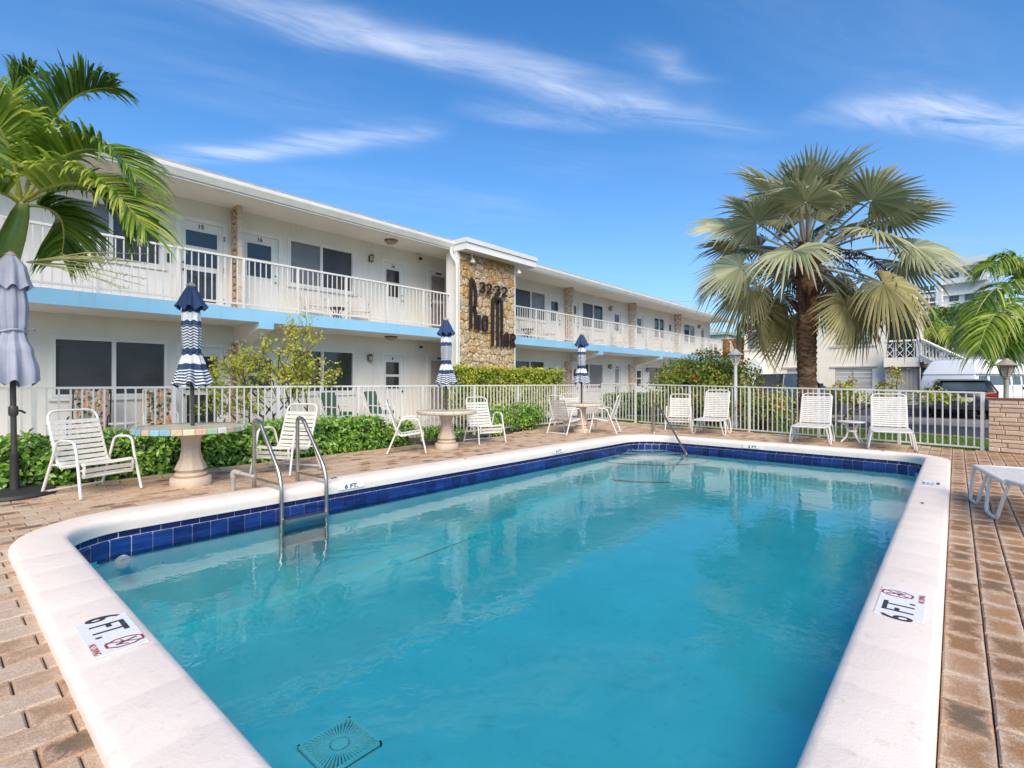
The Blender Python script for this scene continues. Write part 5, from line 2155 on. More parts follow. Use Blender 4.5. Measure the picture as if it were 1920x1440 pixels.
# depth markers
def marker(name, label, loc, ang, w, h, lines, octagon, tilt=0.0, dark=False):
    """a printed plate; local x is the reading direction"""
    t = thing(name, label, 'depth marker', loc, 0, 'pool depth markers')
    t.rotation_euler = (tilt, 0, ang)
    b = MB()
    b.cbox(-w / 2, -h / 2, 0, w / 2, h / 2, 0.003, 0.001)
    b.build('marker_plate', M['dial'], t)
    for s_, size, x, y, mat, sx in lines:
        cu = text('lettering', s_, size, (0, 0, 0), (0, 0, 0), M[mat], None, 0.0004, sx, 0.0022 if mat == 'ink' else 0.0006)
        cu.parent = t
        cu.location = (x, y, 0.0036)
    if octagon:
        ox, oy, rx, ry = octagon
        b = MB()
        P8 = [(math.cos(R(22.5 + 45 * k)), math.sin(R(22.5 + 45 * k))) for k in range(8)]
        vs = [(ox + rx * c, oy + ry * s_, 0.004) for c, s_ in P8] + [(ox + rx * 0.80 * c, oy + ry * 0.86 * s_, 0.004) for c, s_ in P8]
        b.add(vs, [(k, (k + 1) % 8, 8 + (k + 1) % 8, 8 + k) for k in range(8)])
        l = math.hypot(rx, ry) * 0.80
        for a in (math.atan2(ry, rx * 0.75),):
            X = Matrix.Translation((ox, oy, 0.0042)) @ Matrix.Rotation(a, 4, 'Z')
            b.add([(-l, -0.004, 0), (l, -0.004, 0), (l, 0.004, 0), (-l, 0.004, 0)], [(0, 1, 2, 3)], X=X)
        b.build('no_diving_octagon', M['red_ink'], t, fix=False)
        b = MB()       # the diver
        for x0, y0, x1, y1, q in ((-0.30, 0.62, 0.25, -0.45, 0.10), (0.0, 0.02, -0.55, -0.15, 0.06), (0.22, -0.38, 0.55, 0.1, 0.06)):
            A, B = Vector((ox + x0 * rx, oy + y0 * ry)), Vector((ox + x1 * rx, oy + y1 * ry))
            nn = (B - A).normalized()
            nn = Vector((-nn.y, nn.x)) * q * min(rx, ry)
            b.add([(A.x + nn.x, A.y + nn.y, 0.0041), (A.x - nn.x, A.y - nn.y, 0.0041), (B.x - nn.x, B.y - nn.y, 0.0041), (B.x + nn.x, B.y + nn.y, 0.0041)], [(0, 1, 2, 3)])
        b.build('diver_mark', M['ink'], t, fix=False)
    return t


big = [('6 FT.', 0.19, -0.115, 0.0, 'ink', 0.72), ('NO DIVING', 0.036, 0.13, -0.083, 'red_ink', 0.72)]
marker('depth_marker', 'white 6 FT. no diving marker on the near end of the coping', (0.566, 2.99, 0.0655), R(-90), 0.44, 0.20, big, (0.135, 0.025, 0.055, 0.078))
marker('depth_marker', 'white 6 FT. no diving marker on the long coping beside the stained pavers', (3.46, 0.222, 0.0655 + drop(3.4)), R(0), 0.44, 0.20, big, (0.135, 0.025, 0.055, 0.078))
marker('depth_marker', 'white 3 FT. marker on top of the coping by the far rounded corner', (7.93, 0.222, 0.0655 + drop(7.9)), R(0), 0.40, 0.17, [('3 FT.', 0.15, -0.06, 0.02, 'ink', 0.72), ('NO DIVING', 0.04, 0.0, -0.065, 'ink', 0.8)], None)
# on the inner face of the coping (upright plates) and their twins on top
for x, s_, l1, l2 in ((3.42, '6 FT.', 'upright 6 FT. plate on the coping face beside the ladder', '6 FT. marker lettering on top of the coping beside the ladder'),
                      (7.75, '4 FT.', 'upright 4 FT. plate on the coping face half way along the pool', None)):
    marker('depth_marker', l1, (x, 5.592, -0.012 + drop(x)), 0, 0.36, 0.062, [(s_, 0.072, 0, 0, 'ink', 1.25)], None, PI / 2)
    if l2:
        marker('depth_marker', l2, (x - 0.12, 5.83, 0.0645 + drop(x)), 0, 0.34, 0.12, [(s_, 0.13, 0, 0, 'ink', 0.8)], None)
t = marker('depth_marker', 'upright 3 FT. plate on the coping face below the lounge chairs', (11.055, 3.12, -0.03 + drop(11)), -PI / 2, 0.38, 0.062, [('3 FT.', 0.072, 0, 0, 'ink', 1.25)], None, 0)
t.rotation_euler = (PI / 2, 0, -PI / 2)


# ------------------------------------------------------------------ leaves
def leaf_mesh(name, P, N, size, mat, asp=0.5, spread=0.9, tint=None, seed=1, long_jit=0.35):
    """P, N: arrays (n,3); a folded two-triangle leaf at each point, turned about its normal"""
    g = np.random.default_rng(seed)
    n = len(P)
    P = np.asarray(P, float)
    N = np.asarray(N, float) + g.normal(0, spread * 0.5, (n, 3))
    N /= np.linalg.norm(N, axis=1, keepdims=True) + 1e-9
    A = g.normal(0, 1, (n, 3))
    U = np.cross(N, A)
    U /= np.linalg.norm(U, axis=1, keepdims=True) + 1e-9
    W = np.cross(N, U)
    s = size * (1 + g.uniform(-long_jit, long_jit, (n, 1)))
    b = P
    l = P + U * s * 0.5 + W * s * asp * 0.5 + N * s * 0.10
    t = P + U * s
    r = P + U * s * 0.5 - W * s * asp * 0.5 + N * s * 0.10
    vs = np.stack([b, l, t, r], 1).reshape(-1, 3)
    me = bpy.data.meshes.new(name)
    me.vertices.add(4 * n)
    me.vertices.foreach_set('co', vs.astype(np.float32).ravel())
    i = np.arange(n) * 4
    tri = np.stack([i, i + 2, i + 1, i, i + 3, i + 2], 1).reshape(-1)
    me.loops.add(6 * n)
    me.loops.foreach_set('vertex_index', tri.astype(np.int32))
    me.polygons.add(2 * n)
    me.polygons.foreach_set('loop_start', (np.arange(2 * n) * 3).astype(np.int32))
    me.polygons.foreach_set('loop_total', np.full(2 * n, 3, np.int32))
    me.update(calc_edges=True)
    tt = g.uniform(0, 1, n) if tint is None else tint
    a = me.attributes.new('tint', 'FLOAT', 'POINT')
    a.data.foreach_set('value', np.repeat(np.clip(tt, 0, 1), 4).astype(np.float32))
    me.materials.append(mat)
    return me


def box_shell_points(n, x0, x1, y0, y1, z0, z1, g, bump=0.06, fr=(0.42, 0.40, 0.06, 0.06, 0.06), inset=0.10):
    """points on the front (-y), top, back and ends of a hedge, dented and bumped, a share of them inside"""
    P, N = [], []
    cnt = (np.array(fr) * n).astype(int)
    for k, c in enumerate(cnt):
        u, w = g.uniform(0, 1, c), g.uniform(0, 1, c)
        if k == 0:
            p = np.stack([x0 + u * (x1 - x0), np.full(c, y0), z0 + w * (z1 - z0)], 1)
            q = (0, -1, 0.35)
        elif k == 1:
            p = np.stack([x0 + u * (x1 - x0), y0 + w * (y1 - y0), np.full(c, z1)], 1)
            q = (0, -0.25, 1)
        elif k == 2:
            p = np.stack([x0 + u * (x1 - x0), np.full(c, y1), z0 + w * (z1 - z0)], 1)
            q = (0, 1, 0.3)
        else:
            xx = x0 if k == 3 else x1
            p = np.stack([np.full(c, xx), y0 + u * (y1 - y0), z0 + w * (z1 - z0)], 1)
            q = (-1 if k == 3 else 1, 0, 0.3)
        P.append(p)
        N.append(np.tile(np.array(q, float), (c, 1)))
    P, N = np.concatenate(P), np.concatenate(N)
    N /= np.linalg.norm(N, axis=1, keepdims=True)
    d = np.array([noise.noise(V(*(p * 2.6))) * bump * 1.4 + noise.noise(V(*(p * 7.0))) * bump for p in P])
    dep = -g.power(2.5, len(P)) * 0
    dep = -np.abs(g.normal(0, 1, len(P))) * inset * 0.6
    return P + N * (d + dep)[:, None], N, d + dep


def hedge(name, label, x0, x1, y0, y1, z0, z1, n, size, mat, cat='hedge', rz=0.0, seed=3, bump=0.06, core=True):
    h = thing(name, label, cat, ((x0 + x1) / 2, (y0 + y1) / 2, 0), rz)
    g = np.random.default_rng(seed)
    cx, cy = (x0 + x1) / 2, (y0 + y1) / 2
    P, N, d = box_shell_points(n, x0 - cx, x1 - cx, y0 - cy, y1 - cy, z0, z1, g, bump)
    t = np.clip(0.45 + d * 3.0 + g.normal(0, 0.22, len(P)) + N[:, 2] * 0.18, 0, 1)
    me = leaf_mesh('foliage', P, N, size, mat, 0.55, 1.1, t, seed)
    link_mesh('foliage', me, h)
    b = MB()
    gg = random.Random(seed)
    nst = int((x1 - x0) * 9)
    for k in range(nst):
        x = x0 - cx + (x1 - x0) * (k + gg.random()) / nst
        y = gg.uniform(y0 - cy + 0.1, y1 - cy - 0.1)
        b.tube([(x, y, -0.05), (x + gg.uniform(-.1, .1), y + gg.uniform(-.1, .1), z1 * 0.5), (x + gg.uniform(-.2, .2), y + gg.uniform(-.2, .2), z1 - 0.08)], [0.010, 0.008, 0.004], 5)
    b.build('stems', M['bark'], h)
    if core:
        # inner leaves, with shade put into their darker tint
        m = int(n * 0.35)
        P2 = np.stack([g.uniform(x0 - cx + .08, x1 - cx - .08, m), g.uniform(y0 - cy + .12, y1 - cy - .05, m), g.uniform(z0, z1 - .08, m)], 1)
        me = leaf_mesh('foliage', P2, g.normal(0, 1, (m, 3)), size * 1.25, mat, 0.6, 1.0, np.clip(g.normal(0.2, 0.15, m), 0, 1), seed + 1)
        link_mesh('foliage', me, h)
    return h


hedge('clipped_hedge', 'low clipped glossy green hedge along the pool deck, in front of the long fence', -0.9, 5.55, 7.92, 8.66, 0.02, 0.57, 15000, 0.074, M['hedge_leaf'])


def bush(name, label, c, rad, n, size, mat, cat='bush', seed=5, squash=0.75, lumps=9, tb=0.45, extra=None, group=None):
    """a rounded shrub from overlapping leafy lumps of different sizes, with stems"""
    h = thing(name, label, cat, (c[0], c[1], 0), 0, group)
    g = np.random.default_rng(seed)
    L = []
    for k in range(lumps):
        a, q = g.uniform(0, 2 * PI), math.sqrt(g.uniform(0, 1)) * 0.62
        r = g.uniform(0.38, 0.6)
        L.append((np.array([q * math.cos(a) * rad[0], q * math.sin(a) * rad[1], c[2] + g.uniform(-0.35, 0.45) * rad[2]]), r))
    P, N, T = [], [], []
    for ctr, r in L:
        m = int(n / lumps)
        d = g.normal(0, 1, (m, 3))
        d /= np.linalg.norm(d, axis=1, keepdims=True)
        sh = 1 - np.abs(g.normal(0, 0.22, m))
        p = ctr + d * np.array(rad) * r * sh[:, None]
        k = np.array([noise.noise(V(*(q * 3.0))) for q in p])
        keep = (p[:, 2] > 0.03) & (k + g.uniform(-0.3, 0.3, m) > -0.28)
        P.append(p[keep])
        N.append((d + np.array([0, 0, 0.4]))[keep])
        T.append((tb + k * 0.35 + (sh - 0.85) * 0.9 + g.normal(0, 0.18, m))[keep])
    P, N, T = np.concatenate(P), np.concatenate(N), np.concatenate(T)
    link_mesh('foliage', leaf_mesh('foliage', P, N, size, mat, 0.6, 1.2, T, seed), h)
    b = MB()
    for ctr, r in L:
        for q in range(3):
            e = ctr + g.normal(0, 0.25, 3) * np.array(rad) * r
            b.tube([(g.uniform(-.12, .12), g.uniform(-.12, .12), -0.05), (ctr[0] * .5 + g.uniform(-.1, .1), ctr[1] * .5, max(ctr[2] * .55, 0.05)), tuple(e)], [0.016, 0.011, 0.004], 5)
    b.build('stems', M['bark'], h)
    if extra:
        m, mt, sz = extra
        ii = g.integers(0, len(P), m)
        base = P[ii] + N[ii] * 0.05
        PP = np.repeat(base, 9, 0) + g.normal(0, sz * 0.7, (m * 9, 3))
        link_mesh('bracts', leaf_mesh('bracts', PP, g.normal(0, 1, (m * 9, 3)), sz, mt, 0.85, 0.8, None, seed + 9), h)['kind'] = 'stuff'
    return h


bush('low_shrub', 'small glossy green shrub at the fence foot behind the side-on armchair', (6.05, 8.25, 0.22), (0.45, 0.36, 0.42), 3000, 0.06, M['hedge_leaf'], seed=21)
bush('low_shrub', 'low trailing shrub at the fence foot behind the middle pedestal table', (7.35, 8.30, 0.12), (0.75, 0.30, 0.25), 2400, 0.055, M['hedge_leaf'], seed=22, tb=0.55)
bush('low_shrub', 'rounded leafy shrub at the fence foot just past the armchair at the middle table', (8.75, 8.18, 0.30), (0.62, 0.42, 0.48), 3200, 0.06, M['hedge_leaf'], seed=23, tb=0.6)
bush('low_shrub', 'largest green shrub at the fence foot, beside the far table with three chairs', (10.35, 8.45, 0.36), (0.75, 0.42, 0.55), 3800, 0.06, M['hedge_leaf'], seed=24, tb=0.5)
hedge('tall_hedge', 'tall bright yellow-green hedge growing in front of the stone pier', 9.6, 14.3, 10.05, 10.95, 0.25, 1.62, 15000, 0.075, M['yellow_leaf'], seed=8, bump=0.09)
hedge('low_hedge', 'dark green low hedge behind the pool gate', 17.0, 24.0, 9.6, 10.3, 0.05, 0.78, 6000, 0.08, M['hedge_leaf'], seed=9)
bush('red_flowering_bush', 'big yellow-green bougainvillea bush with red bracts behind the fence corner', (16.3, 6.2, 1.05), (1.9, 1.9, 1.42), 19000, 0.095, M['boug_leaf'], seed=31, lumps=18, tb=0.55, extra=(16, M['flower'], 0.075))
bush('red_flowering_bush', 'low straggling bougainvillea with red bracts behind the fence, next to the upright lounge chair', (14.65, 3.9, 0.55), (0.75, 0.85, 0.85), 2300, 0.085, M['boug_leaf'], seed=32, lumps=9, tb=0.5, extra=(12, M['flower'], 0.075))


# open shrubs: real branches with tufts of leaves at their tips
def open_shrub(name, label, base, stems, seed, leaf, mat, depth=4, size=0.075, per=26, group=None, L0=0.8, spread=0.65, flat=0.0, lo=0.0, flowers=0):
    g = random.Random(seed)
    q = np.random.default_rng(seed)
    h = thing(name, label, 'shrub', base, 0, group)
    b = MB()
    P, T = [], []

    def grow(p, d, L, r, k):
        pts, rad = [p], [r]
        n = 4
        for i in range(n):
            d = (d + V(g.uniform(-.28, .28), g.uniform(-.28, .28), g.uniform(-.15, .22) - flat * 0.15)).normalized()
            p = p + d * L / n
            pts.append(p)
            rad.append(r * (1 - 0.4 * (i + 1) / n))
            if k <= 2 and p.z > lo:
                m = int(per * (0.25 if k > 0 else 0.8))
                for _ in range(m):
                    P.append(tuple(p + V(g.gauss(0, .055), g.gauss(0, .055), g.gauss(0, .045))))
                    T.append(0.58 + (p.z - lo) * 0.16 + g.gauss(0, .2))
        b.tube(pts, rad, 6, caps=False)
        if k == 0:
            return
        for _ in range(g.choice((2, 3, 3))):
            nd_ = (d + V(g.uniform(-1, 1), g.uniform(-1, 1), g.uniform(-0.5, 0.75) * (1 - flat)) * spread * 1.3).normalized()
            grow(p, nd_, L * g.uniform(0.62, 0.9), r * 0.62, k - 1)
    for s in stems:
        grow(V(0.0, 0.0, -0.05) + V(*s[0]), V(*s[1]).normalized(), L0 * s[2], 0.032, depth)
    b.build('branches', M['bark'], h, True)
    P, T = np.array(P), np.array(T)
    link_mesh('foliage', leaf_mesh('foliage', P, q.normal(0, 1, P.shape) + np.array([0, 0, 0.7]), size, mat, 0.6, 0.8, T, seed), h)
    if flowers:
        ii = q.integers(0, len(P), flowers)
        PP = np.repeat(P[ii], 7, 0) + q.normal(0, 0.05, (flowers * 7, 3))
        link_mesh('bracts', leaf_mesh('bracts', PP, q.normal(0, 1, (flowers * 7, 3)), 0.07, M['flower'], 0.85, 0.8, None, seed + 3), h)
    return h


open_shrub('yellow_green_shrub', 'airy yellow-green shrub with twisted stems behind the fence, beside the armchair at the ladder', (4.60, 10.0, 0),
           [((0, 0, 0), (-0.5, 0, 1), 0.9), ((0.1, 0, 0), (0.25, 0.1, 1), 1.0), ((-0.1, 0.1, 0), (-0.15, 0.2, 1), 0.9), ((0.25, 0, 0), (0.8, -0.1, 0.8), 0.95), ((-.2, 0, 0), (-0.9, 0, .7), 0.8)],
           41, None, M['yellow_leaf'], 4, 0.066, 6, None, 0.76, 0.82, lo=0.7)
open_shrub('straggly_bougainvillea', 'thin straggling bougainvillea behind the fence between palm and brick wall', (15.2, 1.75, 0),
           [((0, 0, 0), (-0.1, 0.55, 0.7), 0.9), ((0, -.1, 0), (-0.1, -0.6, 0.75), 1.0), ((0, 0.1, 0), (0.1, 0.1, 1), 0.8)],
           47, None, M['boug_leaf'], 3, 0.080, 8, None, 0.70, 0.85, 0.55, 0.35, 0)


# ------------------------------------------------------------------ palms
def frond_mesh(P, nl=56, ll=0.5, seed=1, droop=0.55, rr=0.018, wid=0.042, tint=0.5, vee=0.55, start=0.12):
    """feather frond along the Bezier P: rachis (slot 1) and strap leaflets on both sides (slot 0)"""
    g = random.Random(seed)
    P = [Vector(p) for p in P]
    b = MB()
    n = 18
    b.cur = 1
    b.tube([bez(P, i / n) for i in range(n + 1)], [rr * (1 - 0.85 * i / n) + 0.002 for i in range(n + 1)], 7, tint=0.8)
    b.cur = 0
    for k in range(nl):
        s = start + (1 - start) * (k + 0.5) / nl
        p = bez(P, s)
        t = (bez(P, min(s + 0.01, 1)) - bez(P, s - 0.01)).normalized()
        side = t.cross(V(0, 0, 1))
        if side.length < 1e-3:
            side = V(1, 0, 0)
        side.normalize()
        up = side.cross(t).normalized()
        L = ll * (0.55 + 0.75 * math.sin(PI * min(1, (s - start) / (1 - start) * 0.82 + 0.16))) * g.uniform(0.85, 1.1)
        for sg in (-1, 1):
            fw = 0.45 + 0.75 * s + g.uniform(-.12, .12)
            d = (side * sg * 1.0 + t * fw + up * (vee * (1 - 0.5 * s) + g.uniform(-.2, .2))).normalized()
            w = wid * g.uniform(0.8, 1.15) * (1 - 0.35 * s)
            wd = d.cross(up)
            wd = (wd.normalized() * 0.75 + up * g.uniform(-.5, .5)).normalized()
            tn = tint + g.gauss(0, 0.16)
            dr = droop * g.uniform(0.6, 1.3)
            vs, tt = [], []
            st = (0, 0.3, 0.6, 0.85, 1.0)
            ws = (0.45, 1.0, 0.8, 0.42, 0.05)
            for q, ww in zip(st, ws):
                c = p + d * L * q + V(0, 0, -1) * dr * L * q * q * (0.6 + 0.8 * q)
                vs += [c - wd * w * ww / 2, c + wd * w * ww / 2]
                tt += [tn + 0.10 * q] * 2
            b.add(vs, [(2 * i, 2 * i + 1, 2 * i + 3, 2 * i + 2) for i in range(4)], tt)
    return b


def feather_palm(name, label, base, bend, crown, fronds, shaft_h, r0, r1, seed, ll, nl=56, wid=0.042, group=None, rr=0.018, flower=False, droop=0.55, vee=0.55):
    """base, crown: world points; bend: a middle control point of the trunk"""
    t = thing(name, label, 'palm tree', base, 0, group)
    B = Vector(base)
    A = [V(0, 0, -0.1), Vector(bend) - B, Vector(bend) - B, Vector(crown) - B]
    d = (A[3] - A[2]).normalized()
    A[3] = A[3] - d * shaft_h
    n = 26
    b = MB()
    b.tube([bez(A, i / n) for i in range(n + 1)], [(r0 + (r1 - r0) * (i / n) ** 0.6) * (1 + 0.04 * (i % 2)) for i in range(n + 1)], 14)
    b.build('trunk', M['grey_trunk'], t, True)
    if shaft_h > 0.05:
        b = MB()
        b.tube([A[3] + d * shaft_h * q for q in (-0.04, 0.1, 0.45, 0.8, 1.0)], [r1 * 1.25, r1 * 1.5, r1 * 1.35, r1 * 1.0, r1 * 0.6], 16)
        b.build('crownshaft', M['shaft'], t, True)
        b = MB()
        b.tube([A[3] + d * shaft_h * q for q in (-0.12, -0.03, 0.06)], [r1 * 1.1, r1 * 1.75, r1 * 1.45], 14)
        b.build('old_leaf_sheath', M['orange_sheath'], t, True)
    for k, f in enumerate(fronds):
        pts = [Vector(p) - B for p in f[0]]
        fm = frond_mesh(pts, f[3] if len(f) > 3 else nl, ll * (f[2] if len(f) > 2 else 1), seed + k, droop, rr, wid, f[1], vee)
        fm.build('frond', [M['palm_leaf'], M['rachis']], t, tints=True, fix=False)
    if flower:
        g = random.Random(seed)
        b = MB()
        for dx, dy in flower:
            for k in range(16):
                p0 = A[3] + V(dx, dy, -0.02) * 0.2
                a = g.uniform(-.7, .7)
                e = p0 + V(dx * g.uniform(.5, 1.2), dy * g.uniform(.5, 1.2), g.uniform(-.28, .20))
                m = p0.lerp(e, 0.5) + V(g.uniform(-.05, .05), g.uniform(-.05, .05), 0.05)
                b.tube([p0, m, e], [0.010, 0.006, 0.003], 5)
                for q in range(14):
                    c = m.lerp(e, q / 13)
                    b.tube([c, c + V(g.gauss(0, .03), g.gauss(0, .03), g.gauss(0, .03))], [0.005, 0.003], 4)
        b.build('flower_stalks', M['pale_flower'], t)
    return t


LP = [([(0.748, 8.278, 3.377), (1.047, 7.425, 3.641), (1.303, 6.746, 3.392), (1.497, 6.396, 2.855)], 0.72),
      ([(0.766, 8.258, 3.408), (0.994, 7.868, 4.011), (1.326, 7.231, 4.104), (1.531, 6.868, 3.493)], 0.50),
      ([(0.761, 8.414, 3.46), (0.981, 8.466, 4.72), (1.26, 8.297, 4.976), (1.557, 8.108, 5.0)], 0.38),
      ([(0.719, 8.309, 3.411), (0.632, 7.952, 4.031), (0.44, 7.868, 4.279), (0.209, 7.981, 4.224)], 0.75),
      ([(0.752, 8.576, 3.496), (0.62, 9.1, 4.45), (0.66, 9.2, 5.05), (0.90, 9.05, 5.25)], 0.42),
      ([(0.782, 8.39, 3.364), (1.067, 8.366, 3.434), (1.19, 8.529, 3.333), (1.141, 8.739, 2.881)], 0.40, 0.8),
      ([(0.782, 8.39, 3.409), (1.3, 8.556, 3.918), (1.691, 8.715, 3.859), (1.813, 8.728, 3.376)], 0.34),
      ([(0.719, 8.309, 3.386), (0.424, 8.343, 3.655), (0.063, 8.454, 3.513), (-0.128, 8.52, 2.955)], 0.5),
      ([(0.743, 8.586, 3.47), (0.536, 9.585, 4.519), (0.175, 10.456, 4.812), (-0.117, 11.096, 4.537)], 0.4),
      ([(0.70, 8.30, 3.36), (0.40, 8.0, 3.5), (0.10, 7.8, 3.2), (-0.05, 7.75, 2.7)], 0.55)]
feather_palm('christmas_palm', 'feathery green palm with a bright green crownshaft leaning over the lilac grey parasol', (0.10, 8.75, 0), (0.35, 8.62, 1.6), (0.75, 8.30, 3.36), LP, 0.72, 0.12, 0.085, 100, 0.56, 88, 0.056, None, 0.020, [(0.9, -0.75), (-0.6, -0.9)], 0.34, 1.0)
RP = [([(18.565, -1.52, 3.374), (17.7, -0.983, 4.122), (16.855, -0.471, 3.535), (16.482, -0.195, 2.229)], 0.5),
      ([(18.565, -1.52, 3.374), (17.045, -0.993, 3.243), (16.121, -0.541, 2.93), (15.736, -0.404, 1.991)], 0.7),
      ([(18.565, -1.52, 3.442), (18.81, -1.345, 4.676), (18.722, -0.939, 4.798), (18.669, -0.574, 4.277)], 0.6),
      ([(18.583, -1.54, 3.346), (17.213, -1.186, 2.86), (16.445, -0.914, 2.56), (16.242, -0.832, 1.875)], 0.3),
      ([(18.61, -1.571, 3.442), (18.654, -1.622, 4.599), (19.012, -2.033, 4.871), (19.37, -2.444, 4.19)], 0.5),
      ([(18.832, -1.522, 3.406), (19.415, -0.974, 3.977), (19.51, -0.321, 3.619), (19.444, -0.093, 2.718)], 0.35),
      ([(18.583, -1.54, 3.374), (18.195, -1.856, 3.554), (17.88, -2.256, 3.085), (18.045, -2.445, 2.205)], 0.5),
      ([(18.6, -1.5, 3.45), (18.3, -1.1, 4.3), (17.9, -0.8, 4.5), (17.5, -0.6, 4.1)], 0.62)]
feather_palm('coconut_palm', 'arching green feather palm rising behind the brick wall beside the white van', (18.9, -2.0, 0), (18.75, -1.8, 1.6), (18.6, -1.54, 3.37), RP, 0.0, 0.15, 0.11, 200, 0.64, 80, 0.052, None, 0.026)


def rand_palm(name, label, base, h, n, L, seed, group, tint=0.45, ll=0.6, wid=0.07):
    g = random.Random(seed)
    crown = (base[0] + g.uniform(-.3, .3), base[1] + g.uniform(-.3, .3), h)
    fr = []
    for k in range(n):
        a = 2 * PI * k / n + g.uniform(-.3, .3)
        e = g.uniform(0.05, 1.0)
        dx, dy = math.cos(a), math.sin(a)
        c = Vector(crown)
        fr.append(([c, c + V(dx * L * .3, dy * L * .3, L * (.25 + .35 * e)), c + V(dx * L * .75, dy * L * .75, L * (.05 + .45 * e)), c + V(dx * L, dy * L, L * (-.5 + .6 * e))], tint + g.uniform(-.2, .25), 1, 26))
    return feather_palm(name, label, base, (base[0], base[1], h * .5), crown, fr, 0.0, 0.13, 0.10, seed, ll, 26, wid, group, 0.03)


BP = 'palms beyond the parking lot'
rand_palm('areca_palm', 'small palm with yellowing fronds right behind the outside staircase', (44.0, 0.9, 0), 4.2, 13, 2.3, 301, BP, 0.6, 0.8, 0.10)
rand_palm('areca_palm', 'bushy dark green palm above the white van roof, nearer the staircase', (45.0, -0.9, 0), 3.9, 14, 2.4, 302, BP, 0.35, 0.8, 0.10)
rand_palm('areca_palm', 'slim two-stemmed palm in front of the plain white house', (42.0, -2.2, 0), 4.0, 12, 2.2, 303, BP, 0.5, 0.8, 0.10)
rand_palm('areca_palm', 'tallest of the palms behind the staircase, against the white tower', (50.0, 0.3, 0), 5.6, 14, 2.8, 304, BP, 0.35, 0.9, 0.11)
rand_palm('areca_palm', 'drooping palm under the arching fronds of the nearer feather palm', (40.0, -3.6, 0), 3.6, 12, 2.2, 305, BP, 0.55, 0.8, 0.10)
hedge('mixed_hedge', 'mixed dark green planting under the far palms', 43.0, 49.0, -4.0, 2.0, 0.2, 2.6, 5000, 0.26, M['boug_leaf'], seed=60, bump=0.4)


# the silver fan palm
def fan_leaf(seed, rad=1.05, pet=1.3, sag=0.25, droop=0.35, old=False, nseg=46, fold=0.16):
    """local +x points away from the trunk; petiole then a costapalmate fan"""
    g = random.Random(seed)
    b = MB()
    P = [V(0, 0, 0), V(pet * 0.4, 0, 0.10), V(pet * 0.8, 0, -sag * 0.3), V(pet, 0, -sag)]
    b.cur = 1
    b.tube([bez(P, i / 9) for i in range(10)], [0.040 - 0.021 * i / 9 for i in range(10)], 7)
    b.cur = 0
    hub = P[3]
    ax = (P[3] - P[2]).normalized()
    up = V(0, 1, 0).cross(ax) * -1
    up = (V(0, 0, 1) - ax * ax.z).normalized()
    sd = V(0, 1, 0)
    A = R(148)
    bent = {}
    for k in range(nseg):
        a = -A + 2 * A * (k + 0.5) / nseg
        da = A / nseg
        L = rad * (0.80 + 0.24 * math.cos(a * 0.75)) * g.uniform(0.93, 1.05)
        cup = 0.30 * (a / A) ** 2
        tipdroop = droop * g.uniform(0.6, 1.4) + (0.55 if g.random() < (0.14 if not old else 0.22) else 0)
        tn = 0.45 + g.gauss(0, 0.14)
        vs, tt = [], []
        st = (0.03, 0.30, 0.56, 0.80, 1.0)
        for i, q in enumerate(st):
            hw = (L * q * math.tan(da) * 1.02) if q <= 0.57 else L * 0.56 * math.tan(da) * (1.02, 0.78, 0.06)[i - 2 if i >= 2 else 0]
            hw = max(hw, 0.002)
            d = ax * math.cos(a) + sd * math.sin(a)
            nrm = up
            lat = (ax * -math.sin(a) + sd * math.cos(a))
            c = hub + d * L * q + nrm * (cup * L * q) + V(0, 0, -1) * (droop * 0.35 * L * q * q + max(0, q - 0.5) ** 1.5 * 2.4 * tipdroop * L * 0.55)
            f = fold * (hw / 0.05) * 0.05
            vs += [c - lat * hw, c + nrm * hw * 0.9 * (1 if k % 1 == 0 else -1), c + lat * hw]
            e = tn + (0.34 * max(0, q - 0.55) / 0.45 if g.random() < 0.8 else 0)
            tt += [e, e - 0.12, e]
        fs = []
        for i in range(4):
            fs += [(3 * i, 3 * i + 1, 3 * i + 4, 3 * i + 3), (3 * i + 1, 3 * i + 2, 3 * i + 5, 3 * i + 4)]
        b.add(vs, fs, tt)
    return b


bp = thing('fan_palm', 'large silver-green fan palm with a thick ringed brown trunk behind the lounge chairs', 'palm tree', (15.86, 3.08, 0))
CZ = 4.35
b = MB()
vs, fs = [], []
nz, na = 90, 30
for i in range(nz + 1):
    z = -0.1 + (CZ + 0.35) * i / nz
    base = 0.240 + 0.13 * math.exp(-max(z, 0) * 3.2) - 0.012 * z / 4
    for j in range(na):
        a = 2 * PI * j / na
        ring = 0.034 * (abs(((z * 6.5 + 0.3 * math.sin(a * 2 + 1) + 0.35 * noise.noise(V(math.cos(a), math.sin(a), z * 1.5))) % 1.0) - 0.5) * 2 - 0.5)
        q = base + ring + 0.022 * noise.noise(V(math.cos(a) * 3, math.sin(a) * 3, z * 4)) + 0.012 * noise.noise(V(math.cos(a) * 9, math.sin(a) * 9, z * 12))
        vs.append((q * math.cos(a), q * math.sin(a), z))
for i in range(nz):
    for j in range(na):
        fs.append((i * na + j, i * na + (j + 1) % na, (i + 1) * na + (j + 1) % na, (i + 1) * na + j))
b.add(vs, fs)
b.build('trunk', M['trunk'], bp, True, angle=70)
g = random.Random(77)
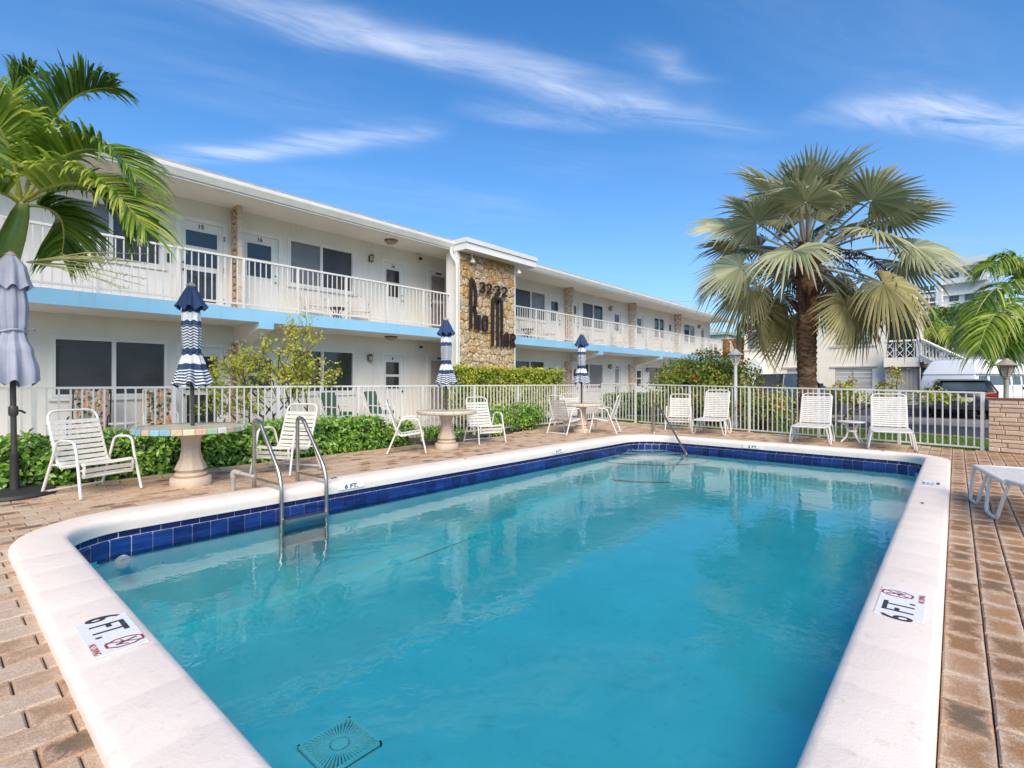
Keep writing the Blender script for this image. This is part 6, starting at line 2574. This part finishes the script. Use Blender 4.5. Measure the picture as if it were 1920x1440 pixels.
# cut leaf bases round the head of the trunk
b = MB()
for k in range(46):
    a = g.uniform(0, 2 * PI)
    z = g.uniform(3.1, CZ + 0.4)
    d = V(math.cos(a), math.sin(a), 0)
    p = d * 0.24 + V(0, 0, z)
    b.tube([p, p + d * 0.10 + V(0, 0, 0.14), p + d * g.uniform(0.14, 0.30) + V(0, 0, g.uniform(.22, .4))], [0.055, 0.045, 0.02], 6)
b.build('leaf_bases', M['fruit'], bp, True)
b = MB()
for k in range(13):
    a = g.uniform(0, 2 * PI)
    d = V(math.cos(a), math.sin(a), 0)
    p = V(0, 0, CZ + g.uniform(.0, .45)) + d * 0.2
    P = [p, p + d * 0.55 + V(0, 0, .40), p + d * 1.15 + V(0, 0, .25), p + d * 1.55 + V(0, 0, -.35)]
    b.tube([bez(P, i / 8) for i in range(9)], [0.022 - 0.0015 * i for i in range(9)], 6)
    for i in range(48):
        s = g.uniform(0.25, 1)
        c = bez(P, s)
        e = c + V(g.gauss(0, .12), g.gauss(0, .12), -abs(g.gauss(0.1, .12)))
        b.tube([c, c.lerp(e, .5) + V(0, 0, .03), e], [0.012, 0.012, 0.007], 4)
b.build('fruit_stalks', M['fruit'], bp)
FANS = []
rows = [(5, 76, 1.55, 1.15, 0.10, False, 0), (9, 54, 1.85, 1.15, 0.18, False, 22), (10, 30, 2.05, 1.18, 0.30, False, 8), (9, 7, 2.15, 1.16, 0.50, False, 28),
        (9, -16, 1.95, 1.14, 0.75, True, 5), (5, -36, 1.55, 1.1, 0.7, True, 30)]
kk = 0
for n_, el, pet, rad, dr, old, off in rows:
    for k in range(n_):
        az = off + 360 * k / n_ + g.uniform(-9, 9)
        if el < -10 and abs((az - 191 + 180) % 360 - 180) < 50:
            continue
        e = el + g.uniform(-8, 8)
        m = fan_leaf(500 + kk, rad * g.uniform(.90, 1.06), pet * g.uniform(.85, 1.1), 0.12 + 0.15 * (el < 30), dr, old)
        o = m.build('frond', [M['fan_leaf_old' if (old or g.random() < 0.2) else 'fan_leaf'], M['petiole']], bp, tints=True, fix=False)
        o.location = (0, 0, CZ + 0.15 + 0.25 * math.sin(R(max(e, -20))))
        o.rotation_mode = 'XYZ'
        o.rotation_euler = (R(g.uniform(-42, 42)), R(-e), R(az))
        kk += 1

# grass of the lawn strip: tufts along the fence and up to the kerb
def lawn_points(n, seed):
    q = np.random.default_rng(seed)
    P = []
    while len(P) < n:
        x, y = q.uniform(12.6, 18), q.uniform(-1.2, 9)
        if x < fence_x(y) + 0.05:
            continue
        lim = np.interp(y, [-3, -0.6, 1.0, 4.0, 9.6], [15.0, 15.75, 16.6, 17.7, 17.9])
        if x > lim:
            continue
        P.append((x, y))
    return np.array(P)


LPn = lawn_points(26000, 5)
q = np.random.default_rng(6)
n = len(LPn)
hgt = q.uniform(0.05, 0.11, n)
ang = q.uniform(0, 2 * PI, n)
lean = q.normal(0, 0.03, (n, 2))
w = 0.006
A = np.stack([LPn[:, 0] + np.cos(ang) * w, LPn[:, 1] + np.sin(ang) * w, np.full(n, -0.078)], 1)
B = np.stack([LPn[:, 0] - np.cos(ang) * w, LPn[:, 1] - np.sin(ang) * w, np.full(n, -0.078)], 1)
Cc = np.stack([LPn[:, 0] + lean[:, 0], LPn[:, 1] + lean[:, 1], -0.078 + hgt], 1)
vs = np.stack([A, B, Cc], 1).reshape(-1, 3)
me = bpy.data.meshes.new('lawn_grass')
me.vertices.add(3 * n)
me.vertices.foreach_set('co', vs.astype(np.float32).ravel())
me.loops.add(3 * n)
me.loops.foreach_set('vertex_index', np.arange(3 * n, dtype=np.int32))
me.polygons.add(n)
me.polygons.foreach_set('loop_start', (np.arange(n) * 3).astype(np.int32))
me.polygons.foreach_set('loop_total', np.full(n, 3, np.int32))
me.update(calc_edges=True)
a = me.attributes.new('tint', 'FLOAT', 'POINT')
a.data.foreach_set('value', np.repeat(q.uniform(0, 1, n), 3).astype(np.float32))
me.materials.append(M['grass'])
tag(link_mesh('lawn_grass', me), 'short green grass strip between fence and parking lot', 'grass', kind='stuff')
sheet('lawn', plain('lawn_soil', (0.085, 0.15, 0.02), 0.95, 0.3, 3.0, 0.01, 60, fine=0.3), [(12.0, -3), (15.0, -3), (15.75, -0.6), (16.6, 1.0), (17.7, 4.0), (17.9, 9.6), (14.9, 9.6), (12.9, 0.4)], -0.058)

# ------------------------------------------------------------------ brick wall on the right
bw0, bw1 = Vector((12.56, -0.445)), Vector((12.02, -2.6))
d = (bw1 - bw0)
Lw = 4.2
d.normalize()
bwl = thing('brick_wall', 'low pinkish slump brick wall at the end of the fence', 'wall', (bw0.x, bw0.y, 0), math.atan2(d.y, d.x))
b = MB()
b.box(0.005, 0.012, -0.05, Lw - 0.005, 0.20, 0.925)
b.build('wall_core', plain('brick_mortar', (0.42, 0.29, 0.2), 0.95, 0.2, 9.0, 0.004, 60), bwl)
g = random.Random(12)
z = 0.0
row = 0
while z < 0.90:
    h = 0.083 if row % 4 != 2 else 0.062
    if z + h > 0.935:
        h = 0.935 - z
    x = -0.30 * g.random()
    while x < Lw:
        l = g.choice((0.42, 0.40, 0.30, 0.20))
        x0, x1 = max(x, 0), min(x + l, Lw)
        if x1 - x0 > 0.03:
            b = MB()
            p = g.uniform(-0.012, 0.008)
            vs = []
            for yy, s_ in ((0.03, 0.0), (p, 0.0), (p - 0.010, 0.010)):
                for xx, zz in ((x0 + 0.004 + s_, z + 0.004 + s_), (x1 - 0.004 - s_, z + 0.004 + s_ + g.uniform(-.003, .003)), (x1 - 0.004 - s_, z + h - 0.004 - s_), (x0 + 0.004 + s_, z + h - 0.004 - s_ + g.uniform(-.003, .003))):
                    vs.append((xx, -yy if False else yy - 0.0, zz))
            # outer face looks towards the pool (local -y)
            fs = [(4 * l_ + k, 4 * l_ + (k + 1) % 4, 4 * l_ + 4 + (k + 1) % 4, 4 * l_ + 4 + k) for l_ in range(2) for k in range(4)] + [(8, 9, 10, 11)]
            b.add(vs, fs)
            b.build('brick', M['slump'], bwl)
        x += l
    z += h
    row += 1
b = MB()
b.cbox(-0.012, -0.022, 0.926, Lw + 0.01, 0.215, 0.962, 0.008)
b.build('wall_cap', plain('brown_cap', (0.22, 0.085, 0.055), 0.8, 0.2, 6.0), bwl)

# ------------------------------------------------------------------ lamp posts
def lamp_post(label, x, y, h, mat, gl, r=0.05):
    l = thing('lamp_post', label, 'lamp post', (x, y, 0), 0.3)
    b = MB()
    b.lathe([(r * 1.5, -0.1), (r * 1.5, 0.12), (r, 0.16), (r * 0.9, h - 0.46), (r * 1.35, h - 0.45), (r * 1.35, h - 0.40), (r * 1.1, h - 0.39)], 16)
    b.build('post', mat, l, True)
    b = MB()
    for k in range(6):
        a = k * PI / 3
        b.tube([(0.085 * math.cos(a), 0.085 * math.sin(a), h - 0.40), (0.155 * math.cos(a), 0.155 * math.sin(a), h - 0.15)], 0.011, 6)
    b.lathe([(0.06, h - 0.41), (0.095, h - 0.405), (0.095, h - 0.39)], 6)
    b.lathe([(0.225, h - 0.165), (0.23, h - 0.15), (0.16, h - 0.12), (0.075, h - 0.045), (0.05, h - 0.02), (0.045, h)], 24)
    b.build('lantern_frame', mat, l, True)
    b = MB()
    b.lathe([(0.078, h - 0.39), (0.145, h - 0.16)], 6)
    b.build('lantern_glass', gl, l)


lamp_post('white post lantern rising out of the flowering bush', 14.9, 4.66, 2.17, M['white_paint'], plain('hazy_pane', (0.48, 0.42, 0.34), 0.3))
lamp_post('grey post lantern behind the brick wall in front of the white van', 16.0, -0.86, 1.78, M['galv'], plain('dusty_pane', (0.40, 0.33, 0.26), 0.4))


# ------------------------------------------------------------------ vehicles
def extrude_body(b, prof, half, inset):
    """prof: (x, z, k) outline of the side; half width shrinks by inset*k towards the roof"""
    n = len(prof)
    vs = []
    for sg in (-1, 1):
        for x, z, k in prof:
            vs.append((x, sg * (half - inset * k), z))
    fs = [tuple(range(n - 1, -1, -1)), tuple(range(n, 2 * n))] + [(i, (i + 1) % n, n + (i + 1) % n, n + i) for i in range(n)]
    b.add(vs, fs)


def bevel_obj(o, w, seg=3):
    m = o.modifiers.new('bevel', 'BEVEL')
    m.width = w
    m.segments = seg
    m.limit_method = 'ANGLE'
    m.angle_limit = R(25)
    o.data.polygons.foreach_set('use_smooth', [True] * len(o.data.polygons))


def wheel(v, x, y, r, w=0.2):
    b = MB()
    t = thing('wheel', None, None)
    t.parent = v
    t.location = (x, y, r)
    t.rotation_euler = (PI / 2, 0, 0)
    b.lathe([(r * 0.66, -w / 2), (r * 0.95, -w / 2), (r, -w * 0.35), (r, w * 0.35), (r * 0.95, w / 2), (r * 0.66, w / 2)], 28)
    b.build('tyre', M['tyre'], t, True)
    b = MB()
    b.lathe([(r * 0.66, -w * 0.30), (r * 0.66, w * 0.30)], 28)
    for k in range(5):
        b.box(0.0, -0.035, -w * 0.42, r * 0.64, 0.035, w * 0.42, Matrix.Rotation(2 * PI * k / 5, 4, 'Z'))
    b.lathe([(r * 0.2, -w * 0.45), (r * 0.2, w * 0.45)], 16)
    b.build('rim', M['rim'], t, False)


# black hatchback seen from behind; local +x is forward
car = thing('parked_car', 'black hatchback with red tail lamps seen from behind through the fence', 'car', (24.0, -0.22, -0.05), R(4))
b = MB()
extrude_body(b, [(0.0, 0.28, 0), (-0.04, 0.50, 0), (0.02, 0.80, 0), (0.12, 0.95, 0.1), (0.36, 1.33, 0.9), (0.75, 1.40, 1), (1.9, 1.40, 1), (2.75, 0.98, 0.15), (3.9, 0.86, 0.1), (4.15, 0.60, 0), (4.15, 0.28, 0)], 0.87, 0.16)
o = b.build('body', M['car_black'], car)
bevel_obj(o, 0.06)
b = MB()
b.add([(0.115, -0.62, 0.985), (0.115, 0.62, 0.985), (0.325, 0.56, 1.285), (0.325, -0.56, 1.285), (0.13, -0.62, 0.985), (0.13, 0.62, 0.985), (0.34, 0.56, 1.285), (0.34, -0.56, 1.285)], [(0, 3, 2, 1), (4, 5, 6, 7), (0, 1, 5, 4), (1, 2, 6, 5), (2, 3, 7, 6), (3, 0, 4, 7)])
o = b.build('rear_window', M['car_glass'], car)
o.location = (-0.012, 0, 0.006)
b = MB()
b.cbox(0.24, -0.60, 1.345, 0.62, 0.60, 1.395, 0.02)
b.build('roof_spoiler', plain('grey_spoiler', (0.16, 0.16, 0.18), 0.3), car)
for sg in (-1, 1):
    b = MB()
    b.prism([(sg * 0.845, 0.78), (sg * 0.56, 0.82), (sg * 0.60, 0.885), (sg * 0.845, 0.92)], 'x', -0.008, 0.10)
    b.build('tail_lamp', M['tail'], car)
    b = MB()
    b.cbox(1.95, sg * 0.84, 0.93, 2.10, sg * 1.02, 1.07, 0.02)
    b.build('wing_mirror', M['car_black'], car)
    b = MB()
    b.add([(0.62, sg * 0.80, 0.98), (2.45, sg * 0.80, 0.98), (1.85, sg * 0.725, 1.33), (0.75, sg * 0.725, 1.33)], [(0, 1, 2, 3)])
    o = b.build('side_window', M['car_glass'], car)
    o.location = (0, sg * 0.05, 0)
b = MB()
b.box(-0.03, -0.24, 0.63, 0.03, 0.24, 0.75)
b.build('licence_plate', M['plate'], car)
b = MB()
b.cbox(-0.075, -0.86, 0.32, 0.10, 0.86, 0.52, 0.03)
b.box(-0.085, -0.55, 0.40, -0.06, 0.55, 0.43)
b.build('rear_bumper', plain('bumper_black', (0.02, 0.02, 0.02), 0.45), car)
for x in (0.72, 3.3):
    for y in (-0.76, 0.76):
        wheel(car, x, y, 0.31)

# white high-roof van, its side to the camera, nose away to the right
van = thing('parked_van', 'white high-roof passenger van parked behind the brick wall', 'van', (28.2, 0.28, -0.05), R(-24))
b = MB()
extrude_body(b, [(0.0, 0.45, 0), (0.0, 1.25, 0), (0.10, 1.62, 0.5), (4.6, 1.62, 0.5), (5.3, 1.15, 0.1), (6.0, 1.05, 0), (6.1, 0.45, 0)], 1.0, 0.14)
o = b.build('body', M['car_white'], van)
bevel_obj(o, 0.05)
b = MB()
extrude_body(b, [(0.06, 1.60, 0.5), (0.10, 1.66, 0.5), (0.40, 2.16, 1.6), (0.8, 2.26, 1.9), (4.2, 2.26, 1.9), (4.7, 1.95, 1.2), (4.85, 1.60, 0.5)], 1.0, 0.14)
o = b.build('raised_roof', M['car_white'], van)
bevel_obj(o, 0.05)
for sg in (-1, 1):
    for x0, x1, sl in ((0.22, 0.95, 0.12), (1.12, 2.85, 0.06), (3.05, 3.75, 0.02), (3.92, 4.55, 0.02)):
        b = MB()
        ya, yb = sg * 0.990, sg * 0.952
        b.add([(x0, ya, 1.18), (x1, ya, 1.18), (x1, yb, 1.55), (x0 + sl, yb, 1.55), (x0, ya * .98, 1.18), (x1, ya * .98, 1.18), (x1, yb * .98, 1.55), (x0 + sl, yb * .98, 1.55)], [(0, 1, 2, 3), (7, 6, 5, 4), (0, 4, 5, 1), (1, 5, 6, 2), (2, 6, 7, 3), (3, 7, 4, 0)])
        b.build('side_window', M['car_glass'], van)
    b = MB()
    for x in (3.0, 3.85, 4.65):
        b.box(x, sg * 0.995 - 0.008, 0.5, x + 0.012, sg * 0.995 + 0.008, 1.15)
    b.box(0.1, sg * 0.998 - 0.006, 1.60, 4.6, sg * 0.96 + 0.006, 1.625)
    b.build('door_gap', M['tyre'], van)
    b = MB()
    b.cbox(3.9, sg * 1.0 - 0.03, 0.98, 4.02, sg * 1.0 + 0.03, 1.08, 0.01)
    b.build('door_handle', M['black'], van)
for x in (1.25, 4.9):
    for y in (-0.88, 0.88):
        wheel(van, x, y, 0.38, 0.24)
b = MB()
b.cbox(-0.07, -0.98, 0.42, 0.03, 0.98, 0.58, 0.03)
b.build('rear_bumper', plain('van_bumper', (0.4, 0.4, 0.42), 0.4), van)

# dark pickup half hidden by the flowering bush
pk = thing('pickup_truck', 'dark grey pickup truck half hidden behind the flowering bush', 'pickup truck', (21.0, 6.9, -0.05), R(-38))
b = MB()
extrude_body(b, [(0.0, 0.45, 0), (0.0, 1.02, 0), (1.7, 1.02, 0), (1.78, 1.04, 0.1), (1.95, 1.62, 1), (3.05, 1.64, 1), (3.75, 1.08, 0.2), (4.9, 1.0, 0), (5.1, 0.8, 0), (5.1, 0.45, 0)], 0.93, 0.16)
o = b.build('body', M['car_grey'], pk)
bevel_obj(o, 0.05)
b = MB()
b.box(0.1, -0.80, 1.024, 1.6, 0.80, 1.034)
b.build('bed_cover', M['tyre'], pk)
for sg in (-1, 1):
    b = MB()
    b.add([(1.95, sg * 0.905, 1.10), (3.45, sg * 0.905, 1.10), (2.98, sg * 0.785, 1.56), (2.05, sg * 0.785, 1.56)], [(0, 1, 2, 3)])
    b.build('side_window', M['car_glass'], pk)
    b = MB()
    b.box(-0.02, sg * 0.92 - 0.07, 0.70, 0.03, sg * 0.92 + 0.02, 1.0)
    b.build('tail_lamp', M['tail'], pk)
    b = MB()
    b.cbox(3.25, sg * 0.93, 1.06, 3.42, sg * 1.14, 1.24, 0.02)
    b.build('wing_mirror', M['black'], pk)
b = MB()
b.add([(1.80, -0.72, 1.10), (1.80, 0.72, 1.10), (1.925, 0.66, 1.55), (1.925, -0.66, 1.55)], [(0, 3, 2, 1)])
o = b.build('rear_window', M['car_glass'], pk)
o.location = (-0.01, 0, 0.0)
for x in (0.95, 4.1):
    for y in (-0.80, 0.80):
        wheel(pk, x, y, 0.38, 0.24)

# ------------------------------------------------------------------ cream building across the parking lot
cr = thing('cream_building', 'cream two-storey building with outside stair and lattice balcony behind the fan palm', 'building', (37, 6, 0))
XC = 37.0
cw = [(8.35, 6.85, 3.46, 4.7, 'up'), (5.65, 3.75, 3.46, 4.72, 'up'), (8.35, 6.85, 0.85, 2.10, 'lo'), (5.65, 3.75, 0.85, 2.10, 'lo'), (10.8, 9.4, 3.46, 4.7, 'up')]
b = MB()
hs = [(w_[1], w_[0], w_[2], w_[3]) for w_ in cw] + [(1.70, 3.02, 2.632, 4.8)]
xs = MB()
wall_with_holes(xs, 1.55, 11.0, -0.1, 5.02, 0, 0.25, hs)
b.add([(XC + y, x, z) for x, y, z in xs.v], xs.f)
b.build('wall', M['cream'], cr, world=True)
b = MB()
b.box(XC + 0.251, 1.56, -0.1, XC + 9, 1.69, 5.02)
b.build('side_wall', M['cream'], cr, world=True)
b = MB()
b.box(XC + 0.251, 10.8, -0.1, XC + 9, 10.99, 5.02)
b.build('side_wall', M['cream'], cr, world=True)
b = MB()
b.box(XC - 0.35, 1.2, 5.03, XC + 9.3, 11.35, 5.09)
b.prism([(1.2, 5.16), (6.3, 5.65), (11.35, 5.16)], 'x', XC - 0.30, XC + 9.3)
b.build('roof', M['grey_roof'], cr, world=True)
b = MB()
b.box(XC - 0.40, 1.15, 5.03, XC - 0.352, 11.4, 5.20)
b.build('roof_fascia', M['green_trim'], cr, world=True)
for y1, y0, z0, z1, k in cw:
    w_ = thing('window', None, None, (0, y0 - 6, z0))
    w_.parent = cr
    f = 0.05
    b = MB()
    for q in ((y0, z0, y0 + f, z1), (y1 - f, z0, y1, z1), (y0 + f, z0, y1 - f, z0 + f), (y0 + f, z1 - f, y1 - f, z1), ((y0 + y1) / 2 - 0.03, z0 + f, (y0 + y1) / 2 + 0.03, z1 - f)):
        b.box(XC + 0.02, q[0], q[1], XC + 0.12, q[2], q[3])
    b.build('frame', M['shutter'], w_, world=True)
    for a, c in ((y0 + f, (y0 + y1) / 2 - 0.03), ((y0 + y1) / 2 + 0.03, y1 - f)):
        n = 5
        for i in range(n):
            za = z0 + f + (z1 - z0 - 2 * f) * i / n
            zc = z0 + f + (z1 - z0 - 2 * f) * (i + 1) / n
            b = MB()
            if k == 'lo':
                b.prism([(XC + 0.06, za + 0.012), (XC + 0.10, za + 0.012), (XC + 0.115, zc - 0.012), (XC + 0.075, zc - 0.012)], 'y', a, c) if False else b.add([(XC + 0.06, a, za + .012), (XC + 0.06, c, za + .012), (XC + 0.085, c, zc - .012), (XC + 0.085, a, zc - .012), (XC + 0.11, a, za + .012), (XC + 0.11, c, za + .012), (XC + 0.115, c, zc - .012), (XC + 0.115, a, zc - .012)], [(0, 1, 2, 3), (7, 6, 5, 4), (0, 4, 5, 1), (1, 5, 6, 2), (2, 6, 7, 3), (3, 7, 4, 0)])
                b.build('shutter_slat', M['shutter'], w_, world=True)
            else:
                b.box(XC + 0.075, a, za + 0.01, XC + 0.10, c, zc - 0.01)
                b.build('pane', M['glass_pale'], w_, world=True)
    b = MB()
    zz = (z0 - 0.10) if k == 'up' else (z1 + 0.02)
    b.box(XC - 0.07, y0 - 0.25, zz, XC - 0.002, y1 + 0.25, zz + 0.09)
    b.build('ledge', M['cream_sill'], w_, world=True)
# balcony with lattice panels
bal = thing('balcony', None, None, (0, -3.6, 2.1))
bal.parent = cr
b = MB()
b.box(XC - 0.9, 1.50, 2.10, XC + 1.2, 3.12, 2.63)
b.build('balcony_floor', M['cream'], bal, world=True)
b = MB()
b.box(XC - 0.92, 1.46, 2.63, XC - 0.78, 1.66, 3.58)
b.box(XC - 0.92, 3.06, 2.63, XC - 0.78, 3.12, 3.58)
b.box(XC - 0.94, 1.44, 3.52, XC - 0.76, 3.14, 3.62)
b.build('balcony_frame', M['white_paint'], bal, world=True)
for k in range(3):
    y0 = 1.72 + k * 0.46
    y1 = y0 + 0.40
    b = MB()
    xa, xb = XC - 0.88, XC - 0.83
    for q in ((y0, 2.64, y0 + 0.035, 3.51), (y1 - 0.035, 2.64, y1, 3.51)):
        b.box(xa, q[0], q[1], xb, q[2], q[3])
    for cz in (2.86, 3.29):
        for sg in (1, -1):
            X = Matrix.Translation((XC - 0.855, (y0 + y1) / 2, cz)) @ Matrix.Rotation(sg * math.atan2(0.42, 0.33), 4, 'X')
            b.box(-0.02 + sg * 0.003, -0.262, -0.016, 0.02 + sg * 0.003, 0.262, 0.016, X)
    b.build('lattice_panel', M['white_paint'], bal, world=True)
b = MB()
b.box(XC + 1.0, 1.6, 2.63, XC + 1.1, 3.1, 5.0)
b.build('balcony_back', M['glass_blind'], bal, world=True)  # dark sheet standing in for the shade of the recess behind the lattice
b = MB()
b.box(XC - 0.86, 1.5, 3.62, XC - 0.76, 1.6, 5.02)
b.build('balcony_post', M['cream'], bal, world=True)
b = MB()
for k in range(8):
    b.box(XC - 0.5, 1.62 + k * 0.185, -0.1, XC - 0.46, 1.62 + k * 0.185 + 0.17, 2.09)
b.build('under_balcony_boards', M['cream_sill'], bal, world=True)
# stair going down to the right, towards the camera
stc = thing('staircase', None, None, (0, -4.6, 0))
stc.parent = cr
A0, A1 = V(XC - 0.9, 1.45, 3.55), V(XC - 3.1, -0.75, 2.05)
dd = A1 - A0
b = MB()
for off, hh in ((0.0, 0.11), (-1.05, 0.26)):
    vs = []
    for p in (A0, A1):
        for dx, dz in ((-0.06, 0), (0.06, 0), (0.06, hh), (-0.06, hh)):
            vs.append((p.x + dx, p.y - dx, p.z + dz + off))
    b.add(vs, [(0, 1, 5, 4), (1, 2, 6, 5), (2, 3, 7, 6), (3, 0, 4, 7), (3, 2, 1, 0), (4, 5, 6, 7)])
b.build('stair_rail', M['cream'], stc, world=True)
bmesh_ = None
for k in range(15):
    p = A0 + dd * (k + 0.5) / 15
    b = MB()
    if bmesh_ is None:
        b.lathe([(0.04, -0.80), (0.045, -0.78), (0.028, -0.70), (0.05, -0.52), (0.03, -0.36), (0.045, -0.22), (0.028, -0.10), (0.045, -0.02), (0.045, 0.01)], 10)
        bmesh_ = b.build('baluster', M['cream'], stc, True, loc=(p.x - XC, p.y - 1.4, p.z)).data
    else:
        link_mesh('baluster', bmesh_, stc, (p.x - XC, p.y - 1.4, p.z))
b = MB()
for k in range(12):
    p = A0 + dd * (k + 0.5) / 12
    b.box(p.x - 0.1, p.y - 0.10, p.z - 1.15, p.x + 1.1, p.y + 0.12, p.z - 1.0)
b.build('stair_treads', M['cream_sill'], stc, world=True)
b = MB()
b.box(XC - 0.3, 0.25, -0.1, XC - 0.2, 1.45, 2.05)
b.build('teal_door', M['teal'], cr, world=True)
b = MB()
b.box(XC + 0.0, -1.2, -0.1, XC + 0.1, 1.5, 2.6)
b.build('stair_back_wall', M['cream_sill'], cr, world=True)
# orange stone panel at the building's near corner
pn = thing('stone_panel', None, None, (0.6, 5.6, 0))
pn.parent = cr
b = MB()
b.box(XC + 0.50, 11.02, -0.1, XC + 0.8, 12.7, 4.3)
b.build('panel_core', M['yel_stone'], pn, world=True)
stone_face(pn, 11.05, 12.68, 0.6, 4.3, 0.34, XC + 0.50, 9, M['yel_stone'], 'x', 0.05)
b = MB()
b.box(XC - 0.8, 10.2, -0.1, XC - 0.02, 11.0, 2.75)
b.prism([(9.6, -0.1), (10.199, -0.1), (10.199, 2.75), (9.95, 2.75), (9.6, 2.1)], 'x', XC - 0.8, XC - 0.02)
b.build('stair_parapet', M['white_paint'], cr, world=True)

# neighbour behind the far end of the apartment building
nb = thing('neighbour_house', 'small white house with pale green eaves past the far end of the balcony', 'house', (46, 17.5, 0))
b = MB()
b.box(46, 15.2, -0.1, 56, 24.5, 5.4)
b.build('wall', M['cream'], nb, world=True)
b = MB()
b.box(45.6, 14.9, 5.401, 56.3, 24.8, 5.62)
b.build('eaves', M['green_trim'], nb, world=True)
b = MB()
b.prism([(14.9, 5.621), (19.8, 7.0), (24.8, 5.621)], 'x', 45.7, 56.3)
b.build('roof', plain('white_roof', (0.66, 0.66, 0.66), 0.7), nb, world=True)
b = MB()
b.box(45.95, 16.0, 3.4, 45.998, 17.2, 4.6)
b.build('window', M['glass_pale'], nb, world=True)

# white house on the right and a grey roof before it
wh = thing('white_house', 'plain white house wall on the right beyond the van', 'house', (52, -6, 0))
b = MB()
b.box(50, -14, -0.1, 62, -2.35, 6.4)
b.build('wall', M['tower'], wh, world=True)
b = MB()
b.box(49.9, -14.2, 6.401, 62.2, -2.25, 6.6)
b.build('roof', M['grey_roof'], wh, world=True)
b = MB()
b.box(49.95, -3.3, 2.9, 49.995, -2.6, 4.0)
b.build('window', M['tower_glass'], wh, world=True)
gs = thing('grey_roof_shed', 'low shed with a plain grey roof above the white van', 'shed', (40, -1.8, 0))
b = MB()
b.box(39, -3.2, -0.1, 44, -0.3, 2.3)
b.build('wall', M['cream_sill'], gs, world=True)
b = MB()
b.prism([(38.7, 2.301), (38.7, 2.4), (41.5, 3.35), (44.3, 2.4), (44.3, 2.301)], 'y', -3.45, 0.1)
b.build('roof', M['grey_roof'], gs, world=True)

# ------------------------------------------------------------------ white apartment tower far away
def CW(px_, py_, t):
    u = (px_ - 960) / 955
    return V((math.cos(TH) + u * math.sin(TH)) * t, (math.sin(TH) - u * math.cos(TH)) * t, 1.25 + (716 - py_) / 955 * t)


tw = thing('apartment_tower', 'tall white apartment tower far behind the fan palm and coconut palm', 'building')
T = 110.0
Q0, Q1 = CW(1768, 700, T), CW(1856, 700, T * 0.94)
Q2 = CW(1655, 700, T * 1.06)
tw.location = (Q0.x, Q0.y, 0)


def slab(name, mat, P, Qq, z0, z1, out=0.0, thick=0.6, back=10):
    d = (Qq - P)
    d.z = 0
    n = V(d.y, -d.x, 0).normalized()
    if n.dot(V(-1, -0.3, 0)) < 0:
        n = -n
    a, c = P + n * out, Qq + n * out
    rv = V(Q1.x, Q1.y, 0).normalized()
    b = MB()
    vs = []
    for p in (a, c, c + rv * thick, a + rv * thick):
        vs += [(p.x, p.y, z0), (p.x, p.y, z1)]
    b.add(vs, [(0, 2, 3, 1), (2, 4, 5, 3), (4, 6, 7, 5), (6, 0, 1, 7), (1, 3, 5, 7), (0, 6, 4, 2)])
    return b.build(name, mat, tw, world=True)


zt = 1.25 + (716 - 483) / 955 * T * 0.95
fh = 2.42
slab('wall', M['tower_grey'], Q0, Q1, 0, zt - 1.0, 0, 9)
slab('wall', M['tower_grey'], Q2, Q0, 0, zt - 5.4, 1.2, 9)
slab('roof_parapet', M['tower'], Q0 - (Q1 - Q0) * 0.10, Q1 + (Q1 - Q0) * 0.03, zt - 1.4, zt + 0.2, 1.6, 9)
slab('pillar', M['tower'], Q0.lerp(Q1, -0.08), Q0.lerp(Q1, 0.06), 0, zt - 4.6, 1.9, 3)
slab('pillar', M['tower'], Q2.lerp(Q0, 0.50), Q2.lerp(Q0, 0.58), 0, zt - 6.4, 2.2, 3)
for k in range(9):
    z = zt - 4.6 - k * fh * 0.98
    if z < 4:
        break
    slab('floor_edge', M['tower'], Q0, Q1, z - 0.12, z + (0.95 if k == 0 else 0.12), 1.3 if k == 0 else 0.5, 1.6)
    slab('floor_edge', M['tower'], Q2, Q0, z - 1.5, z - 1.25, 1.7, 1.2)
    slab('balcony_front', M['tower'], Q2.lerp(Q0, 0.0), Q2.lerp(Q0, 0.5), z - 1.25, z - 0.4, 1.9, 0.3)
for k in range(8):
    z = zt - 3.6 - k * fh * 0.98 + (0.2 if k == 0 else 0)
    if z < 3:
        break
    for a, c in ((0.14, 0.36), (0.48, 0.70)):
        if k == 1 and a > 0.4:
            continue
        if k == 1:
            continue
        w_ = thing('window', None, None)
        w_.parent = tw
        for i in range(2):
            aa, ab = a + (c - a) * (i * 0.5 + 0.02), a + (c - a) * (i * 0.5 + 0.47)
            P_, Q_ = Q0.lerp(Q1, aa), Q0.lerp(Q1, ab)
            o = slab('pane', M['tower_glass'], P_, Q_, z, z + 1.15, 0.05, 0.2)
            o.parent = w_
    for i in range(4):
        aa = 0.60 + i * 0.095
        slab('pane', M['tower_glass'], Q2.lerp(Q0, aa), Q2.lerp(Q0, aa + 0.075), z - 3.0, z - 1.3, 1.25, 0.2)
# a thin overhead cable
cb = thing('overhead_cable', 'thin overhead cable against the sky above the far roof end', 'cable', (60, 40, 0))
b = MB()
p0, p1 = CW(1160, 562, 75), CW(1420, 564, 70)
b.tube([p0, p0.lerp(p1, .5) - V(0, 0, 0.15), p1], 0.035, 5)
b.build('wire', M['shutter'], cb, world=True)
